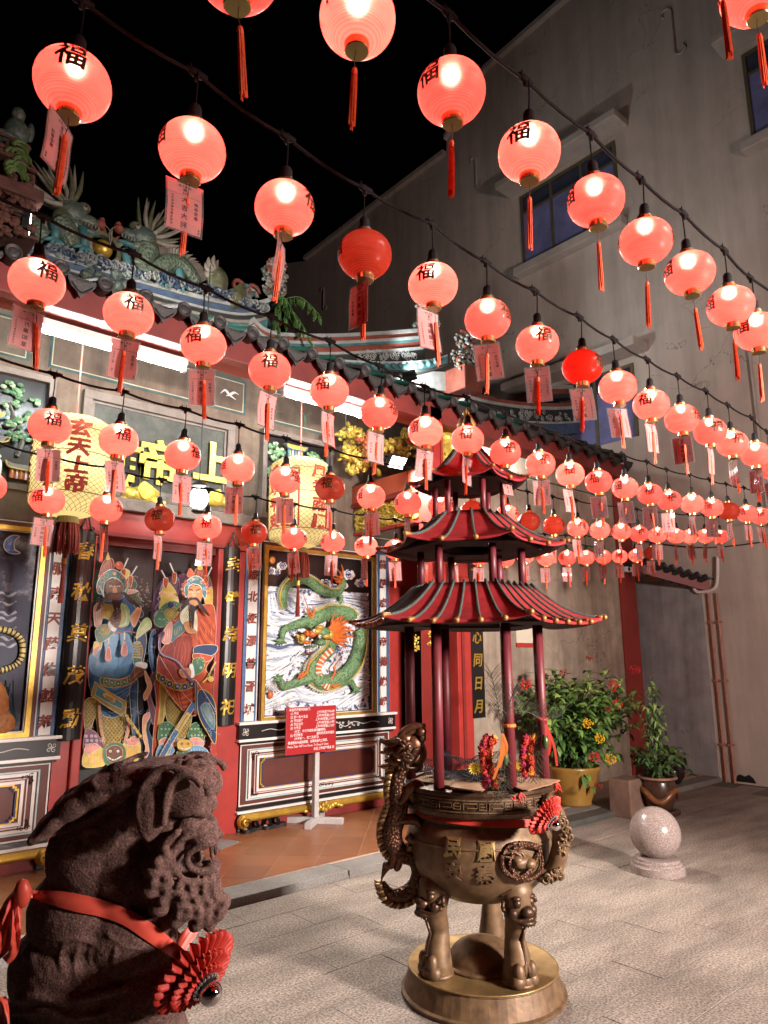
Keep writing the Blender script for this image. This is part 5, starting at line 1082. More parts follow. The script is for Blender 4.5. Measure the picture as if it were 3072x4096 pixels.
# ---- ridge dragons, pearl sun, tails and floral finials: ornaments of their own
def orn(name, label, grp=None): return thing(name, label, 'roof ornament', (0, 0, 0), 0, grp)
def Q(zx, zy, d=0., y=YR): p = PY(zx/2.0738, 400+zy/2.0738, y); return V((p.x, p.y-d, p.z))      # coordinates measured on a close-up of the ridge
def spikes(bm, pts, l0, mi, up=1, n=4, w_=.02):
    q = spline(pts, n)
    for i in range(len(q)-1):
        t = (q[i+1]-q[i]); nn = V((-t.z, 0, t.x)).normalized()*up; tube(bm, [q[i], q[i]+nn*l0*.6+t*.2, q[i]+nn*l0+t*.9], [w_, w_*.7, .002], 5, mi=mi)
def dragon_head(root, c, fl, s, back):
    """fl=1 looks right, -1 looks left; back: number of mane horns"""
    hd = BM()
    for dx, dz, r, mi in ((0, 0, (.16, .10, .13), 7), (.16, -.04, (.13, .07, .075), 7), (.29, -.02, (.06, .07, .05), 3), (.30, .03, (.035, .06, .03), 3), (.10, .09, (.08, .09, .05), 5), (.02, -.15, (.12, .08, .07), 7), (.18, -.16, (.12, .05, .03), 1), (-.08, -.12, (.12, .09, .12), 5)):
        ball(hd, c+V((dx*s*fl, 0, dz*s)), [q*s for q in r], 12, 8, mi=mi)
    for k in range(5): tube(hd, [c+V(((.12+k*.035)*s*fl, -.05, -.09*s)), c+V(((.12+k*.035)*s*fl, -.05, -.13*s))], [.012*s, .001], 5, mi=6)
    for sy in (-.07, .07): ball(hd, c+V((.10*s*fl, sy*s, .06*s)), .032*s, 8, 6, mi=6); ball(hd, c+V((.105*s*fl, sy*1.35*s, .062*s)), .015*s, 6, 4, mi=4)
    obj('head', hd, RIDM, root, smooth=True)
    mn = BM()
    for k in range(back):
        a = 1.25+k*(2.2/back)+rnd.uniform(-.06, .06); l_ = rnd.uniform(.30, .5)*s; b = c+V((-.05*s*fl, rnd.uniform(-.08, .08), .0)); d = V((-abs(cos(a))*fl if a > pi/2 else cos(a)*fl*.3, 0, sin(a)))
        d = V((cos(a)*fl, 0, sin(a)))
        q = spline([b+d*.08*s, b+d*l_*.6, b+d*l_+V((-.04*fl*s, 0, .07*s))], 4); tube(mn, q, lerp_list([.030*s, .028*s, .004], len(q)), 6, mi=6 if k % 3 else 5)
    obj('mane', mn, RIDM, root, smooth=True)
    wh = BM()
    for sy in (-1, 1): tube(wh, spline([c+V((.30*s*fl, .03*sy, 0)), c+V((.40*s*fl, .05*sy, -.12*s)), c+V((.38*s*fl, .06*sy, -.32*s))], 5), .004, 4, mi=6)
    obj('whisker', wh, RIDM, root)
M_rscale = scale_mat('ridge_scales', (.085, .115, .08), (.02, .035, .025), 34)
def seg(root, pts, rad, fin=True, up=1):
    q = spline([Q(*p) for p in pts], 6); obj('body', tube(BM(), q, lerp_list(rad, len(q)), 12), M_rscale, root, smooth=True)
    if fin:
        bm = BM(); rr = lerp_list(rad, len(q))
        for i in range(0, len(q)-1):
            t = (q[i+1]-q[i]).normalized(); nn = V((-t.z, 0, t.x))*up; tube(bm, [q[i]+nn*rr[i]*.8, q[i]+nn*(rr[i]+.06)+t*.02, q[i]+nn*(rr[i]+.11)+t*.06], [.022, .017, .002], 5, mi=6)
        obj('fins', bm, RIDM, root)
def claw(root, zx, zy):
    bm = BM(); c = Q(zx, zy, .05); tube(bm, [c+V((-.03, .02, .18)), c+V((0, 0, .05)), c], [.05, .04, .035], 8, mi=1)
    for k in range(4): a = -2.6+k*.65; tube(bm, [c, c+V((.08*cos(a), -.02, .07*sin(a))), c+V((.12*cos(a), -.02, .12*sin(a)))], [.024, .02, .003], 6, mi=1)
    obj('claw', bm, RIDM, root, smooth=True)
d1 = orn('ridge_dragon', 'mosaic roof dragon with raised mane facing right, beside the lamp, left of the flaming pearl')
dragon_head(d1, Q(600, 930), 1, .88, 22); seg(d1, [(260, 960), (300, 1080), (380, 1150)], [.08, .09, .08]); seg(d1, [(470, 1000), (530, 1080), (570, 1160), (600, 1230)], [.12, .12, .11, .08]); claw(d1, 440, 1170); claw(d1, 680, 1230)
ps = orn('flaming_pearl', 'golden pearl in a spiked flame ring on the roof ridge between two dragons')
c = Q(850, 1240); bm = lathe(BM(), [(.13, -.03), (.17, -.03), (.17, .03), (.13, .03), (.13, -.03)], 24, c, mx=Matrix.Rotation(pi/2, 4, 'X'), cap=False); obj('ring', bm, M_rolive, ps)
bm = BM(); ball(bm, c, .09, 14, 10); obj('pearl', bm, M_gold, ps, smooth=True)
bm = BM()
for k in range(20):
    a = k*pi/10; d = V((cos(a), 0, sin(a))); tube(bm, [c+d*.16, c+d*.26], [.03, .002], 5, mi=3 if k % 2 else 6)
obj('flames', bm, RIDM, ps)
bm = BM()
for k in range(14): ball(bm, c+V((rnd.uniform(-.15, .25), rnd.uniform(-.05, .05), rnd.uniform(-.36, -.20))), rnd.uniform(.04, .07), 8, 6)
obj('cloud_base', bm, M_ragg, ps)
d2 = orn('ridge_dragon', 'mosaic roof dragon facing left to the pearl, its finned body arching along the ridge')
dragon_head(d2, Q(1190, 1140), -1, .86, 17); seg(d2, [(1230, 1240), (1190, 1320), (1150, 1400)], [.12, .11, .10], False); seg(d2, [(1120, 1420), (1260, 1430), (1340, 1390), (1420, 1360), (1500, 1380), (1570, 1450), (1640, 1530)], [.08, .10, .105, .105, .10, .09, .06]); claw(d2, 1040, 1410); claw(d2, 1340, 1500); claw(d2, 1480, 1530)
d3 = orn('dragon_tail_fin', 'upright fan shaped dragon tail with pale fingers on the roof ridge')
bm = BM(); c = PY(868, 1125, YR); ball(bm, c, (.13, .08, .17), 12, 8, mi=5); ball(bm, c+V((-.12, 0, -.16)), (.12, .07, .08), 10, 8, mi=1)
obj('root', bm, RIDM, d3, smooth=True); bm = BM()
for k, (px, py) in enumerate(((808, 1085), (822, 1050), (835, 1028), (857, 1022), (873, 1040))):
    e = PY(px, py, YR); tube(bm, spline([c+V((0, -.03, .03)), c.lerp(e, .55)+V((-.03, 0, 0)), e], 4), lerp_list([.05, .045, .006], 9), 7, mi=6)
obj('tail_rays', bm, RIDM, d3, smooth=True)
d4 = orn('fish_finial', 'small upright carp with curled scrolls on the roof ridge before its upturned end')
bm = BM(); c = PY(940, 1195, YR); tube(bm, spline([c+V((-.10, 0, -.08)), c, c+V((.05, 0, .1)), c+V((.07, 0, .2))], 5), lerp_list([.10, .12, .08, .02], 16), 10, mi=5); obj('fish', bm, RIDM, d4, smooth=True)
bm = BM()
for px, py, s in ((950, 1145, 1), (990, 1155, -1), (1000, 1180, 1), (975, 1190, -1), (1010, 1165, 1)): p = PY(px, py, YR); tube(bm, [V((p.x+.09*(1-k/14)*cos(k*.5*s), p.y, p.z+.09*(1-k/14)*sin(k*.5*s))) for k in range(11)], .025, 6, mi=(1, 6, 3)[px % 3])
obj('scrolls', bm, RIDM, d4, smooth=True)
def floral(label, px, py, w_, h, n, y=YR):
    t = orn('floral_finial', label); bm = BM()
    for k in range(n):
        a, b = rnd.gauss(0, .4), rnd.random(); p = PY(px+max(-1, min(1, a))*w_*(1-.5*b), py-b*h, y)+V((0, rnd.uniform(-.1, .05), 0)); r = rnd.uniform(.03, .075)
        if k % 3: 
            s = rnd.choice((-1, 1)); a0 = rnd.random()*6; tube(bm, [V((p.x+r*1.5*(1-j/12)*cos(a0+j*.5*s), p.y, p.z+r*1.5*(1-j/12)*sin(a0+j*.5*s))) for j in range(8)], r*.36, 6, mi=rnd.choice((1, 6, 6, 3, 2, 7)))
        else:
            for j in range(6): ball(bm, p+V((r*cos(j*1.05), -.03, r*sin(j*1.05))), (r*.55, .02, r*.4), 6, 4, mi=rnd.choice((2, 6, 3)) if k % 2 else 6)
    obj('foliage_scrolls', bm, RIDM, t, smooth=True, kind='stuff'); return t
floral('shard flower finial at the upturned end of the dragon ridge', 1090, 1180, 52, 125, 60)
floral('dark figure group with flowers on the lower curved roof ridge', 1695, 1325, 60, 95, 46, YR-.1)
t = floral('dark stepped figure cluster at the end of the lower curved roof ridge', 1850, 1480, 62, 130, 60, YR-.2)
obj('picture_box', bevel(bx(PY(1825, 1500, 6.1).x, PY(1895, 1500, 6.1).x, 5.95, 6.4, PY(1850, 1570, 6.1).z, PY(1850, 1475, 6.1).z), .02), M_rred, t)
# dark tiered corner tower at the upper left
ct = thing('corner_pavilion', 'dark tiered roof corner with a small seated figure at the upper left', 'pavilion roof', (0, 0, 0))
M_ctr = mat('soot_brick', (.09, .035, .025), .8, var=.4, scale=10, bump=.5, bscale=30)
for i, (xa, ya, xb, yb) in enumerate(((-60, 540, 85, 600), (-60, 590, 60, 660), (-60, 650, 95, 690), (-60, 690, 130, 725), (-60, 735, 110, 790), (-60, 785, 150, 815), (-60, 815, 50, 930), (-60, 930, 130, 985))):
    a, b = PY(xa, ya, 5.6), PY(xb, yb, 5.6); obj('cornice' if i != 6 else 'red_door', bevel(bx(a.x, b.x, 5.5-.05*(i % 3), 6.2, b.z, a.z), .015), M_ctr if i != 6 else M_redd, ct)
bm = BM()
for k in range(60): p = PY(rnd.uniform(-20, 130), rnd.uniform(560, 960), 5.45); ball(bm, p, (rnd.uniform(.02, .05), .03, rnd.uniform(.015, .04)), 6, 4)
obj('carved_ornament', bm, M_ctr, ct, kind='stuff')
bm = BM()
for k in range(16): p = PY(75+rnd.uniform(-20, 22), 620+rnd.uniform(-25, 100), 5.4); s = rnd.choice((-1, 1)); tube(bm, [V((p.x+.06*cos(j*.5)*s, p.y, p.z+.06*sin(j*.5))) for j in range(6)], [.015, .018, .018, .014, .01, .003], 5)
obj('green_fern', bm, mat('fern_green', (.07, .13, .03), .6), ct)
fig = BM(); c = PY(65, 530, 5.6)
for dx, dz, r in ((0, 0, (.10, .08, .12)), (0, .16, (.055, .05, .065)), (-.06, -.1, (.13, .1, .06)), (.10, .05, (.03, .03, .09))): ball(fig, c+V((dx, 0, dz)), r, 10, 8)
obj('seated_figure', fig, M_ragg, ct, smooth=True)
# creeper growing on the ridge end
M_leafg = mat('creeper_leaf', (.06, .13, .03), .5, var=.3)
def leafblade(bm, p, d, l_, w_, mi=0):
    d = V(d).normalized(); s = d.cross(V((rnd.uniform(-.5, .5), 1, rnd.uniform(-.5, .5)))).normalized()*w_; up = s.cross(d).normalized()*l_*.10
    q = [p, p+d*l_*.3+s*.8-up, p+d*l_*.65+s*.7-up*.5, p+d*l_+up*-1.2, p+d*l_*.65-s*.7-up*.5, p+d*l_*.3-s*.8-up]; m = p+d*l_*.5+up
    vv = [bm.verts.new(x) for x in q]; c = bm.verts.new(m)
    for k in range(6): bm.faces.new((vv[k], vv[(k+1) % 6], c)).material_index = mi
cr = thing('creeper_plant', 'green creeper hanging over the upturned ridge end against the dark wall', 'plant', (0, 0, 0))
bm = BM(); lf = BM()
for k in range(9):
    a = PY(1110+rnd.uniform(-8, 20), 1200, 6.15); e = a+V((rnd.uniform(-.05, .45), rnd.uniform(-.2, .1), rnd.uniform(-.55, -.1))); q = spline([a, a.lerp(e, .5)+V((0, 0, .12)), e], 6); tube(bm, q, .006, 4)
    for j, p in enumerate(q[2:]): leafblade(lf, p, (rnd.uniform(-.4, .4), rnd.uniform(-.3, .3), -1), .13, .025)
obj('stem', bm, M_leafg, cr); obj('leaves', lf, M_leafg, cr, kind='stuff')

# ------------------------------------------------------------------ lamps: fluorescent tubes, floodlights in view and added, lamp over the door
M_tube = mat('lit_tube', (1, 1, 1), .5, var=0, emit=(.93, 1, 1), es=310)
M_lampw = mat('lit_lamp_glass', (1, 1, 1), .4, var=0, emit=(1, .97, .9), es=22)
M_batt = mat('white_batten', (.7, .72, .7), .5)
def fluor(label, pa, pb):
    a, b = PY(*pa, 4.93), PY(*pb, 4.93); z = (a.z+b.z)/2; t = thing('fluorescent_tube', label, 'lamp', ((a.x+b.x)/2, 4.93, z), 0, 'fluorescent tubes under the eave'); h = (b.x-a.x)/2
    obj('batten', bx(-h-.02, h+.02, -.03, .03, .035, .085), M_batt, t); obj('tube', tube(BM(), [V((-h, 0, 0)), V((h, 0, 0))], .013, 10), M_tube, t, smooth=True)
    for s in (-1, 1): obj('lamp_holder', bx(s*h-.015, s*h+.015, -.02, .02, -.02, .036), M_batt, t)
fluor('long lit fluorescent tube under the eave above the painted door guardians', (150, 1312), (735, 1482)); fluor('lit fluorescent tube under the eave above the dragon panel', (1135, 1585), (1445, 1657)); fluor('lit fluorescent tube under the eave right of the incense burner roof', (1930, 1750), (2115, 1797))
def flood(label, loc, to, power, ang, col, s=1.):
    t = thing('floodlight', label, 'floodlight', loc); q = (V(to)-V(loc)).to_track_quat('-Z', 'Y'); mx = q.to_matrix().to_4x4()
    obj('housing', bevel(bx(-.11*s, .11*s, -.08*s, .08*s, .0, .05*s, mx=mx), .006), M_iron, t); bm = BM()
    for k in range(7): box(bm, (-.09+k*.03)*s-.004, (-.09+k*.03)*s+.004, -.07*s, .07*s, .05*s, .08*s, mx=mx)
    obj('cooling_fins', bm, M_iron, t); obj('lens', bx(-.095*s, .095*s, -.065*s, .065*s, -.004, -.001, mx=mx), M_lampw, t)
    br = tube(BM(), [mx @ V((-.13*s, 0, .02)), mx @ V((-.13*s, 0, .12*s)), mx @ V((.13*s, 0, .12*s)), mx @ V((.13*s, 0, .02))], .008, 5); obj('bracket', br, M_iron, t)
    l = spot('flood_beam', V(loc)+(V(to)-V(loc)).normalized()*.03, to, power, ang, .6, col, .3 if 'viewer' in label else .14); return t
flood('bright floodlight on the roof edge at the upper left beside the roof dragon', PY(118, 905, 5.55), (9.6, 3.6, 4.6), 330, 120, (1, .92, .84), 1.1)
flood('black floodlight with cooling fins on the tie beam over the side door', PY(1590, 1850, 5.0), (4.2, 0.4, -.5), 600, 150, (1, .93, .82), .9)
flood('floodlight tucked under the white gable behind the eave', PY(1640, 1500, 6.0), (8.2, 6.9, 7.5), 230, 130, (.95, 1, 1), .8)
flood('second floodlight on a post behind the viewer, aimed at the doors', (3.9, -3.2, 2.6), (3.2, 6, 1.2), 3300, 66, (1, .92, .86), 1.2)  # added out of view to brighten the painted doors
flood('floodlight on a post behind the viewer', (3.6, -3.2, 2.6), (5.6, 4.2, .7), 1750, 128, (1, .77, .69), 1.2)  # added out of view to brighten the burner front and right wall
M_cage = M_iron
dl = thing('door_lamp', 'lit round caged lantern hanging on a chain before the name plaque', 'lamp', PY(795, 1995, 5.5))
bm = BM(); ball(bm, (0, 0, 0), (.085, .085, .10), 14, 10); obj('glass_globe', bm, M_lampw, dl, smooth=True)
bm = BM()
for k in range(8): a = k*pi/4; tube(bm, [V((.088*cos(a)*sin(j*pi/8), .088*sin(a)*sin(j*pi/8), .104*cos(j*pi/8))) for j in range(1, 8)], .005, 4)
obj('cage', bm, M_cage, dl); bm = lathe(BM(), [(.001, .17), (.03, .15), (.10, .10), (.085, .095)], 16); obj('cap', bm, M_cage, dl); bm = lathe(BM(), [(.04, -.125), (.06, -.11), (.05, -.09)], 12); obj('foot', bm, M_cage, dl)
obj('chain', tube(BM(), [V((0, 0, .15)), V((0, 0, 2.2))], .006, 5), M_iron, dl)
ll = bpy.data.lights.new('door_lamp_light', 'POINT'); ll.energy = 14; ll.shadow_soft_size = .08; ll.color = (1, .95, .85); lo = bpy.data.objects.new('door_lamp_light', ll); COL.objects.link(lo); lo.location = PY(795, 1995, 5.5)+V((0, -.13, 0))

# ------------------------------------------------------------------ big yellow net lanterns with red lettering
def net_mat():
    m = bpy.data.materials.new('yellow_net'); m.use_nodes = True; nt = m.node_tree; N, L = nt.nodes, nt.links; b = N['Principled BSDF']; out = N['Material Output']
    b.inputs['Base Color'].default_value = (.70, .60, .30, 1); b.inputs['Roughness'].default_value = .6; b.inputs['Emission Color'].default_value = (1, .83, .45, 1); b.inputs['Emission Strength'].default_value = .09
    tr = N.new('ShaderNodeBsdfTranslucent'); tr.inputs[0].default_value = (.9, .8, .45, 1); mx = N.new('ShaderNodeMixShader'); mx.inputs[0].default_value = .5
    L.new(b.outputs[0], mx.inputs[1]); L.new(tr.outputs[0], mx.inputs[2]); L.new(mx.outputs[0], out.inputs[0]); return m
M_net = net_mat(); M_netline = mat('dark_net_cord', (.22, .17, .06), .7); M_chr = mat('vermilion_print', (.42, .035, .012), .6, var=.2, scale=30)
def big_lantern(label, px, py, wpx, hpx, chars, boxed):
    c = PY(px, py, 5.3); t = thing('net_lantern', label, 'paper lantern', c, 0, 'big net lanterns hanging before the temple front')
    r = .275; h = r*2*hpx/wpx/1.07; prof = [(.06, h/2), (r*.55, h/2-.01), (r*.86, h/2-.05), (r, h/2-.14), (r, -h/2+.14), (r*.88, -h/2+.07), (r*.5, -h/2+.015), (.07, -h/2)]
    P2 = [(p.x, p.y) for p in spline([V((a, b, 0)) for a, b in prof], 4)]
    obj('shade', lathe(BM(), P2, 40, cap=False), M_net, t, smooth=True)
    def rad(z):
        for (r1, z1), (r2, z2) in zip(P2, P2[1:]):
            if z2 <= z <= z1: return r1+(r2-r1)*(z1-z)/max(1e-6, z1-z2)
        return P2[-1][0]
    nb_ = BM(); zs = [h/2-.02-k*(h-.04)/46 for k in range(47)]
    for s in (-1, 1):
        for k in range(34):
            a0 = k*2*pi/34; tube(nb_, [V(((rad(z)+.004)*cos(a0+s*i*.075), (rad(z)+.004)*sin(a0+s*i*.075), z)) for i, z in enumerate(zs)], .0017, 3, False)
    obj('net', nb_, M_netline, t, kind='stuff')
    for zz in (h/2-.14, -h/2+.14, 0.06):
        obj('hoop', tube(BM(), [V(((rad(zz)+.003)*cos(k*pi/16), (rad(zz)+.003)*sin(k*pi/16), zz)) for k in range(33)], .004, 4, False), M_netline, t)
    ang0 = atan2(-c.y, -c.x)   # side that faces the court
    for side in (0, 1, 2, 3):
        col = chars[side % len(chars)]; n = len(col)
        for i, ch in enumerate(col):
            bm = BM(); add_text(bm, ch, Matrix.Diagonal((.155, .135, 1, 1)), .045, 0, 0, .1); bmesh.ops.subdivide_edges(bm, edges=bm.edges, cuts=1)
            for v in bm.verts:
                a = ang0+side*pi/2+boxed[1]+v.co.x/r; z = v.co.y+h*(.36-.72*(i+.5)/n)+.02; rr = rad(z)+.006; v.co = V((rr*cos(a), rr*sin(a), z))
            obj('character', bm, M_chr, t)
    if boxed[0]:
        for a1 in (0, 1.57, 3.14):
            a1 += ang0+boxed[1]+.6; q = []
            for da, zz in ((-.27, .36), (.27, .36), (.27, -.36), (-.27, -.36), (-.27, .36)): q.append((da, zz*h*.86))
            pts = []
            for (d1_, z1_), (d2_, z2_) in zip(q, q[1:]):
                for k in range(8): f = k/8; zz = z1_+(z2_-z1_)*f; pts.append(V(((rad(zz)+.006)*cos(a1+d1_+(d2_-d1_)*f), (rad(zz)+.006)*sin(a1+d1_+(d2_-d1_)*f), zz)))
            obj('painted_border', tube(BM(), pts+[pts[0]], .009, 5, False), M_chr, t)
    obj('neck', lathe(BM(), [(.07, -h/2+.005), (.075, -h/2-.03), (.085, -h/2-.05)], 20), M_netline, t)
    tb = BM()
    for k in range(70): a = rnd.random()*6.283; q = rnd.uniform(.05, .098); tube(tb, [V((q*.8*cos(a), q*.8*sin(a), -h/2-.045)), V((q*cos(a), q*sin(a), -h/2-.14)), V((q*1.02*cos(a+.05), q*1.02*sin(a+.05), -h/2-.26+rnd.uniform(-.02, .02)))], .006, 3)
    obj('fringe', tb, M_tassel_d, t, kind='stuff'); tb = BM(); box(tb, -.012, .012, -.012, .012, -h/2-.36, -h/2-.20)
    for k in range(12): a = k*.55; tube(tb, [V((.008*cos(a), .008*sin(a), -h/2-.36)), V((.018*cos(a), .018*sin(a), -h/2-.62))], .004, 3)
    obj('tassel', tb, M_tassel_d, t); obj('tassel_knot', tube(BM(), [V((0, 0, -h/2-.30)), V((0, 0, -h/2-.34))], .018, 8), M_gold, t)
    obj('cord', tube(BM(), [V((0, 0, h/2-.01)), V((0, 0, 4.2-c.z))], .006, 5), mat('pink_cord', (.35, .12, .09), .7), t)
    l = bpy.data.lights.new('lantern_bulb', 'POINT'); l.energy = 6.5; l.shadow_soft_size = .05; l.color = (1, .93, .75); o = bpy.data.objects.new('lantern_bulb', l); COL.objects.link(o); o.parent = t; o.location = (.08*cos(ang0), .08*sin(ang0), .02)
M_tassel_d = mat('dark_red_fringe', (.22, .025, .012), .7, var=.3, scale=20)
big_lantern('big yellow net lantern with red lettering in front of the plaque, near the tiger panel', 289, 1868, 335, 490, ['玄天上帝', '古晋', '上帝廟'], (False, 0.12))
big_lantern('big yellow net lantern with red painted borders above the dragon panel', 1199, 2012, 237, 385, ['合境平安', '風調雨順'], (True, -.9))
ROWS = {
 'Z': [(1.663,0.562,3.356,None), (1.918,0.562,3.420,None)],
 'A': [(0.608,1.167,3.034,None), (0.940,1.159,3.123,-0.6), (1.271,1.150,3.100,-0.65), (1.608,1.141,3.078,-0.3), (1.961,1.132,3.070,-0.9), (2.272,1.124,3.043,None), (2.594,1.116,3.036,-0.85), (2.938,1.107,3.011,-0.85), (3.182,1.101,2.970,-0.6)],
 'B': [(0.441,1.717,3.018,-0.1), (0.781,1.724,3.005,-0.95), (1.106,1.731,2.968,0.9), (1.445,1.737,2.942,-0.97), (1.792,1.744,2.957,-0.3), (2.117,1.751,2.925,0.85), (2.462,1.758,2.921,0.35), (2.824,1.765,2.917,0.9), (3.149,1.772,2.900,None), (3.493,1.779,2.892,-0.3), (3.855,1.786,2.895,0.9), (4.230,1.794,2.902,0.5), (4.552,1.800,2.890,0.45), (4.937,1.808,2.895,None), (5.207,1.814,2.855,None)],
 'C': [(0.607,2.573,2.886,0.35), (0.946,2.581,2.878,0.2), (1.271,2.590,2.850,-0.45), (1.604,2.598,2.831,0), (1.946,2.607,2.821,-0.35), (2.273,2.616,2.788,0.8), (2.614,2.625,2.764,-0.7), (2.964,2.634,2.792,-0.1), (3.315,2.643,2.785,0.35), (3.679,2.652,2.778,0.35), (4.021,2.661,2.772,0), (4.383,2.670,2.780,-0.3), (4.756,2.680,2.795,-0.55), (5.139,2.690,2.809,0), (5.466,2.699,2.805,0.25), (5.893,2.710,2.840,None), (6.294,2.720,2.862,-0.35), (6.668,2.730,2.882,None), (7.102,2.741,2.917,-0.5), (7.466,2.750,2.941,0)],
 'D': [(0.927,3.428,2.631,0.15), (1.258,3.443,2.634,0.25), (1.610,3.458,2.625,0.75), (1.952,3.473,2.616,-0.9), (2.282,3.487,2.605,0.65), (2.628,3.502,2.614,-0.2), (2.981,3.517,2.612,-0.85), (3.330,3.532,2.620,-0.9), (3.677,3.547,2.653,0.9), (4.042,3.563,2.663,0.8), (4.483,3.582,2.692,0.9), (4.787,3.595,2.678,-0.9), (5.164,3.612,2.694,0.95), (5.554,3.629,2.720,0.5), (5.948,3.646,2.747,-0.95), (6.366,3.664,2.783,-0.9), (6.738,3.680,2.804,0.3), (7.158,3.698,2.840,-0.1), (7.614,3.718,2.885,None), (7.992,3.734,2.923,0.8), (8.421,3.753,2.979,None), (8.888,3.773,3.026,-0.3)],
 'E': [(0.862,4.251,2.486,None), (1.178,4.268,2.457,-0.6), (1.522,4.287,2.457,0.85), (1.872,4.305,2.439,-0.2), (2.218,4.324,2.432,-0.1), (2.592,4.344,2.438,0.1), (2.942,4.362,2.438,0.95), (3.321,4.382,2.452,-0.9), (3.676,4.401,2.455,-0.55), (4.014,4.419,2.465,None), (4.385,4.439,2.483,None), (4.778,4.460,2.504,None), (5.156,4.480,2.513,None), (5.578,4.502,2.536,-0.8), (5.930,4.521,2.606,None), (6.315,4.542,2.609,-0.8), (6.744,4.564,2.652,-0.7), (7.151,4.586,2.694,None), (7.554,4.607,2.741,None), (7.966,4.629,2.787,-0.2), (8.401,4.652,2.842,None), (8.842,4.676,2.919,None)],
}
TAGYAW = {('B', 0): (1.0, False), ('B', 1): (.35, True), ('B', 2): (1.35, False), ('B', 3): (-.9, False), ('B', 4): (.75, True), ('B', 5): (0, True), ('B', 6): (.1, False), ('B', 7): (.3, False), ('B', 8): (.5, False), ('C', 0): (.3, True), ('C', 1): (0, True), ('C', 2): (0, True), ('C', 3): (.8, True), ('C', 4): (1.0, True), ('C', 5): (.7, False), ('D', 0): (0, True), ('D', 1): (.5, False), ('E', 1): (.1, False), ('E', 3): (1.1, False)}
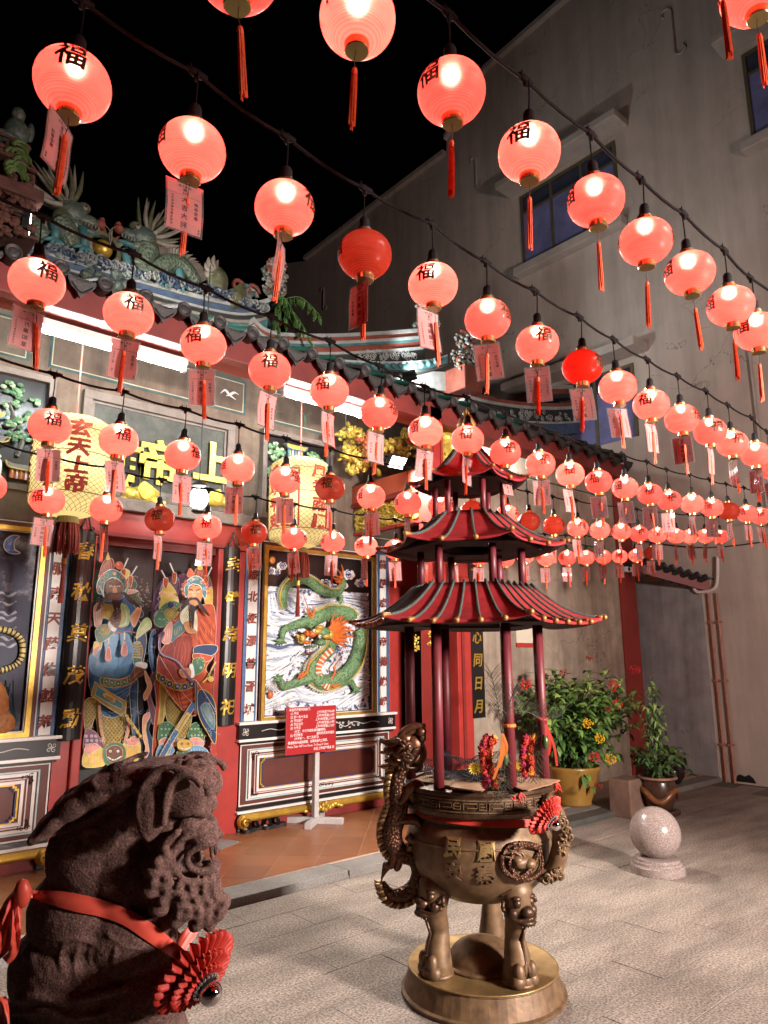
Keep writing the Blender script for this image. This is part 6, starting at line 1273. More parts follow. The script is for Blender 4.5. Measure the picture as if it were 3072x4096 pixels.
# ------------------------------------------------------------------ strings of red lanterns (x, y, z of each globe; last value: how far its character is turned)
ROWDESC = {'Z': 'nearest cable', 'A': 'untagged cable', 'B': 'cable crossing dark sky', 'C': 'cable along tiled eave', 'D': 'cable below eave tubes', 'E': 'lowest cable'}
UNLIT = {('B', 3): 'dim', ('B', 7): 'red', ('C', 17): 'dim', ('D', 5): 'dim', ('D', 11): 'dim', ('D', 12): 'dim', ('E', 3): 'dim', ('E', 5): 'dim', ('E', 21): 'dim', ('D', 9): 'dim'}
LF = .893
ROWS = {k: [((EYE+(V((x, y, z))-EYE)*LF).to_tuple()+(c,)) for x, y, z, c in v] for k, v in ROWS.items()}
LR, LH = .095, .080
def shell_mat(name, tcol, ecol, es, spec=.25):
    m = bpy.data.materials.new(name); m.use_nodes = True; nt = m.node_tree; N, L = nt.nodes, nt.links; N.remove(N['Principled BSDF']); out = N['Material Output']
    tc = N.new('ShaderNodeTexCoord'); sp = N.new('ShaderNodeSeparateXYZ'); L.new(tc.outputs['Object'], sp.inputs[0])
    mu = N.new('ShaderNodeMath'); mu.operation = 'MULTIPLY'; mu.inputs[1].default_value = 2*pi/.0046; L.new(sp.outputs[2], mu.inputs[0])
    si = N.new('ShaderNodeMath'); si.operation = 'SINE'; L.new(mu.outputs[0], si.inputs[0])
    nz = N.new('ShaderNodeTexNoise'); nz.inputs['Scale'].default_value = 14; nz.inputs['Detail'].default_value = 5; L.new(tc.outputs['Object'], nz.inputs['Vector'])
    oi = N.new('ShaderNodeObjectInfo'); mp = N.new('ShaderNodeMapping'); L.new(tc.outputs['Object'], mp.inputs[0]); mp.inputs['Scale'].default_value = (1, 1, 6)
    cm = N.new('ShaderNodeCombineXYZ'); L.new(oi.outputs['Random'], cm.inputs[0]); sc_ = N.new('ShaderNodeVectorMath'); sc_.operation = 'SCALE'; sc_.inputs['Scale'].default_value = 20; L.new(cm.outputs[0], sc_.inputs[0]); L.new(sc_.outputs[0], mp.inputs['Location']); L.new(mp.outputs[0], nz.inputs['Vector'])
    a = N.new('ShaderNodeMath'); a.operation = 'MULTIPLY_ADD'; a.inputs[1].default_value = .20; a.inputs[2].default_value = .80; L.new(si.outputs[0], a.inputs[0])
    b = N.new('ShaderNodeMath'); b.operation = 'MULTIPLY_ADD'; b.inputs[1].default_value = 1.1; b.inputs[2].default_value = .45; L.new(nz.outputs['Fac'], b.inputs[0])
    f = N.new('ShaderNodeMath'); f.operation = 'MULTIPLY'; L.new(a.outputs[0], f.inputs[0]); L.new(b.outputs[0], f.inputs[1])
    rv = N.new('ShaderNodeMapRange'); rv.inputs[3].default_value = .62; rv.inputs[4].default_value = 1.3; L.new(oi.outputs['Random'], rv.inputs[0]); f2 = N.new('ShaderNodeMath'); f2.operation = 'MULTIPLY'; L.new(f.outputs[0], f2.inputs[0]); L.new(rv.outputs[0], f2.inputs[1])
    tr = N.new('ShaderNodeBsdfTranslucent'); tv = N.new('ShaderNodeVectorMath'); tv.operation = 'SCALE'; tv.inputs[0].default_value = tcol; L.new(f2.outputs[0], tv.inputs['Scale']); L.new(tv.outputs[0], tr.inputs[0])
    df = N.new('ShaderNodeBsdfDiffuse'); df.inputs[0].default_value = (*[c*.8 for c in tcol], 1)
    m1 = N.new('ShaderNodeMixShader'); m1.inputs[0].default_value = .25; L.new(tr.outputs[0], m1.inputs[1]); L.new(df.outputs[0], m1.inputs[2])
    rf = N.new('ShaderNodeBsdfRefraction'); rf.inputs['Roughness'].default_value = .74; rf.inputs['IOR'].default_value = 1.18; rf.inputs[0].default_value = (1, .5, .42, 1)
    mr_ = N.new('ShaderNodeMixShader'); mr_.inputs[0].default_value = .18; L.new(m1.outputs[0], mr_.inputs[1]); L.new(rf.outputs[0], mr_.inputs[2]); m1 = mr_
    em = N.new('ShaderNodeEmission'); em.inputs[0].default_value = (*ecol, 1); ev = N.new('ShaderNodeMath'); ev.operation = 'MULTIPLY'; ev.inputs[1].default_value = es; L.new(f2.outputs[0], ev.inputs[0]); L.new(ev.outputs[0], em.inputs[1])
    ad = N.new('ShaderNodeAddShader'); L.new(m1.outputs[0], ad.inputs[0]); L.new(em.outputs[0], ad.inputs[1])
    gl = N.new('ShaderNodeBsdfGlossy'); gl.inputs['Roughness'].default_value = .25; lw = N.new('ShaderNodeLayerWeight'); lw.inputs[0].default_value = spec
    bp = N.new('ShaderNodeBump'); bp.inputs['Strength'].default_value = .35; bp.inputs['Distance'].default_value = .002; L.new(si.outputs[0], bp.inputs['Height']); L.new(bp.outputs[0], gl.inputs['Normal'])
    fm = N.new('ShaderNodeMath'); fm.operation = 'MULTIPLY'; fm.inputs[1].default_value = .35; L.new(lw.outputs['Fresnel'], fm.inputs[0])
    m2 = N.new('ShaderNodeMixShader'); L.new(fm.outputs[0], m2.inputs[0]); L.new(ad.outputs[0], m2.inputs[1]); L.new(gl.outputs[0], m2.inputs[2]); L.new(m2.outputs[0], out.inputs[0])
    return m
M_lit = shell_mat('lit_red_plastic', (.92, .15, .125), (1, .034, .024), 1.9)
M_dim = shell_mat('unlit_red_glow', (.62, .09, .05), (1, .07, .03), .16); M_redl = shell_mat('saturated_red_plastic', (.8, .04, .02), (1, .02, .008), .95)  # unlit shells are given a faint glow, without a bulb inside
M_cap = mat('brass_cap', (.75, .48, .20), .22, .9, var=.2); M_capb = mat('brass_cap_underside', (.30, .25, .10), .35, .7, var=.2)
M_sock = mat('black_socket', (.012, .012, .013), .45, var=.2); M_cab = mat('black_cable', (.006, .005, .005), .75, var=.2)
M_cab.node_tree.nodes['Principled BSDF'].inputs['Specular IOR Level'].default_value = .08
M_tass = mat('orange_red_tassel', (.85, .11, .03), .6, var=.3, scale=60); M_fu = mat('gilt_print', (.05, .022, .008), .35, .35, var=.5, scale=120)
M_thread = mat('dark_thread', (.05, .012, .01), .8)
def mesh_of(name, bm, m, smooth=False):
    me = bpy.data.meshes.new(name); bm.normal_update(); bm.to_mesh(me); bm.free()
    for x in (m if isinstance(m, (list, tuple)) else [m]): me.materials.append(x)
    if smooth: me.polygons.foreach_set('use_smooth', [True]*len(me.polygons))
    return me
def lan_prof():
    out = []
    for k in range(19):
        a = -pi/2+pi*k/18; r = LR*abs(cos(a))**.86; z = LH*sin(a); out.append((max(r, .03), z))
    return [p for i, p in enumerate(out) if i in (0, 18) or p[0] > .0301]
prof_l = lan_prof(); ztop, zbot = prof_l[-1][1], prof_l[0][1]
globe_me = {k: mesh_of('globe', lathe(BM(), prof_l, 36, cap=False), m, True) for k, m in (('lit', M_lit), ('dim', M_dim), ('red', M_redl))}
cap_me = mesh_of('bottom_cap', fixn(lathe(BM(), [(.001, zbot-.022), (.028, zbot-.022), (.0305, zbot-.019), (.0305, zbot+.004), (.026, zbot+.004), (.001, zbot+.003)], 24)), [M_cap], False)
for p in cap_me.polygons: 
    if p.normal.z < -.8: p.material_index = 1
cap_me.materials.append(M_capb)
tcap_me = mesh_of('top_cap', fixn(lathe(BM(), [(.001, ztop-.003), (.030, ztop-.003), (.031, ztop+.012), (.022, ztop+.016), (.001, ztop+.016)], 20)), M_cap)
sock_me = mesh_of('socket', fixn(lathe(BM(), [(.001, ztop+.014), (.024, ztop+.014), (.026, ztop+.02), (.019, ztop+.032), (.018, ztop+.056), (.013, ztop+.066), (.005, ztop+.070), (.001, ztop+.072)], 16)), M_sock, True)
DROP = .262
wire_me = mesh_of('drop_wire', tube(BM(), [V((0, 0, ztop+.065)), V((.0015, 0, .2)), V((0, 0, DROP))], .0028, 6), M_cab)
tb = tube(BM(), spline([V((0, 0, zbot-.02)), V((.003, .001, zbot-.045)), V((-.002, 0, -.155))], 3), .0012, 4)
tass_s = mesh_of('tassel_string', tb, M_thread)
tb = lathe(BM(), [(.001, -.152), (.006, -.154), (.0075, -.162), (.006, -.168), (.0075, -.174)], 10)
for k in range(26):
    a = k*.7; r = .0065*sqrt((k+.5)/26); e = 1.35+rnd.uniform(-.25, .25); tube(tb, [V((r*cos(a), r*sin(a), -.165)), V((r*1.2*cos(a), r*1.2*sin(a), -.23)), V((r*e*cos(a), r*e*sin(a), -.318+rnd.uniform(-.012, .012)))], .0016, 3)
tass_me = mesh_of('tassel', tb, M_tass)
def fu_mesh():
    bm = BM(); add_text(bm, '福', Matrix.Diagonal((.078, .075, 1, 1)), .024, 0, 0, .08)
    bmesh.ops.triangulate(bm, faces=bm.faces); bmesh.ops.subdivide_edges(bm, edges=bm.edges, cuts=2)
    for v in bm.verts:
        z = v.co.y+.012; r = LR*max(.05, 1-(z/LH)**2)**.43+.0014; a = -pi/2+v.co.x/LR; v.co = V((r*cos(a), r*sin(a), z))
    return mesh_of('character', bm, M_fu)
fu_me = fu_mesh()
# wish tags: pink card in a clear sleeve
def clear_mat(name, col, f):
    m = bpy.data.materials.new(name); m.use_nodes = True; nt = m.node_tree; N, L = nt.nodes, nt.links; N.remove(N['Principled BSDF'])
    t = N.new('ShaderNodeBsdfTransparent'); t.inputs[0].default_value = (.97, .97, .97, 1); g_ = N.new('ShaderNodeBsdfGlossy'); g_.inputs['Roughness'].default_value = .12; d = N.new('ShaderNodeBsdfDiffuse'); d.inputs[0].default_value = (*col, 1)
    tr = N.new('ShaderNodeBsdfTranslucent'); tr.inputs[0].default_value = (*col, 1); m0 = N.new('ShaderNodeMixShader'); m0.inputs[0].default_value = .5; L.new(d.outputs[0], m0.inputs[1]); L.new(tr.outputs[0], m0.inputs[2])
    m1 = N.new('ShaderNodeMixShader'); m1.inputs[0].default_value = f; L.new(t.outputs[0], m1.inputs[1]); L.new(m0.outputs[0], m1.inputs[2])
    lw = N.new('ShaderNodeLayerWeight'); lw.inputs[0].default_value = .3; m2 = N.new('ShaderNodeMixShader'); L.new(lw.outputs['Fresnel'], m2.inputs[0]); L.new(m1.outputs[0], m2.inputs[1]); L.new(g_.outputs[0], m2.inputs[2]); L.new(m2.outputs[0], N['Material Output'].inputs[0]); return m
M_sleeve = clear_mat('clear_sleeve', (.8, .74, .74), .10)
def paper_mat():
    m = mat('pink_card', (.93, .50, .47), .6, var=.05); nt = m.node_tree; N, L = nt.nodes, nt.links; b = N['Principled BSDF']; tr = N.new('ShaderNodeBsdfTranslucent'); tr.inputs[0].default_value = (.95, .5, .46, 1)
    mx = N.new('ShaderNodeMixShader'); mx.inputs[0].default_value = .62; L.new(b.outputs[0], mx.inputs[1]); L.new(tr.outputs[0], mx.inputs[2]); L.new(mx.outputs[0], N['Material Output'].inputs[0]); return m
M_card = paper_mat(); M_ink = mat('maroon_ink', (.10, .012, .02), .7, var=0)
TW, TH = .112, .165
def warp(v, k): return V((v.x, v.y+.004*sin(v.z*28+k)+.010*(v.x/.056)**2*((k % 3)-1)*.5, v.z))
def tag_meshes(k, phrase, num, who):
    b1, b2, b3 = BM(), BM(), BM(); ny = 5
    for b, hw, z0, z1, t in ((b1, TW/2, -TH, .0, .0012), (b2, TW/2-.006, -TH+.006, -.006, .0004)):
        for i in range(ny):
            za, zb = z0+(z1-z0)*i/ny, z0+(z1-z0)*(i+1)/ny
            for j in range(3):
                xa, xb = -hw+2*hw*j/3, -hw+2*hw*(j+1)/3
                if i: pass
                v = [b.verts.new(warp(V(p), k)) for p in ((xa, -t, za), (xb, -t, za), (xb, -t, zb), (xa, -t, zb))]; b.faces.new(v)
                v = [b.verts.new(warp(V(p), k)) for p in ((xa, t, za), (xa, t, zb), (xb, t, zb), (xb, t, za))]; b.faces.new(v)
        bmesh.ops.remove_doubles(b, verts=b.verts, dist=1e-5)
    for sgn in (-1, 1):
        def put(s, x, z, h):
            n0 = len(b3.verts); add_text(b3, s, Matrix.Translation((x, sgn*.0010, z)) @ Matrix.Rotation(pi/2, 4, 'X') @ Matrix.Diagonal((h, h, 1, 1)), .018)
        for j, ch in enumerate('玄天上帝'): put(ch, -.015+j*.010, -.014-abs(j-1.5)*.0015, .009)
        put('福', 0, -.027, .011); put(num, 0, -.039, .010)
        box(b3, -.048, .048, sgn*.0010-.00005, sgn*.0010+.00005, -.0475, -.0468)
        for j, ch in enumerate(phrase): put(ch, .001, -.062-j*.026, .0195)
        for j, ch in enumerate(who+'合家'): put(ch, -.033, -.066-j*.0145, .0125)
        for j, ch in enumerate('喜敬'): put(ch, -.044, -.143-j*.008, .006)
        for j, ch in enumerate('乙巳年新春祈福吉祥灯'): put(ch, .037, -.058-j*.0098, .0078)
    for v in b3.verts: v.co = warp(v.co, k)
    return mesh_of('sleeve', b1, M_sleeve), mesh_of('card', b2, M_card), mesh_of('print', b3, M_ink)
TAGS = [tag_meshes(i, p, n, q) for i, (p, n, q) in enumerate((('五福临门', '109', '吉祥'), ('生意兴隆', '107', '平安'), ('鸿运当头', '106', '如意'), ('心想事成', '111', '福寿'), ('大吉大利', '098', '康乐'), ('万事如意', '102', '安宁'), ('吉祥如意', '116', '长乐'), ('财源广进', '104', '富贵'), ('大展宏图', '110', '永福'), ('福寿康宁', '093', '春喜')))]
node_me = BM(); tube(node_me, [V((-.03, 0, .004)), V((-.012, 0, 0)), V((.012, 0, 0)), V((.03, 0, .004))], [.006, .011, .011, .006], 8); tube(node_me, [V((0, 0, 0)), V((0, 0, -.022))], [.010, .006], 8); tube(node_me, [V((.004, 0, .005)), V((.010, .006, .024))], .0022, 4); tube(node_me, [V((-.016, 0, .005)), V((-.020, -.005, .018))], .0022, 4)
node_me = mesh_of('connector', node_me, M_cab, True)
lanterns = {}
for rk, rw in ROWS.items():
    cab = thing('light_cable', 'black festoon cable, ' + ROWDESC[rk], 'cable', (0, 0, 0), 0, 'festoon cables strung over the courtyard')
    pts = [V((x, y, z+DROP*LF)) for x, y, z, c in rw]
    a, b = pts[0]-pts[1], pts[-1]-pts[-2]
    full = [pts[0]+a*3.2+V((0, 0, .15)), pts[0]+a*1.2+V((0, 0, .03))]+pts
    end = pts[-1]+b.normalized()*.4
    if rk != 'Z':
        f = (XW-.01-pts[-1].x)
        if f > .05: full += [V((XW-.005, pts[-1].y+.02*f, pts[-1].z+.10*f))]
    else: full += [pts[-1]+b*2]
    q = []
    for p0, p1 in zip(full, full[1:]):
        for k in range(4): t = k/4; q.append(p0.lerp(p1, t)+V((0, 0, -.012*4*t*(1-t))))
    q.append(full[-1])
    obj('wire', tube(BM(), q, .0055, 6), M_cab, cab, smooth=True); 
    for p in pts: o = obj('connector', node_me, None, cab); o.location = p
    for i, (x, y, z, c) in enumerate(rw):
        st = UNLIT.get((rk, i), 'lit'); away = c is None
        turn = rnd.choice((1.45, 1.6, -1.5)) if away else math.asin(max(-.98, min(.98, c)))
        look = ('with its gold character hidden' if away else 'gold character facing front' if abs(c) < .12 else 'gold character turned %s %s' % ('far' if abs(c) > .7 else 'slightly' if abs(c) < .4 else 'half', 'left' if c < 0 else 'right'))
        state = dict(lit='glowing red', dim='unlit dull red', red='deep saturated red')[st]
        face = atan2(y, x)-pi/2+turn
        ln = thing('red_lantern', '%s lantern, %s from left on %s' % (state, ordinal(i), ROWDESC[rk]), 'lantern', (x, y, z), face, 'red lanterns strung on the cables')
        ln.rotation_euler = (rnd.uniform(-.05, .05), rnd.uniform(-.05, .05), face); ln.scale = (LF, LF, LF)
        obj('globe', globe_me[st], None, ln)
        for s in (0, 1): o = obj('character', fu_me, None, ln); o.rotation_euler = (0, 0, s*pi)
        obj('bottom_cap', cap_me, None, ln); obj('top_cap', tcap_me, None, ln); obj('socket', sock_me, None, ln); obj('drop_wire', wire_me, None, ln)
        o = obj('tassel', tass_me, None, ln); o.rotation_euler = (rnd.uniform(-.04, .04), rnd.uniform(-.04, .04), rnd.random()*6); s_ = obj('tassel_string', tass_s, None, o)
        if st == 'lit':
            l = bpy.data.lights.new('bulb_light', 'POINT'); l.energy = 1.05*rnd.uniform(.6, 1.5); l.shadow_soft_size = .012; l.color = (1, .86, .70); lo = bpy.data.objects.new('bulb_light', l); COL.objects.link(lo); lo.parent = ln; lo.location = (0, 0, .048+rnd.uniform(-.006, .006))
        if rk in 'ZA': continue
        k = rnd.randrange(len(TAGS)); fl = rnd.random() < .5
        yaw = rnd.choice((0, 0, .25, -.3, .5, -.6, .9, -1.0, 1.2, -1.25))+rnd.uniform(-.15, .15)
        if (rk, i) in TAGYAW: yaw, fl = TAGYAW[rk, i]
        tg_ = thing('wish_tag', 'pink wish tag under the %s lantern from left on %s' % (ordinal(i), ROWDESC[rk]), 'tag', (x+rnd.uniform(-.012, .012), y+.012, z+(zbot-.022)*LF), 0, 'pink wish tags hanging under the lanterns')
        tg_.rotation_euler = (rnd.uniform(-.06, .06), rnd.uniform(-.10, .10), atan2(y, x)-pi/2+yaw+(pi if fl else 0))
        tg_.scale = (LF, LF, LF)
        for n_, me_ in zip(('sleeve', 'card', 'print'), TAGS[k]): obj(n_, me_, None, tg_)
# ------------------------------------------------------------------ bronze incense burner with its three-tiered roof
BC = PZ(1933, 3962, 0)
RH = V((RT.x, RT.y, 0)).normalized(); TC = V((-FW.x, -FW.y, 0)).normalized()
M_brz = mat('brown_bronze', (.175, .108, .053), .5, .3, var=.35, scale=5, col2=(.11, .06, .032), cover=.52, sharp=.18, bump=.15, bscale=30)
M_brzd = mat('dark_bronze', (.075, .040, .022), .42, .6, var=.35, scale=8, bump=.3, bscale=60)
M_brzr = mat('reddish_bronze', (.15, .058, .028), .38, .6, var=.3, scale=10, col2=(.06, .03, .018), cover=.5, sharp=.15, bump=.3, bscale=50)
M_brzg = mat('worn_gilt_bronze', (.30, .20, .08), .4, .6, var=.3, scale=14)
M_ash = mat('ash_grey', (.16, .13, .11), .95, var=.3)
def at_c(th, r, z): return V((BC.x, BC.y, z)) + RH*(r*cos(th)) + TC*(r*sin(th))
bn = thing('incense_burner', 'tripod bronze incense burner with dragon handles and raised characters in the courtyard', 'incense burner', (BC.x, BC.y, 0))
A0 = atan2(RH.y, RH.x)
def B(name, bm, m, smooth=False, parent=None, **k):
    o = obj(name, bm, m, parent or bn, smooth=smooth, **k)
    if parent is None: o.matrix_parent_inverse = bn.matrix_basis.inverted()
    return o
def blathe(prof, n=56): return lathe(BM(), prof, n, (BC.x, BC.y, 0))
B('base', blathe([(.385, 0), (.392, .006), (.392, .018), (.378, .024), (.352, .108), (.356, .113), (.354, .120), (.345, .122), (.001, .122)]), M_brz)
B('base_rim', blathe([(.352, .119), (.357, .116), (.360, .121), (.356, .125), (.350, .123)]), M_brzg, True)
dm_ = []
for k in range(9): a = pi/2*k/8; dm_.append((.168*cos(a), .122+.115*sin(a)))
B('dome', blathe([(.20, .1225), (.192, .134), (.178, .137), (.170, .128)]+dm_[:-1]+[(.001, .237)]), M_brz, True)
bowl = spline([V((a, b, 0)) for a, b in ((.001, .412), (.10, .415), (.20, .44), (.285, .50), (.335, .575), (.349, .635), (.352, .69), (.345, .735), (.322, .775), (.312, .80), (.318, .83))], 5)
B('bowl', blathe([(max(.001, p.x), p.y) for p in bowl]), M_brz, True)
bpx = [(p.x, p.y) for p in bowl]
def brad(z): return float(np.interp(z, [p[1] for p in bpx], [p[0] for p in bpx]))
B('bowl_line', blathe([(.350, .700), (.356, .703), (.356, .709), (.350, .712)]), M_brz, True)
B('rim', blathe([(.315, .828), (.352, .832), (.366, .842), (.368, .85), (.371, .858), (.371, .93), (.376, .938), (.376, .952), (.33, .955), (.33, .90), (.001, .90)]), M_brzd)
kb = BM()
def arcbox(bm, a0, a1, z0, z1, r, d):
    n = max(1, int(abs(a1-a0)/.08)+1); rows = []
    for k in range(n+1):
        a = a0+(a1-a0)*k/n; rows.append([bm.verts.new((BC.x+q*cos(a), BC.y+q*sin(a), z)) for q, z in ((r, z0), (r+d, z0), (r+d, z1), (r, z1))])
    for p, q in zip(rows, rows[1:]):
        for j in range(4): bm.faces.new((p[j], q[j], q[(j+1) % 4], p[(j+1) % 4]))
    bm.faces.new(rows[0]); bm.faces.new(rows[-1][::-1])
for k in range(20):
    a = A0+k*2*pi/20; w_ = 2*pi/20
    for (u0, u1, v0, v1) in ((.02, .98, .866, .871), (.02, .98, .917, .922), (.05, .07, .880, .905), (.05, .6, .905, .910), (.58, .6, .888, .910), (.2, .6, .886, .890), (.93, .95, .880, .905), (.66, .95, .880, .884), (.66, .68, .884, .905), (.68, .85, .905, .909), (.72, .9, .892, .896)): arcbox(kb, a+w_*u0, a+w_*u1, v0, v1, .371, .006)
B('key_fret', fixn(kb), M_brz, kind='stuff')
# legs: lion-mask knees, waisted shanks, paws
MLEG = [M_brz, M_brzd]
for (px, py) in ((1722, 3905), (2105, 3950), (1955, 3800)):
    p = PZ(px, py, .122); d = (V((p.x, p.y, 0))-V((BC.x, BC.y, 0))); d.normalize(); s = V((-d.y, d.x, 0)); p = V((BC.x, BC.y, 0))+d*.262; up = V((0, 0, 1)); bm = BM()
    P_ = lambda o_, z: p+d*o_+up*z
    tube(bm, spline([P_(.0, .123), P_(.0, .17), P_(-.005, .24), P_(-.015, .31), P_(.0, .37), P_(.01, .43), P_(.0, .50), P_(-.03, .56)], 5), lerp_list([.068, .070, .058, .045, .052, .066, .082, .06], 36), 16)
    lg = B('leg', bm, M_brz, True)
    bm = BM()
    for k in (-1, 0, 1): ball(bm, P_(.042, .148)+s*(.040*k), (.036, .036, .034), 12, 8); ball(bm, P_(.05, .185)+s*(.036*k), (.026, .026, .04), 10, 8)
    lathe(bm, [(.001, 0), (.076, 0), (.076, .012), (.066, .018), (.001, .018)], 20, P_(0, .1225)); obj('paw', bm, M_brz, lg, smooth=True)
    bm = BM(); f = P_(.055, .44)
    ball(bm, f+d*.02+up*(-.005), (.034, .034, .028), 10, 8); ball(bm, f+d*.012+up*(-.045), (.05, .05, .018), 10, 6)
    for k in (-1, 1):
        ball(bm, f+s*(.038*k)+up*.030, .021, 10, 8); ball(bm, f+s*(.040*k)+up*.052+d*.0, (.026, .026, .014), 8, 6); ball(bm, f+s*(.055*k)-d*.01-up*.012, .026, 10, 8)
        c = f+s*(.082*k)-d*.04+up*.01; tube(bm, [c+s*(.028*(1-j/13)*cos(j*.6)*k)*.6+d*(.028*(1-j/13)*cos(j*.6)*.5)+up*(.030*(1-j/13)*sin(j*.6)) for j in range(11)], .010, 6)
        q = spline([f+up*(-.028)+d*.045, f+s*(.05*k)+up*(-.036)+d*.015, f+s*(.082*k)-up*.012-d*.03], 5); tube(bm, q, .010, 6)
        q = spline([f+up*(.065)+d*.0, f+s*(.05*k)+up*(.085)-d*.015, f+s*(.09*k)+up*.06-d*.05], 5); tube(bm, q, .011, 6)
    for k in range(5): tube(bm, [f+s*((k-2)*.018)-up*.055+d*.03, f+s*((k-2)*.018)-up*.07+d*.025], [.007, .002], 6)
    obj('lion_mask', bm, M_brzd if px != 1955 else M_brz, lg, smooth=True)
    bm = BM(); tube(bm, [P_(.06, .37), P_(.035, .30), P_(.055, .22), P_(.085, .17)], [.008, .009, .009, .008], 6); obj('shank_ridge', bm, M_brzd, lg, smooth=True)
# characters raised on the bowl
def cyl_hit(px, py, r):
    d = ray(px, py); o = EYE-V((BC.x, BC.y, 0)); a = d.x*d.x+d.y*d.y; b = 2*(o.x*d.x+o.y*d.y); c = o.x*o.x+o.y*o.y-r*r; t = (-b-sqrt(max(0, b*b-4*a*c)))/(2*a); return EYE+d*t
for px, py, ch, sz in ((1812, 3388, '民', .088), (1945, 3402, '國', .086), (1812, 3490, '安', .080), (1940, 3502, '泰', .080)):
    h = cyl_hit(px, py, .35); a0 = atan2(h.y-BC.y, h.x-BC.x); bm = BM(); add_text(bm, ch, Matrix.Diagonal((sz, sz*1.05, .010, 1)), .035, .5, 0, .05); bmesh.ops.triangulate(bm, faces=bm.faces)
    for v in bm.verts: z = h.z+v.co.y; r = brad(z)+.004+v.co.z; a = a0+v.co.x/.35; v.co = V((BC.x+r*cos(a), BC.y+r*sin(a), z))
    B('raised_character', bm, M_brzg if py < 3450 else M_brz)
# dragon handle on the left (traced depth 3.42 m), coordinates measured on a close-up
def U7(zx, zy, D=3.44): return PD(1400+zx/1.659, 2800+zy/1.659, D)
K7 = 3.44/FPX/1.659
RIDB = [M_brzr, M_brzd, M_brzg]
dh = B('dragon_handle', None, None)
q = spline([U7(430, 330), U7(350, 430), U7(315, 520), U7(310, 610), U7(325, 690), U7(305, 770), U7(280, 860), U7(290, 950), U7(345, 1020), U7(425, 1060), U7(452, 1140), U7(425, 1235), U7(345, 1290), U7(265, 1280), U7(222, 1205)], 5)
rr = [x*K7 for x in lerp_list([58, 52, 50, 54, 64, 70, 70, 66, 56, 48, 46, 48, 48, 34, 10], len(q))]
M_bscale = scale_mat('bronze_scales', (.06, .025, .014), (.20, .085, .04), 70); M_bscale.node_tree.nodes['Principled BSDF'].inputs['Metallic'].default_value = .6
obj('body', tube(BM(), q, rr, 14), M_bscale, dh, smooth=True)
bm = BM()
for i in range(2, len(q)-1):
    t = (q[i+1]-q[i]).normalized(); nn = t.cross(FW).normalized()
    if i < 46: nn = -nn if nn.dot(RT) > 0 and i < 40 else nn
    b = q[i]+nn*rr[i]*.85; s_ = t*.016
    for o_ in (-.012, .012): tube(bm, [b-FW*o_, b+nn*.022+s_*.6-FW*o_, b+nn*.032+t*.03-FW*o_], [.013, .011, .002], 6, mi=2 if i % 2 else 0)
obj('back_fins', bm, RIDB, dh, smooth=True)
hd = BM()
for zx, zy, dd, r, mi in ((420, 290, 0, (75, 75, 75), 0), (370, 260, 0, (70, 60, 55), 0), (455, 350, 0, (55, 60, 80), 0), (440, 430, 0, (45, 50, 50), 0), (470, 210, .02, (38, 40, 35), 0), (480, 250, .03, (28, 25, 30), 1), (390, 300, .05, (40, 20, 32), 1), (395, 310, .062, (22, 14, 22), 0), (330, 340, .0, (60, 60, 60), 0), (270, 330, 0, (50, 50, 38), 0), (300, 400, 0, (50, 55, 45), 0)):
    ball(hd, U7(zx, zy, 3.44-dd), [x*K7 for x in (r[0], r[1], r[2])], 12, 8, mi=mi)
for pts, r0 in (([(500, 175), (440, 172), (370, 195), (320, 245), (255, 275), (195, 262)], 17), ([(480, 195), (400, 215), (340, 265), (270, 300), (210, 275)], 15)): tube(hd, spline([U7(*p, 3.42) for p in pts], 5), lerp_list([r0*K7, r0*K7*1.3, r0*K7*1.1, r0*K7*.6], 5*(len(pts)-1)+1), 8)
for k, (a, b) in enumerate(((240, 320), (205, 350), (240, 400), (200, 440), (260, 460), (205, 515), (250, 540))): tube(hd, spline([U7(330, 330+k*32), U7((330+a)/2, b-12+k*4), U7(a-15, b)], 4), lerp_list([26*K7, 30*K7, 3*K7], 9), 7, mi=2 if k % 2 else 0)
for k in range(14): 
    a = rnd.uniform(0, 6.28); c = U7(rnd.uniform(330, 450), rnd.uniform(260, 430), 3.38); tube(hd, spline([c, c+RT*.02*cos(a)+UP*.02*sin(a)-FW*.008, c+RT*.05*cos(a+.5)+UP*.05*sin(a+.5)], 3), lerp_list([.008, .008, .002], 7), 5, mi=k % 2)
obj('head', hd, RIDB, dh, smooth=True)
bm = BM()
for pts, r0 in (([(330, 680), (390, 600), (440, 560), (500, 610), (540, 600)], 32), ([(400, 570), (420, 640), (480, 700), (530, 690)], 28), ([(320, 800), (390, 790), (440, 800), (480, 840), (515, 850)], 30), ([(380, 900), (430, 930), (480, 880), (510, 800)], 26), ([(300, 980), (290, 1060), (270, 1100), (230, 1090)], 24), ([(330, 1020), (320, 1100), (300, 1130)], 22)):
    s = spline([U7(*p, 3.42) for p in pts], 5); tube(bm, s, lerp_list([r0*K7*1.1, r0*K7*1.2, r0*K7, r0*K7*.6], len(s)), 9)
for k in range(4): tube(bm, spline([U7(490, 820+k*8), U7(520-k*4, 850+k*18), U7(500-k*16, 890+k*14)], 4), lerp_list([.012, .012, .003], 9), 6)
for k in range(4): tube(bm, spline([U7(270, 1095), U7(235-k*4, 1085+k*22), U7(215-k*2, 1110+k*30)], 4), lerp_list([.012, .010, .002], 9), 6)
obj('limbs', bm, M_brzr, dh, smooth=True)
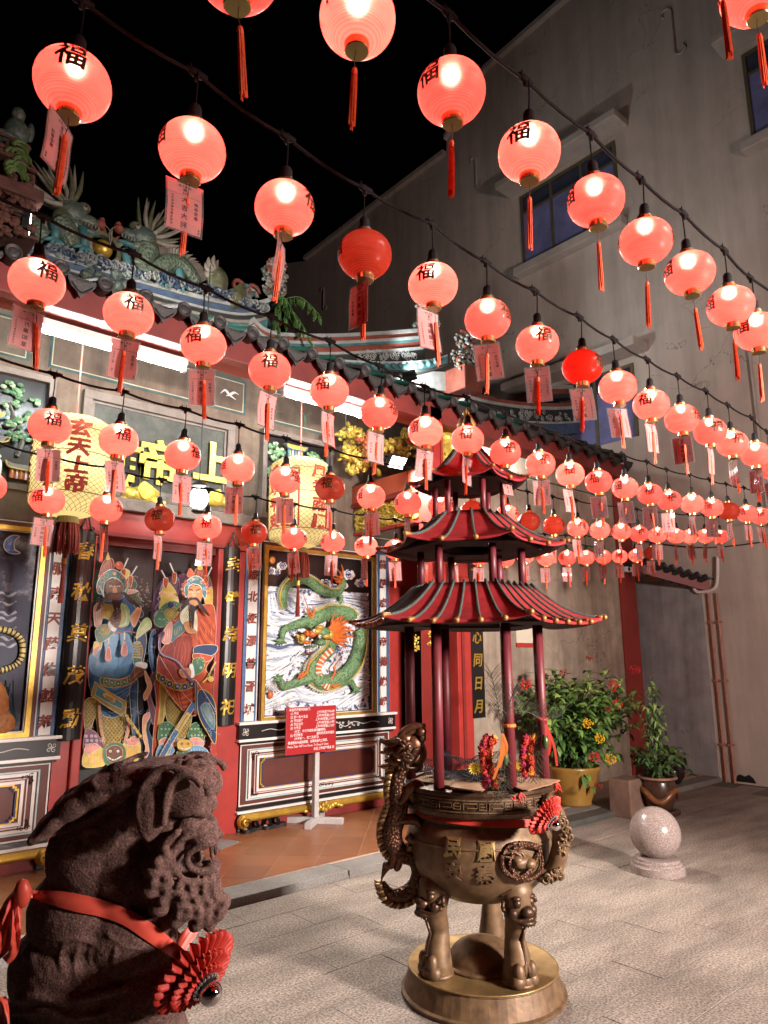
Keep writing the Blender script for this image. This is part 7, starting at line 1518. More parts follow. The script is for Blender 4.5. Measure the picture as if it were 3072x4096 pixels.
# second handle on the right, mostly behind its red rosette, with a coiled body in relief
dh2 = B('dragon_handle', None, None); bm = BM()
def R7(zx, zy, off): h = cyl_hit(1400+zx/1.659, 2800+zy/1.659, .352+off); return h
q = spline([R7(1230+110*cos(a)-60, 1075+115*sin(a), .012) for a in [k*.5-.4 for k in range(13)]]+[R7(1180, 1150, .02), R7(1100, 1180, .015), R7(1020, 1130, .01), R7(1010, 1040, .01), R7(1070, 960, .012), R7(1150, 945, .02)], 3)
tube(bm, q, lerp_list([.005, .011, .014, .016, .015, .012, .007], len(q)), 10); obj('body', bm, M_bscale, dh2, smooth=True)
bm = BM()
for zx, zy, o_, r in ((1150, 1075, .02, (.06, .03, .028)), (1190, 1085, .035, (.035, .03, .022)), (1110, 1060, .02, (.03, .03, .02))): ball(bm, R7(zx, zy, o_), r, 12, 8)
for k in range(12): c = R7(1110+rnd.uniform(0, 60), 1060+rnd.uniform(-20, 30), .03); tube(bm, spline([c, c+RT*rnd.uniform(-.05, 0)+UP*rnd.uniform(-.02, .04), c+RT*rnd.uniform(-.09, -.04)+UP*rnd.uniform(-.02, .05)], 3), lerp_list([.007, .007, .002], 7), 5)
q = spline([PD(*p, 3.30) for p in ((2150, 3500), (2205, 3490), (2235, 3420), (2245, 3340), (2225, 3250), (2180, 3190))], 5); tube(bm, q, lerp_list([.03, .042, .042, .04, .036, .03], len(q)), 12)
for k in range(30): c = q[rnd.randrange(3, len(q)-4)]+RT*rnd.gauss(0, .016)+UP*rnd.gauss(0, .012)-FW*.043; a = rnd.random()*6; tube(bm, [c+RT*.02*(1-j/9)*cos(a+j*.7)+UP*.02*(1-j/9)*sin(a+j*.7) for j in range(7)], .007, 5)
obj('head', bm, M_brz, dh2, smooth=True)

# ---- things laid on the burner: netting, cardboard, garlands, feathers, ribbon with rosette
M_netb = mat('black_netting', (.02, .022, .026), .45, var=.2)
nt_ = thing('crumpled_net', 'crumpled black wire netting covering the top of the incense burner', 'netting', (BC.x, BC.y, .965))
bm = BM(); N_ = 46; G_ = {}
for i in range(N_+1):
    for j in range(N_+1):
        x, y = (i/N_-.5)*.66, (j/N_-.5)*.62
        if x*x+y*y > .315**2: continue
        h = .035+.055*noise.noise(V((x*7, y*7, 3)))+.03*noise.noise(V((x*17, y*17, 8)))+max(0, (.09*(y*TC.y+x*TC.x)*-1))*1.2; G_[i, j] = bm.verts.new((x+.01*noise.noise(V((x*20, y*20, 1))), y, max(.002, h)))
def strip(a, b):
    d = (b.co-a.co); s = d.cross(V((0, 0, 1))); s = s.normalized()*.0009 if s.length > 0 else V((.001, 0, 0)); u = V((0, 0, .0009))
    for o_ in (s, u):
        v = [bm.verts.new(p) for p in (a.co-o_, a.co+o_, b.co+o_, b.co-o_)]; bm.faces.new(v)
for (i, j), v in list(G_.items()):
    for k in ((i+1, j+1), (i+1, j-1)):
        if k in G_: strip(v, G_[k])
for v in G_.values(): bm.verts.remove(v)
obj('net_wires', bm, M_netb, nt_, kind='stuff')
bm = BM()
gv = {}
for i in range(17):
    for j in range(17):
        x, y = (i/16-.5)*.6, (j/16-.5)*.6
        if x*x+y*y < .30**2: gv[i, j] = bm.verts.new((x, y, -.012+.02*noise.noise(V((x*9, y*9, 5)))))
for (i, j) in gv:
    k = [(i, j), (i+1, j), (i+1, j+1), (i, j+1)]
    if all(x in gv for x in k): bm.faces.new([gv[x] for x in k])
obj('folded_layer', bm, mat('dark_folded_net', (.03, .034, .04), .7, var=.4, scale=40), nt_)
M_cardb = mat('corrugated_cardboard', (.40, .25, .14), .85, var=.15, scale=6, bump=.2, bscale=80); M_cedge = mat('cardboard_edge', (.22, .12, .06), .9, var=.3, scale=60)
def cardb(label, pts, z, tilt=0.):
    lp = [PZ(px, py, z) for px, py in pts]; c = sum(lp, V())/len(lp); t = thing('cardboard_sheet', label, 'cardboard', c); bm = BM(); jag = []
    for a, b in zip(lp, lp[1:]+lp[:1]):
        for k in range(6): f = k/6; p = a.lerp(b, f); jag.append(p-c+V((rnd.gauss(0, .0025), rnd.gauss(0, .0025), tilt*(p-c).dot(TC)+rnd.gauss(0, .0012))))
    slab(bm, jag, V((0, 0, -.006))); bm.normal_update()
    for f in bm.faces: f.material_index = 1 if abs(f.normal.z) < .6 else 0
    obj('sheet', fixn(bm), [M_cardb, M_cedge], t); return t
cardb('folded brown cardboard strip at the front of the burner rim behind the front left post', [(1650, 3120), (1705, 3098), (1850, 3118), (1840, 3150), (1790, 3140)], .968); cardb('brown corrugated cardboard sheet on the burner rim between the two front posts', [(1835, 3118), (1960, 3135), (1925, 3165), (1800, 3147)], .975)
cardb('torn brown cardboard sheet on the right side of the burner rim', [(2040, 3118), (2100, 3095), (2235, 3120), (2190, 3140), (2105, 3165), (2030, 3140)], .972, .02); cardb('small brown cardboard scrap under the netting on the right', [(1985, 3115), (2080, 3085), (2095, 3100), (2000, 3130)], .966)
# ---- pagoda roof
M_post = mat('dark_red_post', (.125, .014, .02), .48, var=.25, scale=6); M_rsheet = mat('weathered_red_tin', (.30, .022, .026), .5, var=.22, scale=5, col2=(.17, .014, .016), cover=.64, sharp=.05, bump=.25, bscale=14); M_rib = mat('grey_green_rib', (.045, .065, .055), .8, var=.4, scale=25, col2=(.06, .02, .015), cover=.62, sharp=.04)
M_under = mat('black_underside', (.022, .008, .008), .8, var=.3); M_gball = mat('worn_gilt_ball', (.34, .18, .05), .5, .4, var=.4, scale=40, col2=(.28, .04, .02), cover=.6, sharp=.08); M_under2 = M_under  # near-black colour on the lower faces of the roof panels
pg = thing('burner_canopy', 'three tiered red tin canopy with green ribs and gilt balls over the burner', 'canopy', (BC.x, BC.y, .95))
TH0 = R(11)
def PGo(name, bm, m, smooth=False, parent=None):
    o = obj(name, bm, m, parent or pg, smooth=smooth)
    if parent is None: o.matrix_parent_inverse = pg.matrix_basis.inverted()
    return o
def posts(r, z0, z1, rad, th):
    for k in range(6): PGo('post', tube(BM(), [at_c(th+k*pi/3, r, z0), at_c(th+k*pi/3, r, z1)], rad, 14), M_post, True)
posts(.335, .95, 1.745, .026, R(9)); posts(.27, 1.90, 2.14, .020, R(13)); posts(.185, 2.28, 2.50, .016, R(13))
def tier(Re, Rt, ze, zt, nr, th, lift, rr_, br):
    prof = [(1-(1-t)**1.0, (1-t), t) for t in (0, .15, .3, .45, .6, .8, 1)]
    def surf(k, u, t, off=0.):
        """face k, u 0..1 along the eave, t 0 eave .. 1 top; concave slope, corners lifted and pulled out"""
        a, b = th+k*pi/3, th+(k+1)*pi/3; R_ = Re+(Rt-Re)*t; z = ze+(zt-ze)*(max(t, 0)**1.7*.78+t*.22)
        c = abs(2*u-1); ex = max(0, 1-t)**2.2*c**4; R_ *= 1+.035*ex; z += lift*ex
        p = at_c(a, R_, z).lerp(at_c(b, R_, z), u); return p+V((0, 0, off))
    for k in range(6):
        bm = BM(); nu, nt2 = 10, 8; g0 = [[bm.verts.new(surf(k, i/nu, j/nt2)) for i in range(nu+1)] for j in range(nt2+1)]; g1 = [[bm.verts.new(surf(k, i/nu, j/nt2, -.012)) for i in range(nu+1)] for j in range(nt2+1)]
        for j in range(nt2):
            for i in range(nu):
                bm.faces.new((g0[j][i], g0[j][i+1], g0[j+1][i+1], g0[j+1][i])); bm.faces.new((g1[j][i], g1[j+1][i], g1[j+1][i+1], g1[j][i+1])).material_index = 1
        for i in range(nu): bm.faces.new((g0[0][i], g1[0][i], g1[0][i+1], g0[0][i+1])); bm.faces.new((g0[nt2][i], g0[nt2][i+1], g1[nt2][i+1], g1[nt2][i]))
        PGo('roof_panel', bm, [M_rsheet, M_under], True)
        for j in range(nr+1):
            u = j/nr
            if j == nr: continue
            if j == 0: u = .004
            q = [surf(k, u if j == 0 else .5+(u-.5)*(1.0-.0*t), t, rr_*.5) for t in np.linspace(-.01, 1.02, 12)]
            rb = PGo('roof_rib', tube(BM(), q, [rr_*(1.15 if j == 0 else 1)]*12, 8), M_rib, True)
            bm = BM(); e = q[0]+(q[0]-q[2]).normalized()*br*.5; ball(bm, e, br, 12, 8); tube(bm, [e, q[1]], br*.75, 8); obj('gilt_ball', bm, M_gball, pg, smooth=True).matrix_parent_inverse = pg.matrix_basis.inverted()
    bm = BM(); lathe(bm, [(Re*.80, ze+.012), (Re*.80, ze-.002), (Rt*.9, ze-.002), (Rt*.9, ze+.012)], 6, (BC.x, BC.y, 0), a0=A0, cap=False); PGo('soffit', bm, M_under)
tier(.640, .318, 1.722, 1.925, 6, R(14), .03, .0072, .0135); tier(.488, .19, 2.122, 2.312, 3, R(14), .03, .0072, .0135); tier(.308, .035, 2.482, 2.74, 2, R(14), .03, .0072, .013)
PGo('finial', lathe(BM(), [(.04, 2.72), (.045, 2.74), (.025, 2.755), (.02, 2.77), (.05, 2.80), (.055, 2.83), (.035, 2.865), (.012, 2.885), (.02, 2.90), (.001, 2.93)], 18, (BC.x, BC.y, 0)), M_gball, True)
# garlands and peacock feathers tied to the two front posts
M_pom = [mat('pom_%s' % n, c, .85, var=.3, scale=90, bump=.9, bscale=220) for n, c in (('crimson', (.36, .012, .07)), ('orange', (.60, .07, .02)), ('yellow', (.66, .34, .03)), ('red', (.50, .03, .02)))]
M_feather = mat('dark_feather', (.030, .028, .015), .6, var=.5, scale=50); M_eye = [mat('feather_green', (.05, .09, .03), .35, .3), mat('feather_blue', (.01, .015, .10), .3, .3), mat('feather_rust', (.22, .09, .02), .4, .3)]
def garland(label, pts, D):
    t = thing('flower_garland', label, 'garland', (0, 0, 0)); q = spline([PD(*p, D) for p in pts], 6); i = 0
    for p in q:
        for s in (-1, 1):
            bm = BM(); c = p+RT*(.017*s+rnd.gauss(0, .003))-FW*rnd.uniform(-.01, .02); r = rnd.uniform(.014, .019)
            ball(bm, c, r*.8, 8, 6)
            for k in range(26): d = V((rnd.gauss(0, 1), rnd.gauss(0, 1), rnd.gauss(0, 1))).normalized(); tube(bm, [c+d*r*.4, c+d*r*rnd.uniform(1, 1.2)], [.0045, .002], 4)
            obj('pompom', bm, M_pom[(0, 1, 3, 1, 0, 2, 1, 3)[(i*3+(s > 0)*2) % 8]], t); i += 1
    bm = BM(); c = PD(pts[len(pts)//2][0]-45, pts[len(pts)//2][1]+10, D-.02)
    for k in range(16): a = k*.4; d = (RT*cos(a)+UP*sin(a)); leafblade(bm, c, d-FW*.3, .035, .005)
    obj('gilt_flower', bm, M_goldleaf, t); return t
garland('garland of crimson, orange and yellow pompoms hanging at the front post of the burner', [(1958, 2950), (1942, 3000), (1945, 3060), (1962, 3100), (1962, 3140)], 3.12)
garland('thinner garland of red and orange pompoms hanging at the right hand post of the burner', [(2120, 2948), (2108, 2995), (2105, 3050), (2112, 3095)], 3.38)
def feathers(label, px, py, D, seeds):
    t = thing('peacock_feather', label, 'feather', (0, 0, 0)); a = PD(px, py, D)
    for dx, up_ in seeds:
        e = a+RT*dx+UP*up_; q = spline([a, a.lerp(e, .5)+RT*dx*-.15, e], 8); obj('quill', tube(BM(), q, .0016, 4), M_feather, t); bm = BM()
        for i in range(4, len(q)):
            for s in (-1, 1):
                for m_ in range(2):
                    p = q[i]+RT*rnd.uniform(-.004, .004); d = RT*s*rnd.uniform(.5, 1)+UP*(1.1 if up_ > 0 else -1.0)-FW*rnd.uniform(-.2, .3); l_ = rnd.uniform(.03, .06); tube(bm, [p, p+d*l_*.5, p+d*l_+RT*s*.006], [.0009, .0008, .0004], 3, False)
        obj('barbs', bm, M_feather, t, kind='stuff')
    bm = BM(); c = a+RT*.012-UP*.10-FW*.012
    for r, mi, o_ in ((.017, 0, 0), (.012, 2, .002), (.008, 1, .004)): ball(bm, c-FW*o_, (r, r, r*2.0), 12, 8, mi=mi)
    obj('feather_eye', bm, M_eye, t, smooth=True); return t
feathers('dark peacock feathers tied to the front post of the burner', 2006, 2935, 3.08, [(-.045, .26), (.06, .20), (.02, -.26), (-.02, -.28)])
feathers('dark peacock feathers tied to the right hand post of the burner', 2168, 2880, 3.36, [(-.16, .12), (-.14, .06), (.09, .02), (-.04, -.28), (-.06, -.25)])
M_rrib = mat('red_ribbon', (.45, .03, .018), .55, var=.15, scale=12)
for k, (px, py, D) in enumerate(((2005, 2925, 3.07), (2178, 2890, 3.38))):
    t = thing('tie_ribbon', ('yellow orange tie ribbon knotted round the front post of the burner', 'red tie ribbon knotted round the right hand post of the burner')[k], 'ribbon', (0, 0, 0)); c = PD(px, py, D); bm = BM()
    for j in range(3):
        e = c+RT*(.03 if k else -.02)*(j-.6)*1.3-UP*(.10+.05*j); q = spline([c-FW*.03, c.lerp(e, .5)-FW*.035+RT*.01, e-FW*.02], 5)
        for a, b in zip(q, q[1:]):
            w_ = RT*.006; bm.faces.new([bm.verts.new(p) for p in (a-w_, a+w_, b+w_, b-w_)])
    obj('ribbon_tail', bm, M_rrib if k else mat('orange_ribbon', (.55, .16, .03), .5), t)
    pc = at_c(R(9)+(pi/3 if k == 0 else 0), .335, c.z); obj('ribbon_band', lathe(BM(), [(.030, -.008), (.033, -.004), (.033, .004), (.030, .008)], 14, pc), M_rrib if k else mat('orange_ribbon', (.55, .16, .03)), t)
    for s in (-1, 1):
        bm = BM(); b = at_c(R(9)+(pi/3 if k == 0 else 0), .372, .955)+RT*.02*s
        for j in range(4): q = [b, b+RT*rnd.uniform(-.015, .02)-UP*.02-FW*.01, b+RT*rnd.uniform(-.02, .03)-UP*.05-FW*.012]; tube(bm, q, [.005, .004, .002], 5)
        obj('ribbon_end', bm, M_rrib, t)
def rosette(label, c, n, r):
    t = thing('ribbon_rosette', label, 'rosette', c); z = V(n).normalized(); x = z.orthogonal().normalized(); y = z.cross(x)
    def disc(r0, r1, h, np_, amp, dz):
        bm = BM(); rings = []; m_ = np_*6
        for j, f in enumerate((0, .2, .4, .6, .8, .93, 1)):
            row = []
            for k in range(m_):
                th = 2*pi*k/m_; wv = cos(np_*th+.5*sin(3*th)); sh = wv*(.6+.4*abs(wv)); rr2 = (r0+(r1-r0)*f)*(1+.05*f*sh+.02*noise.noise(V((cos(th)*3, sin(th)*3, r1*40))))
                row.append(bm.verts.new(x*(rr2*cos(th))+y*(rr2*sin(th))+z*(dz+h*f+amp*(.25+.75*f)*sh-(.006 if j == 6 else 0))))
            rings.append(row)
        for a, b in zip(rings, rings[1:]):
            for k in range(m_): bm.faces.new((a[k], a[(k+1) % m_], b[(k+1) % m_], b[k]))
        return bm
    obj('outer_pleats', disc(r*.35, r, -.014, 27, .010, .004), M_rrib, t, smooth=True); obj('inner_pleats', disc(r*.28, r*.74, -.002, 27, .008, .016), M_rrib, t, smooth=True); obj('centre_pleats', disc(r*.2, r*.5, .004, 24, .006, .024), M_rrib, t, smooth=True)
    mz = z.to_track_quat('Z', 'Y').to_matrix(); bm = BM(); lathe(bm, [(.001, .0), (r*.34, .012), (r*.34, .026), (r*.26, .03), (.001, .03)], 24, mx=mz.to_4x4()); obj('black_disc', bm, M_black, t)
    bm = BM()
    for k in range(20): a = k*2*pi/20; ball(bm, mz @ V((r*.30*cos(a), r*.30*sin(a), .031)), .0042, 6, 4)
    obj('rhinestones', bm, mat('rhinestone', (.75, .75, .78), .08, .9, var=0), t); bm = BM(); ball(bm, mz @ V((0, 0, .048)), r*.26, 20, 14); obj('silver_ball', bm, mat('chrome_ball', (.8, .8, .82), .06, 1, var=0), t, smooth=True); return t
rosette('red pleated ribbon rosette with silver ball on the right of the burner', U7(1305, 775, 3.12), -FW*.62+RT*.62-UP*.42, .098)
bm = BM(); rows = []
for k in range(57):
    a = A0-1.0+k*.13*.5-2.2; z = .812-.018*sin((k-30)*.08); r = .335; rows.append([bm.verts.new((BC.x+r*cos(a), BC.y+r*sin(a), z+.016)), bm.verts.new((BC.x+(r+.012)*cos(a), BC.y+(r+.012)*sin(a), z-.014))])
for a, b in zip(rows, rows[1:]): bm.faces.new((a[0], a[1], b[1], b[0]))
rb_ = thing('neck_ribbon', 'red ribbon sash tied round the neck of the incense burner', 'ribbon', (0, 0, 0)); obj('band', bm, M_rrib, rb_, smooth=True)
# ------------------------------------------------------------------ stone guardian lion in the foreground (profile, facing right)
DL = 1.60
def Z5(zx, zy, d=0.):
    p = PD(zx/1.508, 2900+zy/1.508, DL-abs(d))
    return p if d >= 0 else p-V((FW.x, FW.y, 0)).normalized()*(2*d)
KL = DL/FPX/1.508
M_lion = mat('dark_porous_granite', (.14, .082, .070), .88, var=.4, scale=30, bump=.25, bscale=200, detail=8); speckle(M_lion, .55, 230)
M_lion.node_tree.nodes['Principled BSDF'].inputs['Specular IOR Level'].default_value = .3
lion = thing('stone_lion', 'dark granite guardian lion in profile facing right, nearest the camera, wearing a red ribbon', 'statue', (0, 0, 0))
XM = Matrix((RT, UP, -FW)).transposed()
bm = BM()
def blob(zx, zy, d, rx, ry=None, rd=None, rot=0., mirror=True):
    ry = ry or rx; rd = rd or (rx+ry)/2
    sc = 1-.8*abs(d)*KL/DL
    for s in ((1, -1) if mirror and abs(d) > 1 else (1,)):
        ball(bm, Z5(zx, zy, d*KL*s), (rx*KL*sc, ry*KL*sc, rd*KL), 18, 12, mx=XM @ Matrix.Rotation(-rot if False else rot, 3, 'Z'))
# core: skull, neck, back, chest
blob(880, 470, 0, 300, 215, 190); blob(700, 600, 0, 280, 240, 185); blob(570, 800, 0, 290, 320, 195); blob(505, 1150, 0, 335, 330, 235); blob(480, 1480, 0, 420, 360, 280); blob(760, 1250, 0, 310, 330, 235); blob(810, 1600, 0, 330, 330, 250); blob(760, 860, 0, 270, 330, 190); blob(420, 1850, 0, 480, 330, 310); blob(820, 1950, 0, 330, 330, 290); blob(520, 2250, 0, 520, 300, 300)
blob(960, 900, 0, 150, 210, 175); blob(1030, 640, 0, 150, 190, 175); blob(990, 1080, 0, 150, 150, 165)
# mane sheet over the crown with an overhanging pointed tip at the back
for a, b, rx, ry, rot in ((250, 635, 95, 32, .66), (330, 560, 140, 55, .66), (455, 460, 165, 80, .56), (600, 375, 180, 88, .42), (770, 318, 180, 80, .26), (940, 282, 170, 66, .1), (1090, 295, 120, 58, -.1)):
    for d in (0, 110, 200): blob(a, b+d*.10, d, rx, ry, 92, rot)
from mathutils.bvhtree import BVHTree
_b0 = BVHTree.FromBMesh(bm)
def dsurf(zx, zy, dflt):
    h = _b0.ray_cast(EYE, ray(zx/1.508, 2900+zy/1.508).normalized()); return (DL-(h[0]-EYE).dot(FW))/KL if h[0] is not None else dflt
def carve(pts, r, lift=.35, closed=False, n=6):
    q = spline(pts, n, closed); ds = [max(60, dsurf(p.x, p.y, 200)) for p in q]; ds = [sum(ds[max(0, i-2):i+3])/len(ds[max(0, i-2):i+3]) for i in range(len(ds))]
    for s in (1, -1): tube(bm, [Z5(p.x, p.y, (e+r*lift)*KL*s) for p, e in zip(q, ds)], [r*KL*(.45+.55*sin(pi*min(1, (i+1)/4)*.5)*sin(pi*min(1, (len(q)-i)/4)*.5)) for i in range(len(q))], 8)
carve([(165, 705), (330, 655), (480, 590), (620, 515), (760, 420), (850, 345)], 20, .1); carve([(390, 415), (470, 375), (560, 345), (590, 300), (680, 245), (760, 225)], 16, .0); carve([(560, 345), (590, 385), (700, 375), (800, 345), (870, 300)], 16, 0)
for pts in ([(470, 690), (520, 630), (600, 640), (600, 710), (540, 705)], [(640, 600), (720, 560), (780, 600), (740, 660)], [(740, 830), (722, 950), (745, 1060), (790, 1110)], [(400, 760), (500, 800), (620, 780), (700, 720)], [(230, 1330), (330, 1300), (460, 1290), (600, 1330)], [(560, 1310), (540, 1400), (570, 1500), (640, 1580)], [(400, 1300), (360, 1400), (390, 1500)], [(640, 1260), (760, 1330), (880, 1350)], [(480, 1330), (450, 1430), (480, 1560)], [(700, 1340), (690, 1430), (720, 1520)]): carve(pts, 12, .0)
carve([(80, 1660), (200, 1640), (400, 1660), (600, 1620), (760, 1580)], 26, .2); carve([(60, 1740), (250, 1720), (450, 1760), (650, 1730)], 22, .2)
for (cx, cy_, r) in ((175, 1370, 46), (860, 1170, 40)): carve([(cx+r*(1-k/18)*cos(k*.55), cy_+r*(1-k/18)*sin(k*.55)) for k in range(16)], 14, .2, n=2)
# ears: a pale outer lobe and a folded front flap with a thick rim
blob(908, 490, 268, 92, 190, 52, .10); blob(898, 580, 272, 78, 120, 50, .0); blob(970, 340, 245, 140, 85, 60, -.4); blob(1095, 425, 235, 140, 135, 42, 0)
for pts, r, d in (([(1215, 370), (1175, 315), (1090, 305), (1030, 350), (1000, 430), (992, 520), (985, 610)], 24, 305), ([(1190, 330), (1090, 262), (980, 262), (890, 320), (840, 420), (830, 540), (860, 650), (905, 700)], 20, 300)):
    q = spline(pts, 6)
    for s in (1, -1): tube(bm, [Z5(p.x, p.y, d*KL*s) for p in q], r*KL, 8)
# forelock and brow curls
for a, b, d, r in ((1200, 240, 55, 42), (1243, 272, 40, 38), (1222, 262, 110, 34), (1150, 238, 100, 40), (1085, 240, 85, 40), (1272, 340, 40, 38), (1258, 395, 50, 40), (1235, 345, 110, 44), (1190, 295, 130, 50), (1245, 300, 60, 40), (1180, 490, 130, 58), (1225, 510, 80, 52), (1245, 470, 40, 45)): blob(a, b, d, r)
blob(1150, 430, 0, 115, 150, 130); blob(1130, 600, 0, 110, 130, 130); blob(1170, 780, 0, 60, 80, 30)
# muzzle: bulbous nose, rolled lips round an open mouth, folds behind them
blob(1180, 625, 70, 100, 62, 70, .1); blob(1262, 632, 25, 50, 60, 55); blob(1288, 668, 40, 34, 34, 42); blob(1130, 610, 120, 70, 55, 40); blob(1220, 680, 60, 90, 34, 70, -.15)
for pts, r, d in (([(1312, 688), (1260, 722), (1190, 742), (1130, 785), (1140, 850), (1205, 882), (1285, 872)], 22, (60, 95, 115, 125, 120, 95, 55)), ([(1215, 650), (1115, 680), (1050, 755), (1052, 860), (1115, 935), (1230, 950)], 20, (115, 150, 170, 170, 150, 105)), ([(1080, 640), (1000, 705), (975, 760)], 24, (185, 200, 200)), ([(1290, 850), (1262, 900), (1268, 960), (1250, 1000)], 42, (30, 45, 45, 40)), ([(1285, 690), (1275, 760), (1285, 810)], 16, (45, 50, 45))):
    q = spline(pts, 6); dd = lerp_list(d, len(q))
    for s in (1, -1): tube(bm, [Z5(p.x, p.y, e*KL*s) for p, e in zip(q, dd)], r*KL, 8)
blob(1110, 935, 0, 120, 75, 120); blob(1200, 935, 30, 80, 50, 75); blob(1160, 960, 0, 110, 80, 110)
# beard: knobbly curls along the jaw and chin
for a, b, d, r in ((985, 790, 165, 62), (930, 850, 185, 75), (1010, 860, 150, 48), (985, 940, 175, 56), (905, 975, 190, 66), (990, 1020, 165, 54), (1062, 985, 150, 48), (1085, 1060, 150, 52), (1140, 1000, 130, 44), (1120, 1130, 130, 54), (1170, 1070, 115, 46), (1215, 1025, 90, 42), (1190, 1135, 100, 48), (1250, 1090, 70, 44), (1300, 1055, 40, 38), (1338, 1090, 30, 42), (1312, 1140, 40, 44), (1240, 1165, 60, 46), (1180, 1200, 80, 50), (1262, 1205, 40, 42), (1060, 1165, 135, 62), (960, 1085, 170, 68), (1285, 1005, 45, 34), (1225, 975, 75, 38)):
    blob(a, b, d, r)
    for s in (1, -1): ball(bm, Z5(a+r*.25, b-r*.3, (d+r*.75)*KL*s), r*.42*KL, 10, 8)
me = bpy.data.meshes.new('lion_raw'); fixn(bm); bm.to_mesh(me); bm.free()
tmp = bpy.data.objects.new('lion_raw', me); COL.objects.link(tmp)
md = tmp.modifiers.new('r', 'REMESH'); md.mode = 'VOXEL'; md.voxel_size = .0042
md = tmp.modifiers.new('s', 'SMOOTH'); md.iterations = 4; md.factor = .5
dg = bpy.context.evaluated_depsgraph_get(); lm = bpy.data.meshes.new_from_object(tmp.evaluated_get(dg)); bpy.data.objects.remove(tmp)
nv = len(lm.vertices); co = np.empty(nv*3, 'f'); lm.vertices.foreach_get('co', co); no = np.empty(nv*3, 'f'); lm.vertex_normals.foreach_get('vector', no); co = co.reshape(-1, 3); no = no.reshape(-1, 3)
dsp = np.array([noise.noise(V(p)*70)*.0005+noise.noise(V(p)*160)*.0005+noise.noise(V(p)*14)*.0014 for p in co], 'f'); co += no*dsp[:, None]; lm.vertices.foreach_set('co', co.ravel()); lm.update()
lo_ = obj('lion_body', lm, M_lion, lion, smooth=True)
pc = Z5(560, 2000); pdm = bevel(bx(-.30, .26, -.24, .24, 0, max(.2, pc.z-.17)), .02); po = obj('pedestal', pdm, mat('pedestal_granite', (.2, .19, .18), .8, var=.2, scale=5), lion); po.location = (pc.x, pc.y, 0); po.rotation_euler = (0, 0, A0)
# ribbon laid on the stone: wraps the neck, pinned at the rosette
bv = BVHTree.FromPolygons([V(v.co) for v in lm.vertices], [tuple(p.vertices) for p in lm.polygons])
def onlion(zx, zy, off=.005):
    d = ray(zx/1.508, 2900+zy/1.508).normalized(); h = bv.ray_cast(EYE, d)
    return (h[0]-d*off) if h[0] is not None else Z5(zx, zy, 200*KL)
def mirror(p): return p+V((FW.x, FW.y, 0)).normalized()*(2*(DL-(p-EYE).dot(FW)))
up_ = spline([(160, 1000), (330, 995), (500, 1020), (650, 1060), (800, 1120), (930, 1200), (1040, 1290), (1120, 1360)], 6); lo2 = spline([(165, 1035), (300, 1085), (450, 1130), (600, 1160), (740, 1210), (860, 1290), (980, 1370), (1080, 1430)], 6)
rbn = thing('lion_ribbon', 'red satin ribbon tied round the neck of the stone lion, bow behind', 'ribbon', (0, 0, 0)); 
def band(fn):
    bm = BM(); rows = []
    for a, b in zip(up_, lo2): rows.append([bm.verts.new(fn(a.lerp(b, f), .005+.004*sin(f*3.1))) for f in (0, .2, .4, .6, .8, 1)])
    for r1, r2 in zip(rows, rows[1:]):
        for j in range(5): bm.faces.new((r1[j], r2[j], r2[j+1], r1[j+1]))
    bmesh.ops.smooth_vert(bm, verts=bm.verts, factor=.5, use_axis_x=True, use_axis_y=True, use_axis_z=True); return bm
M_satin = mat('red_satin', (.62, .085, .055), .45, var=.15, scale=14)
obj('neck_band', band(lambda p, o_: onlion(p.x, p.y, o_)), M_satin, rbn, smooth=True); obj('neck_band', band(lambda p, o_: mirror(onlion(p.x, p.y, o_))), M_satin, rbn, smooth=True)
def strap(name, pts, w_, d=.22, tw=0.):
    bm = BM(); q = spline(pts, 6); rows = []
    for i, p in enumerate(q):
        t = (q[min(i+1, len(q)-1)]-q[max(i-1, 0)]); n_ = V((-t.y, t.x, 0)).normalized(); dd = lerp_list(d if hasattr(d, '__len__') else [d, d], len(q))[i]
        rows.append([bm.verts.new(Z5(*(p+n_*w_*f).xy, dd+tw*f*.02+.008*sin(f*6+i*.3))) for f in (-.5, -.25, 0, .25, .5)])
    for a, b in zip(rows, rows[1:]):
        for j in range(4): bm.faces.new((a[j], a[j+1], b[j+1], b[j]))
    obj(name, bm, M_satin, rbn, smooth=True)
strap('bow_loop', [(145, 1000), (95, 1030), (50, 1110), (20, 1220), (-10, 1330), (-60, 1420)], 60, (.24, .27, .26)); strap('bow_loop', [(140, 1010), (110, 1090), (100, 1200), (95, 1300), (75, 1380), (30, 1425)], 55, (.25, .29, .28), 1); strap('bow_tail', [(120, 1010), (70, 1120), (60, 1250), (40, 1340), (-20, 1400)], 46, (.24, .25, .24), -1); strap('bow_tail', [(125, 1000), (60, 1060), (0, 1180), (-40, 1300)], 50, (.24, .28, .3)); strap('bow_tail', [(10, 1640), (25, 1720), (30, 1820)], 60, (.2, .22))
bm = BM(); ball(bm, Z5(135, 1015, .262), (.016, .028, .014), 10, 8, mx=XM); obj('bow_knot', bm, M_satin, rbn, smooth=True)
rosette('red pleated ribbon rosette with silver ball on the chest of the stone lion', Z5(1190, 1508, .10), -FW*.56+RT*.72-UP*.42, .094)
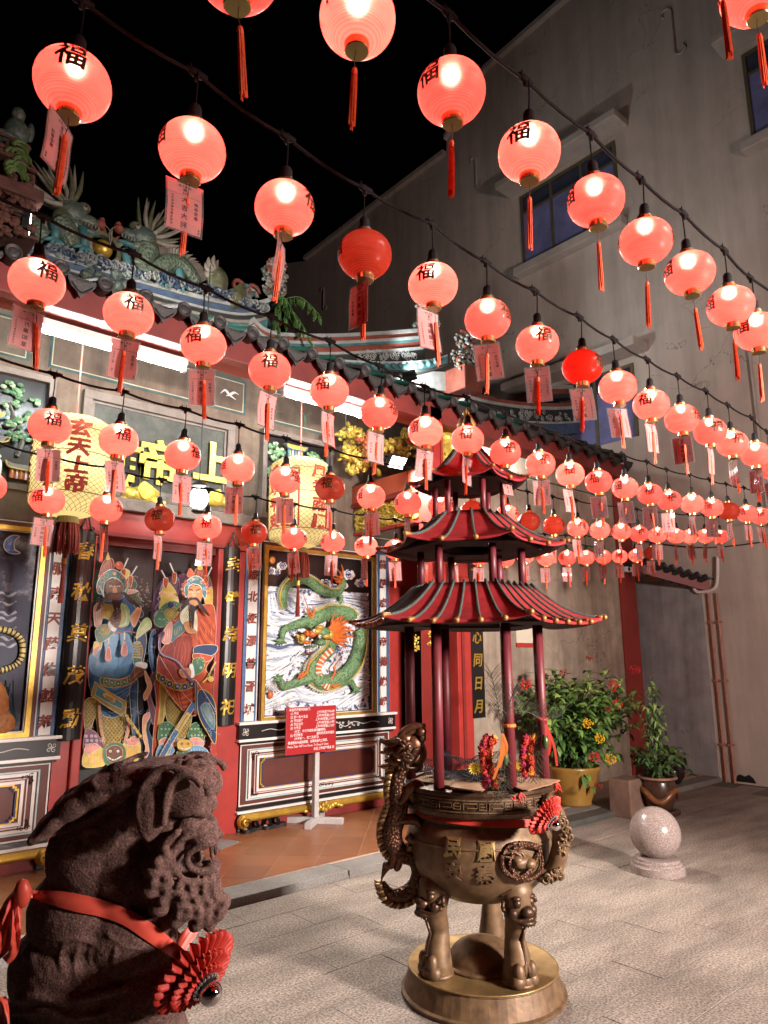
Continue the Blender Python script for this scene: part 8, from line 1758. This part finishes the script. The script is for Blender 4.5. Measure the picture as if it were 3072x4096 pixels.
# ------------------------------------------------------------------ notice stand, sandals, bollard
M_signr = mat('red_notice_board', (.36, .018, .022), .35, var=.12, scale=5); M_grey = mat('grey_painted_wood', (.48, .46, .45), .6, var=.15, scale=8); M_letter = mat('white_lettering', (.78, .72, .72), .6, var=0)
YS = 5.72
p0, p1 = PY(1146, 2829, YS), PY(1340, 3018, YS); sx0, sx1, sz1, sz0 = p0.x-.008, p1.x, PY(1240, 2826, YS).z, PY(1240, 3012, YS).z
pole = PZ(1236, 3285, .06); sc_ = thing('notice_stand', 'red notice board with white opening hours on a grey cross footed post', 'notice board', (pole.x, YS+.03, .058))
o0 = V((pole.x, YS+.03, .058))
def S(name, bm, m): bm.transform(Matrix.Translation(-o0)); return obj(name, bm, m, sc_)
S('post', bevel(bx(pole.x-.025, pole.x+.025, YS+.005, YS+.055, .112, sz0+.2), .004), M_grey)
for a in (0, 1): bm = bx(-.27, .27, -.03, .03, .058, .112-.001*a); bevel(bm, .004); bm.transform(Matrix.Translation((pole.x, YS+.03, 0)) @ Matrix.Rotation(R(40+a*90), 4, 'Z')); S('foot', bm, M_grey)
S('board', bevel(bx(sx0, sx1, YS-.014, YS+.004, sz0, sz1), .003), M_signr)
bm = BM(); lines = [(.05, '本庙宇开放时间如下:', .05), (.128, '(1) 平日', .08), (.128, '上午7时至下午6时', -1), (.205, '(2) 初一及十五日', .08), (.205, '上午7时至晚上9时', -1), (.282, '(3) 节日前夕', .08), (.282, '上午7时至晚上12时', -1), (.360, '(4) 节日当天', .08), (.360, '上午7时至晚上9时', -1), (.436, '(5) 大节日', .08), (.436, '上午7时至晚上12时', -1), (.513, '(元宵、中元节或有演戏酬神时)', .16), (.588, '(6) 农历新年', .08), (.588, '届时将另发布通告', -1), (.66, '(大年初一、初二及初三)', .16), (.745, '敬请善信人庙前脱鞋，以保持庙内之美观。', .04), (.825, 'Please Take Off Your Shoes, To Keep It Clean.', .035), (.91, '古晋上帝庙产委会 启', -1)]
W_, H_ = sx1-sx0, sz1-sz0
for fy, s, fx in lines:
    me = text_mesh(s, .012, 0); xs = [v.co.x for v in me.vertices]; h = H_*.068; wd = (max(xs)-min(xs))*h; k = .86 if wd > W_*.9 else .92
    if wd*k > W_*.93: k = W_*.93/wd
    x = sx0+W_*fx-min(xs)*h*k if fx >= 0 else sx1-W_*.04-max(xs)*h*k
    add_text(bm, s, Matrix.Translation((x, YS-.0146, sz1-H_*fy)) @ Matrix.Rotation(pi/2, 4, 'X') @ Matrix.Diagonal((h*k, h, 1, 1)), .012)
S('lettering', bm, M_letter)
M_rub = mat('black_rubber', (.014, .014, .015), .6, var=.3)
for lab, px, py, rz in (('black slide sandal with a pale tan patch at its toe near the red door jamb', 1010, 3322, .35), ('black slide sandal beside the grey cross foot of the notice stand', 1095, 3308, .15)):
    c = PZ(px, py, .06); t = thing('sandal', lab, 'sandal', c, rz, 'pair of black sandals left by the door'); lp = spline([V((-.13, -.01, 0)), V((-.10, -.045, 0)), V((0, -.04, 0)), V((.10, -.05, 0)), V((.135, 0, 0)), V((.10, .05, 0)), V((0, .038, 0)), V((-.10, .042, 0))], 4, True)
    obj('sole', fixn(slab(BM(), lp, V((0, 0, .028)))), M_rub, t)
    for xa, w_ in ((-.075, .035), (.02, .045)):
        bm = BM(); rows = []
        for k in range(9): a = pi*k/8; rows.append([bm.verts.new((xa+dx, .045*cos(a), .022+.062*sin(a))) for dx in (-w_/2, w_/2)])
        for r1, r2 in zip(rows, rows[1:]): bm.faces.new((r1[0], r2[0], r2[1], r1[1]))
        bmesh.ops.solidify(bm, geom=bm.faces, thickness=.006); obj('strap', bm, M_rub, t, smooth=True)
    bm = BM(); ball(bm, (-.10, 0, .03), (.022, .018, .008), 10, 6); obj('toe_patch' if 'tan' in lab else 'heel_cup', bm, mat('tan_patch', (.45, .28, .12), .6) if 'tan' in lab else M_rub, t)
M_pgran = mat('polished_pink_granite', (.265, .21, .19), .22, var=.12, scale=40); speckle(M_pgran, .45, 150)
c = PZ(2632, 3487, 0); D = (c-EYE).dot(FW); k = D/FPX; bl = thing('bollard', 'polished pink granite ball on a stepped round base in the courtyard', 'bollard', c)
rb = 99*k; zb = 26*k*1.1
prof = [(rb*1.06, 0), (rb*1.06, rb*.28), (rb*1.02, rb*.33), (rb*.97, rb*.34), (rb*.95, rb*.44), (rb*.88, rb*.46), (rb*.86, rb*.55), (rb*.76, rb*.58), (rb*.55, rb*.60), (.001, rb*.60)]
obj('base', lathe(BM(), [(a, b) for a, b in prof], 40), M_pgran, bl)
bm = BM(); ball(bm, (0, 0, rb*.55+rb*.93), rb, 40, 24); obj('ball', bm, M_pgran, bl, smooth=True)

# ------------------------------------------------------------------ potted plants by the wing wall
M_leaf = [mat('leaf_%d' % i, c, .38, var=.25, scale=25) for i, c in enumerate([(.07, .15, .035), (.10, .20, .045), (.15, .27, .06), (.27, .38, .10), (.05, .11, .035)])]
def leaf_me(m, l_=.115, w_=.029):
    bm = BM(); sec = [(0, .1), (.25, .8), (.5, 1), (.75, .7), (1, 0)]; rows = []
    for t, f in sec: z = .02*sin(t*pi)-.03*t*t*2; rows.append([bm.verts.new((-w_*f, t*l_, z+.006*f)), bm.verts.new((0, t*l_, z)), bm.verts.new((w_*f, t*l_, z+.006*f))])
    for a, b in zip(rows, rows[1:]):
        for j in range(2): bm.faces.new((a[j], a[j+1], b[j+1], b[j]))
    bmesh.ops.remove_doubles(bm, verts=bm.verts, dist=1e-5); return mesh_of('leaf', bm, m, True)
def place_leaf(o, p, d, roll): q = V(d).to_track_quat('Y', 'Z') @ Quaternion((0, 1, 0), roll); o.location = p; o.rotation_euler = q.to_euler(); return o
def shrub(t, base, w_, h, nst, nper, lmes, nobj, stuffmat, droop=.25, flat=1., lean=0.):
    """stems fan out of the pot; leaves in whorls along them; the nearest 300 leaves are parts, the rest one mass"""
    st = BM(); L_ = []
    for k in range(nst):
        a = rnd.random()*2*pi; r = sqrt(rnd.random()); e = V((cos(a)*r*w_*.5+lean, sin(a)*r*w_*.5*flat, h*rnd.uniform(.5, 1.)*(1-.3*r*r))); m = V((e.x*.35, e.y*.35, e.z*.55)); q = spline([V((0, 0, 0)), m, e], 6)
        tube(st, q, lerp_list([.009, .006, .003], len(q)), 5)
        for j in range(nper):
            f = 1-(j/nper)**1.2*.72; i = f*(len(q)-1); i0 = int(i); p = q[i0].lerp(q[min(i0+1, len(q)-1)], i-i0); b = rnd.random()*6.28; up = rnd.uniform(-.35, .75) if f < .93 else rnd.uniform(.4, 1.4); d = V((cos(b), sin(b), up)).normalized(); L_.append((p+V((rnd.gauss(0, .012), rnd.gauss(0, .012), rnd.gauss(0, .012))), d, f))
        if rnd.random() < .55:
            b = rnd.random()*6.28; s2 = q[4].lerp(q[7], rnd.random()); e2 = s2+V((cos(b)*.22, sin(b)*.22, rnd.uniform(-droop, .12))); q2 = spline([s2, s2.lerp(e2, .5)+V((0, 0, .06)), e2], 4); tube(st, q2, .003, 4)
            for j in range(nper//2): p = q2[rnd.randrange(2, len(q2))]; b = rnd.random()*6.28; L_.append((p, V((cos(b), sin(b), rnd.uniform(-.5, .4))).normalized(), rnd.uniform(.3, .9)))
    obj('stems', st, mat('plant_stem', (.07, .05, .03), .7), t, kind='stuff')
    vd = V((-FW.x, -FW.y, 0)).normalized(); L_.sort(key=lambda x: -(x[0].dot(vd)+x[0].z*.4)); rest_ = BM()
    for i, (p, d, f) in enumerate(L_):
        me = lmes[3 if f > .95 and rnd.random() < .6 else 2 if f > .85 and rnd.random() < .6 else rnd.choice((0, 1, 1, 4))]
        if i < nobj: o = obj('leaf', me, None, t); place_leaf(o, p, d, rnd.uniform(-.6, .6)); s = rnd.uniform(.7, 1.25); o.scale = (s, s, s)
        else:
            q = V(d).to_track_quat('Y', 'Z').to_matrix().to_4x4(); s = rnd.uniform(.7, 1.25); mi = M_leaf.index(me.materials[0]); vv = [rest_.verts.new(p+(q @ (v.co*s))) for v in me.vertices]
            for f_ in me.polygons: rest_.faces.new([vv[x] for x in f_.vertices]).material_index = mi
    obj('foliage', rest_, M_leaf, t, kind='stuff', smooth=True); return L_
LM = [leaf_me(m) for m in M_leaf]
M_ypot = mat('mustard_glazed_pot', (.27, .145, .03), .3, var=.2, scale=4); M_soil = mat('soil', (.03, .022, .016), .95)
base = PZ(2298, 3215, .058); base.y = min(base.y, 4.88); k = (base-EYE).dot(FW)/FPX
sh = thing('ixora_shrub', 'big leafy shrub with red and yellow flower heads in a mustard yellow pot', 'potted plant', base)
rt_ = 104*k; hp = 148*k
obj('pot', lathe(BM(), [(rt_*.62, 0), (rt_*.66, .012), (rt_*.64, .03), (rt_*.86, hp*.45), (rt_*.98, hp*.85), (rt_*1.06, hp*.93), (rt_*1.06, hp), (rt_*.97, hp), (rt_*.93, hp*.85), (.001, hp*.85)], 40), M_ypot, sh, smooth=True)
obj('soil', lathe(BM(), [(rt_*.92, hp*.86), (.001, hp*.88)], 24), M_soil, sh)
tmpb = obj('stem_base', None, None, sh); top_h = PY(2330, 2660, base.y).z-base.z-hp
holder = sh
class _S: pass
Ls = None
def shifted(fn, t, dz, *a, **kw):
    n0 = set(t.children); r = fn(t, *a, **kw)
    for o in t.children:
        if o not in n0: o.location.z += dz
    return r
bpy.data.objects.remove(tmpb)
Ls = shifted(shrub, sh, hp*.86, base, 720*k, top_h*1.05, 84, 26, LM, 295, None, .45, .62, .16)
M_fr = mat('ixora_red', (.50, .012, .02), .6, var=.3, scale=60); M_fy = mat('ixora_yellow', (.75, .42, .01), .55, var=.25, scale=60); M_frd = mat('ixora_faded', (.22, .03, .015), .7, var=.3, scale=60)
def flower(px, py, m, r=.05):
    p = PY(px, py, base.y-.52)-base; bm = BM()
    for j in range(46):
        d = V((rnd.gauss(0, 1), rnd.gauss(0, 1), rnd.gauss(0, .8))).normalized(); c = p+d*r*rnd.uniform(.75, 1); ball(bm, c, r*.12, 5, 3); 
        for a in range(2): tube(bm, [p+d*r*.3, c], .0012, 3)
    obj('flower_head', bm, m, sh)
for px, py, m in ((2100, 2735, M_fr), (2452, 2742, M_fr), (2539, 2678, M_fr), (2468, 2815, M_fr), (2375, 3028, M_fr), (2358, 2632, M_frd), (2253, 2690, M_frd), (2435, 2838, M_frd), (2399, 2952, M_fy), (2442, 3036, M_fy), (2352, 2893, M_fy), (2392, 3142, M_frd)): flower(px, py, m, .056 if m is not M_frd else .04)
DLM = [leaf_me(M_leaf[i], .085, .022) for i in (4, 0, 4, 1, 4)]
# brown glazed dragon pot with a thin sapling
base2 = PZ(2640, 3262, 0); k = (base2-EYE).dot(FW)/FPX; M_dpot = mat('brown_glaze_pot', (.075, .030, .015), .28, var=.4, scale=6, col2=(.03, .015, .01), cover=.5, sharp=.15)
dpt = thing('dragon_pot', 'brown glazed jar with dragon relief on a low stand, holding a thin sapling', 'potted plant', base2)
rp = 72*k; h = 150*k
obj('stand', bevel(bx(-rp*.95, rp*.95, -rp*.8, rp*.8, 0, 22*k), .02), M_dpot, dpt)
obj('pot', lathe(BM(), [(rp*.62, 22*k), (rp*.7, 30*k), (rp*.95, h*.5), (rp*1.0, h*.72), (rp*.92, h*.88), (rp*.90, h*.92), (rp*1.05, h*.95), (rp*1.05, h), (rp*.92, h), (rp*.88, h*.9), (.001, h*.9)], 36), M_dpot, dpt, smooth=True)
obj('pot_rim', lathe(BM(), [(rp*1.04, h*.945), (rp*1.08, h*.96), (rp*1.08, h*.99), (rp*1.0, h*1.01), (rp*.93, h*1.005)], 36, cap=False), mat('worn_rim', (.26, .15, .10), .5, var=.4, scale=20), dpt, smooth=True)
bm = BM(); q = [V((rp*1.0*cos(a), rp*1.0*sin(a), h*.55+h*.14*sin(a*3))) for a in np.linspace(0, 6.0, 40)]; tube(bm, q, lerp_list([.01, .03, .032, .03, .012], 40), 8); obj('dragon_relief_band', bm, mat('amber_glaze', (.16, .06, .02), .3, var=.3), dpt, smooth=True)
shifted(shrub, dpt, h*.9, base2, 300*k, .36, 14, 9, DLM, 110, None, .5)
bm = BM(); lf = []
for e in ((.05, 0, 1.18), (-.06, .03, .95), (.10, -.04, .92), (.02, .05, .75), (.14, .02, 1.08)):
    q = spline([V((0, 0, h*.88)), V((e[0]*.3, e[1]*.3, e[2]*.6)), V(e)+V((0, 0, .1))], 6); tube(bm, q, lerp_list([.012, .006, .003], len(q)), 5)
    for p in q[7:]:
        for j in range(6): lf.append((p+V((rnd.gauss(0, .02), rnd.gauss(0, .02), rnd.gauss(0, .02))), V((rnd.gauss(0, 1), rnd.gauss(0, 1), rnd.uniform(-.2, .8))).normalized()))
obj('sapling_stems', bm, mat('dark_stem', (.025, .018, .014), .7), dpt, kind='stuff')
sm = [leaf_me(m, .075, .018) for m in M_leaf]
for p, d in lf[:170]: o = obj('leaf', sm[rnd.choice((1, 2, 3, 0))], None, dpt); place_leaf(o, p, d, rnd.uniform(-.5, .5))
# glossy jar behind it, masonry block, plant pot saucer step
bj = PZ(2690, 3132, .058); k = (bj-EYE).dot(FW)/FPX; gj = thing('glazed_jar', 'small dark glossy jar with a leafy sprig behind the dragon pot', 'jar', bj); r = 50*k
obj('jar', lathe(BM(), [(r*.6, 0), (r*.95, r*.5), (r*1.0, r*.9), (r*.85, r*1.4), (r*.6, r*1.55), (r*.65, r*1.7), (r*.55, r*1.7), (.001, r*1.5)], 28), mat('black_glaze', (.02, .014, .014), .12, var=.3), gj, smooth=True)
shifted(shrub, gj, r*1.5, bj, .3, .18, 7, 6, LM, 40, None, .2)
b3 = PZ(2515, 3262, 0); k = (b3-EYE).dot(FW)/FPX; mb = thing('masonry_block', 'low dull brown block between the yellow pot and the dragon pot', 'block', b3); obj('block', bevel(bx(-.15, .15, -.12, .12, 0, .36), .012), mat('dull_brown_plaster', (.17, .10, .07), .9, var=.3, scale=5), mb)
t = thing('stone_slab', 'dark stone slab step under the yellow plant pot along the kerb', 'slab', (6.0, 4.42, 0)); obj('slab', bevel(bx(-.9, 1.3, -.24, .03, .0, .052), .01), mat('dark_slate', (.06, .06, .055), .6, var=.3, scale=4), t)

# ------------------------------------------------------------------ right wing fittings
fb = board('couplet_board', 'flat black board with thin gold calligraphy on the plaster wall behind the burner posts', 5.87, .945, 2.62, YW_-.004, .20, '十九世心同日月', .15, False, True)
nt2 = thing('wall_notice', 'small white notice with a red lower edge on the plaster wall', 'notice', (6.72, YW_-.002, 1.75)); obj('sheet', bx(-.15, .15, -.012, 0, -.05, .36), mat('aged_white_card', (.62, .58, .46), .6, var=.1), nt2); obj('red_strip', bx(-.152, .152, -.015, .001, -.07, -.02), M_red, nt2)
cpos = PY(2508, 2278, YW_-.12); cv = thing('security_camera', 'small white security camera with black lens under the red pilaster top', 'camera', cpos)
obj('housing', bevel(bx(-.07, .07, -.04, .04, -.035, .035), .012), mat('white_plastic', (.7, .7, .7), .4), cv); obj('lens', lathe(BM(), [(.028, 0), (.03, .008), (.001, .008)], 14, (-.02, -.04, 0), mx=Matrix.Rotation(pi/2, 4, 'X')), M_black, cv); obj('arm', tube(BM(), [V((.03, .04, 0)), V((.03, .12, .02))], .015, 8), M_white, cv)
# eave conduits
for o_ in (0, .035):
    q = [V((x, YW_-.03, 4.02-o_+.02*sin(x*3))) for x in (6.6, 7.2, 7.8, 8.2, 8.5)]+[V((8.75, YW_-.05, 3.95-o_)), V((9.2, YW_-.05, 3.97-o_))]; T('wall_conduit', tube(BM(), spline(q, 4), .011, 6), M_redd)
# lean-to roof over the passage
lt = thing('passage_roof', 'small dark tiled lean-to roof over the passage beside the temple', 'roof', (9.2, 4.7, 2.6))
def LT(name, bm, m): o = obj(name, bm, m, lt); o.matrix_parent_inverse = lt.matrix_basis.inverted(); return o
a, b = PY(2535, 2262, 4.95), PX(2790, 2352, XW-.01)
LT('fascia', sheet([(8.95, 5.0, 2.72), (XW, 4.28, 2.42), (XW, 4.28, 2.56), (8.95, 5.0, 2.88)], (.03, .04, 0)), M_redd)
LT('tile_bed', sheet([(8.9, 4.95, 2.88), (XW, 4.22, 2.57), (XW, 6.2, 3.3), (8.9, 6.2, 3.4)], (0, 0, .03)), M_tile)
for k in range(9):
    f = (k+.5)/9; p = V((8.92, 4.94, 2.91)).lerp(V((XW-.03, 4.24, 2.60)), f); LT('tile_end', lathe(BM(), [(.001, 0), (.045, 0), (.045, .3), (.001, .3)], 12, p, mx=Matrix.Rotation(-pi/2-.3, 4, 'X')), M_tile)
# added lantern rows out of view behind the viewer, as front fill light
for br_, ry in enumerate((-.35, -1.25, -2.2)):
    for i in range(9):
        p = V((.2+i*.45, ry, 3.42)); ln = thing('red_lantern', 'glowing red lantern overhead, %s along the %s cable behind the viewer' % (ordinal(i), ('nearest', 'middle', 'farthest')[br_]), 'lantern', p, 0, 'red lanterns overhead behind the viewer')
        for n_, me_ in (('globe', globe_me['lit']), ('bottom_cap', cap_me), ('top_cap', tcap_me), ('socket', sock_me), ('drop_wire', wire_me), ('tassel', tass_me)): obj(n_, me_, None, ln)
        l = bpy.data.lights.new('bulb_light', 'POINT'); l.energy = 1.25; l.shadow_soft_size = .012; l.color = (1, .86, .70); lo = bpy.data.objects.new('bulb_light', l); COL.objects.link(lo); lo.parent = ln; lo.location = (0, 0, .048)
    t = thing('light_cable', '%s black festoon cable overhead behind the viewer' % ('nearest', 'middle', 'farthest')[br_], 'cable', (0, 0, 0), 0, 'cables overhead behind the viewer'); obj('wire', tube(BM(), [V((-1, ry, 3.42+DROP)), V((5, ry, 3.42+DROP))], .0055, 6), M_cab, t)
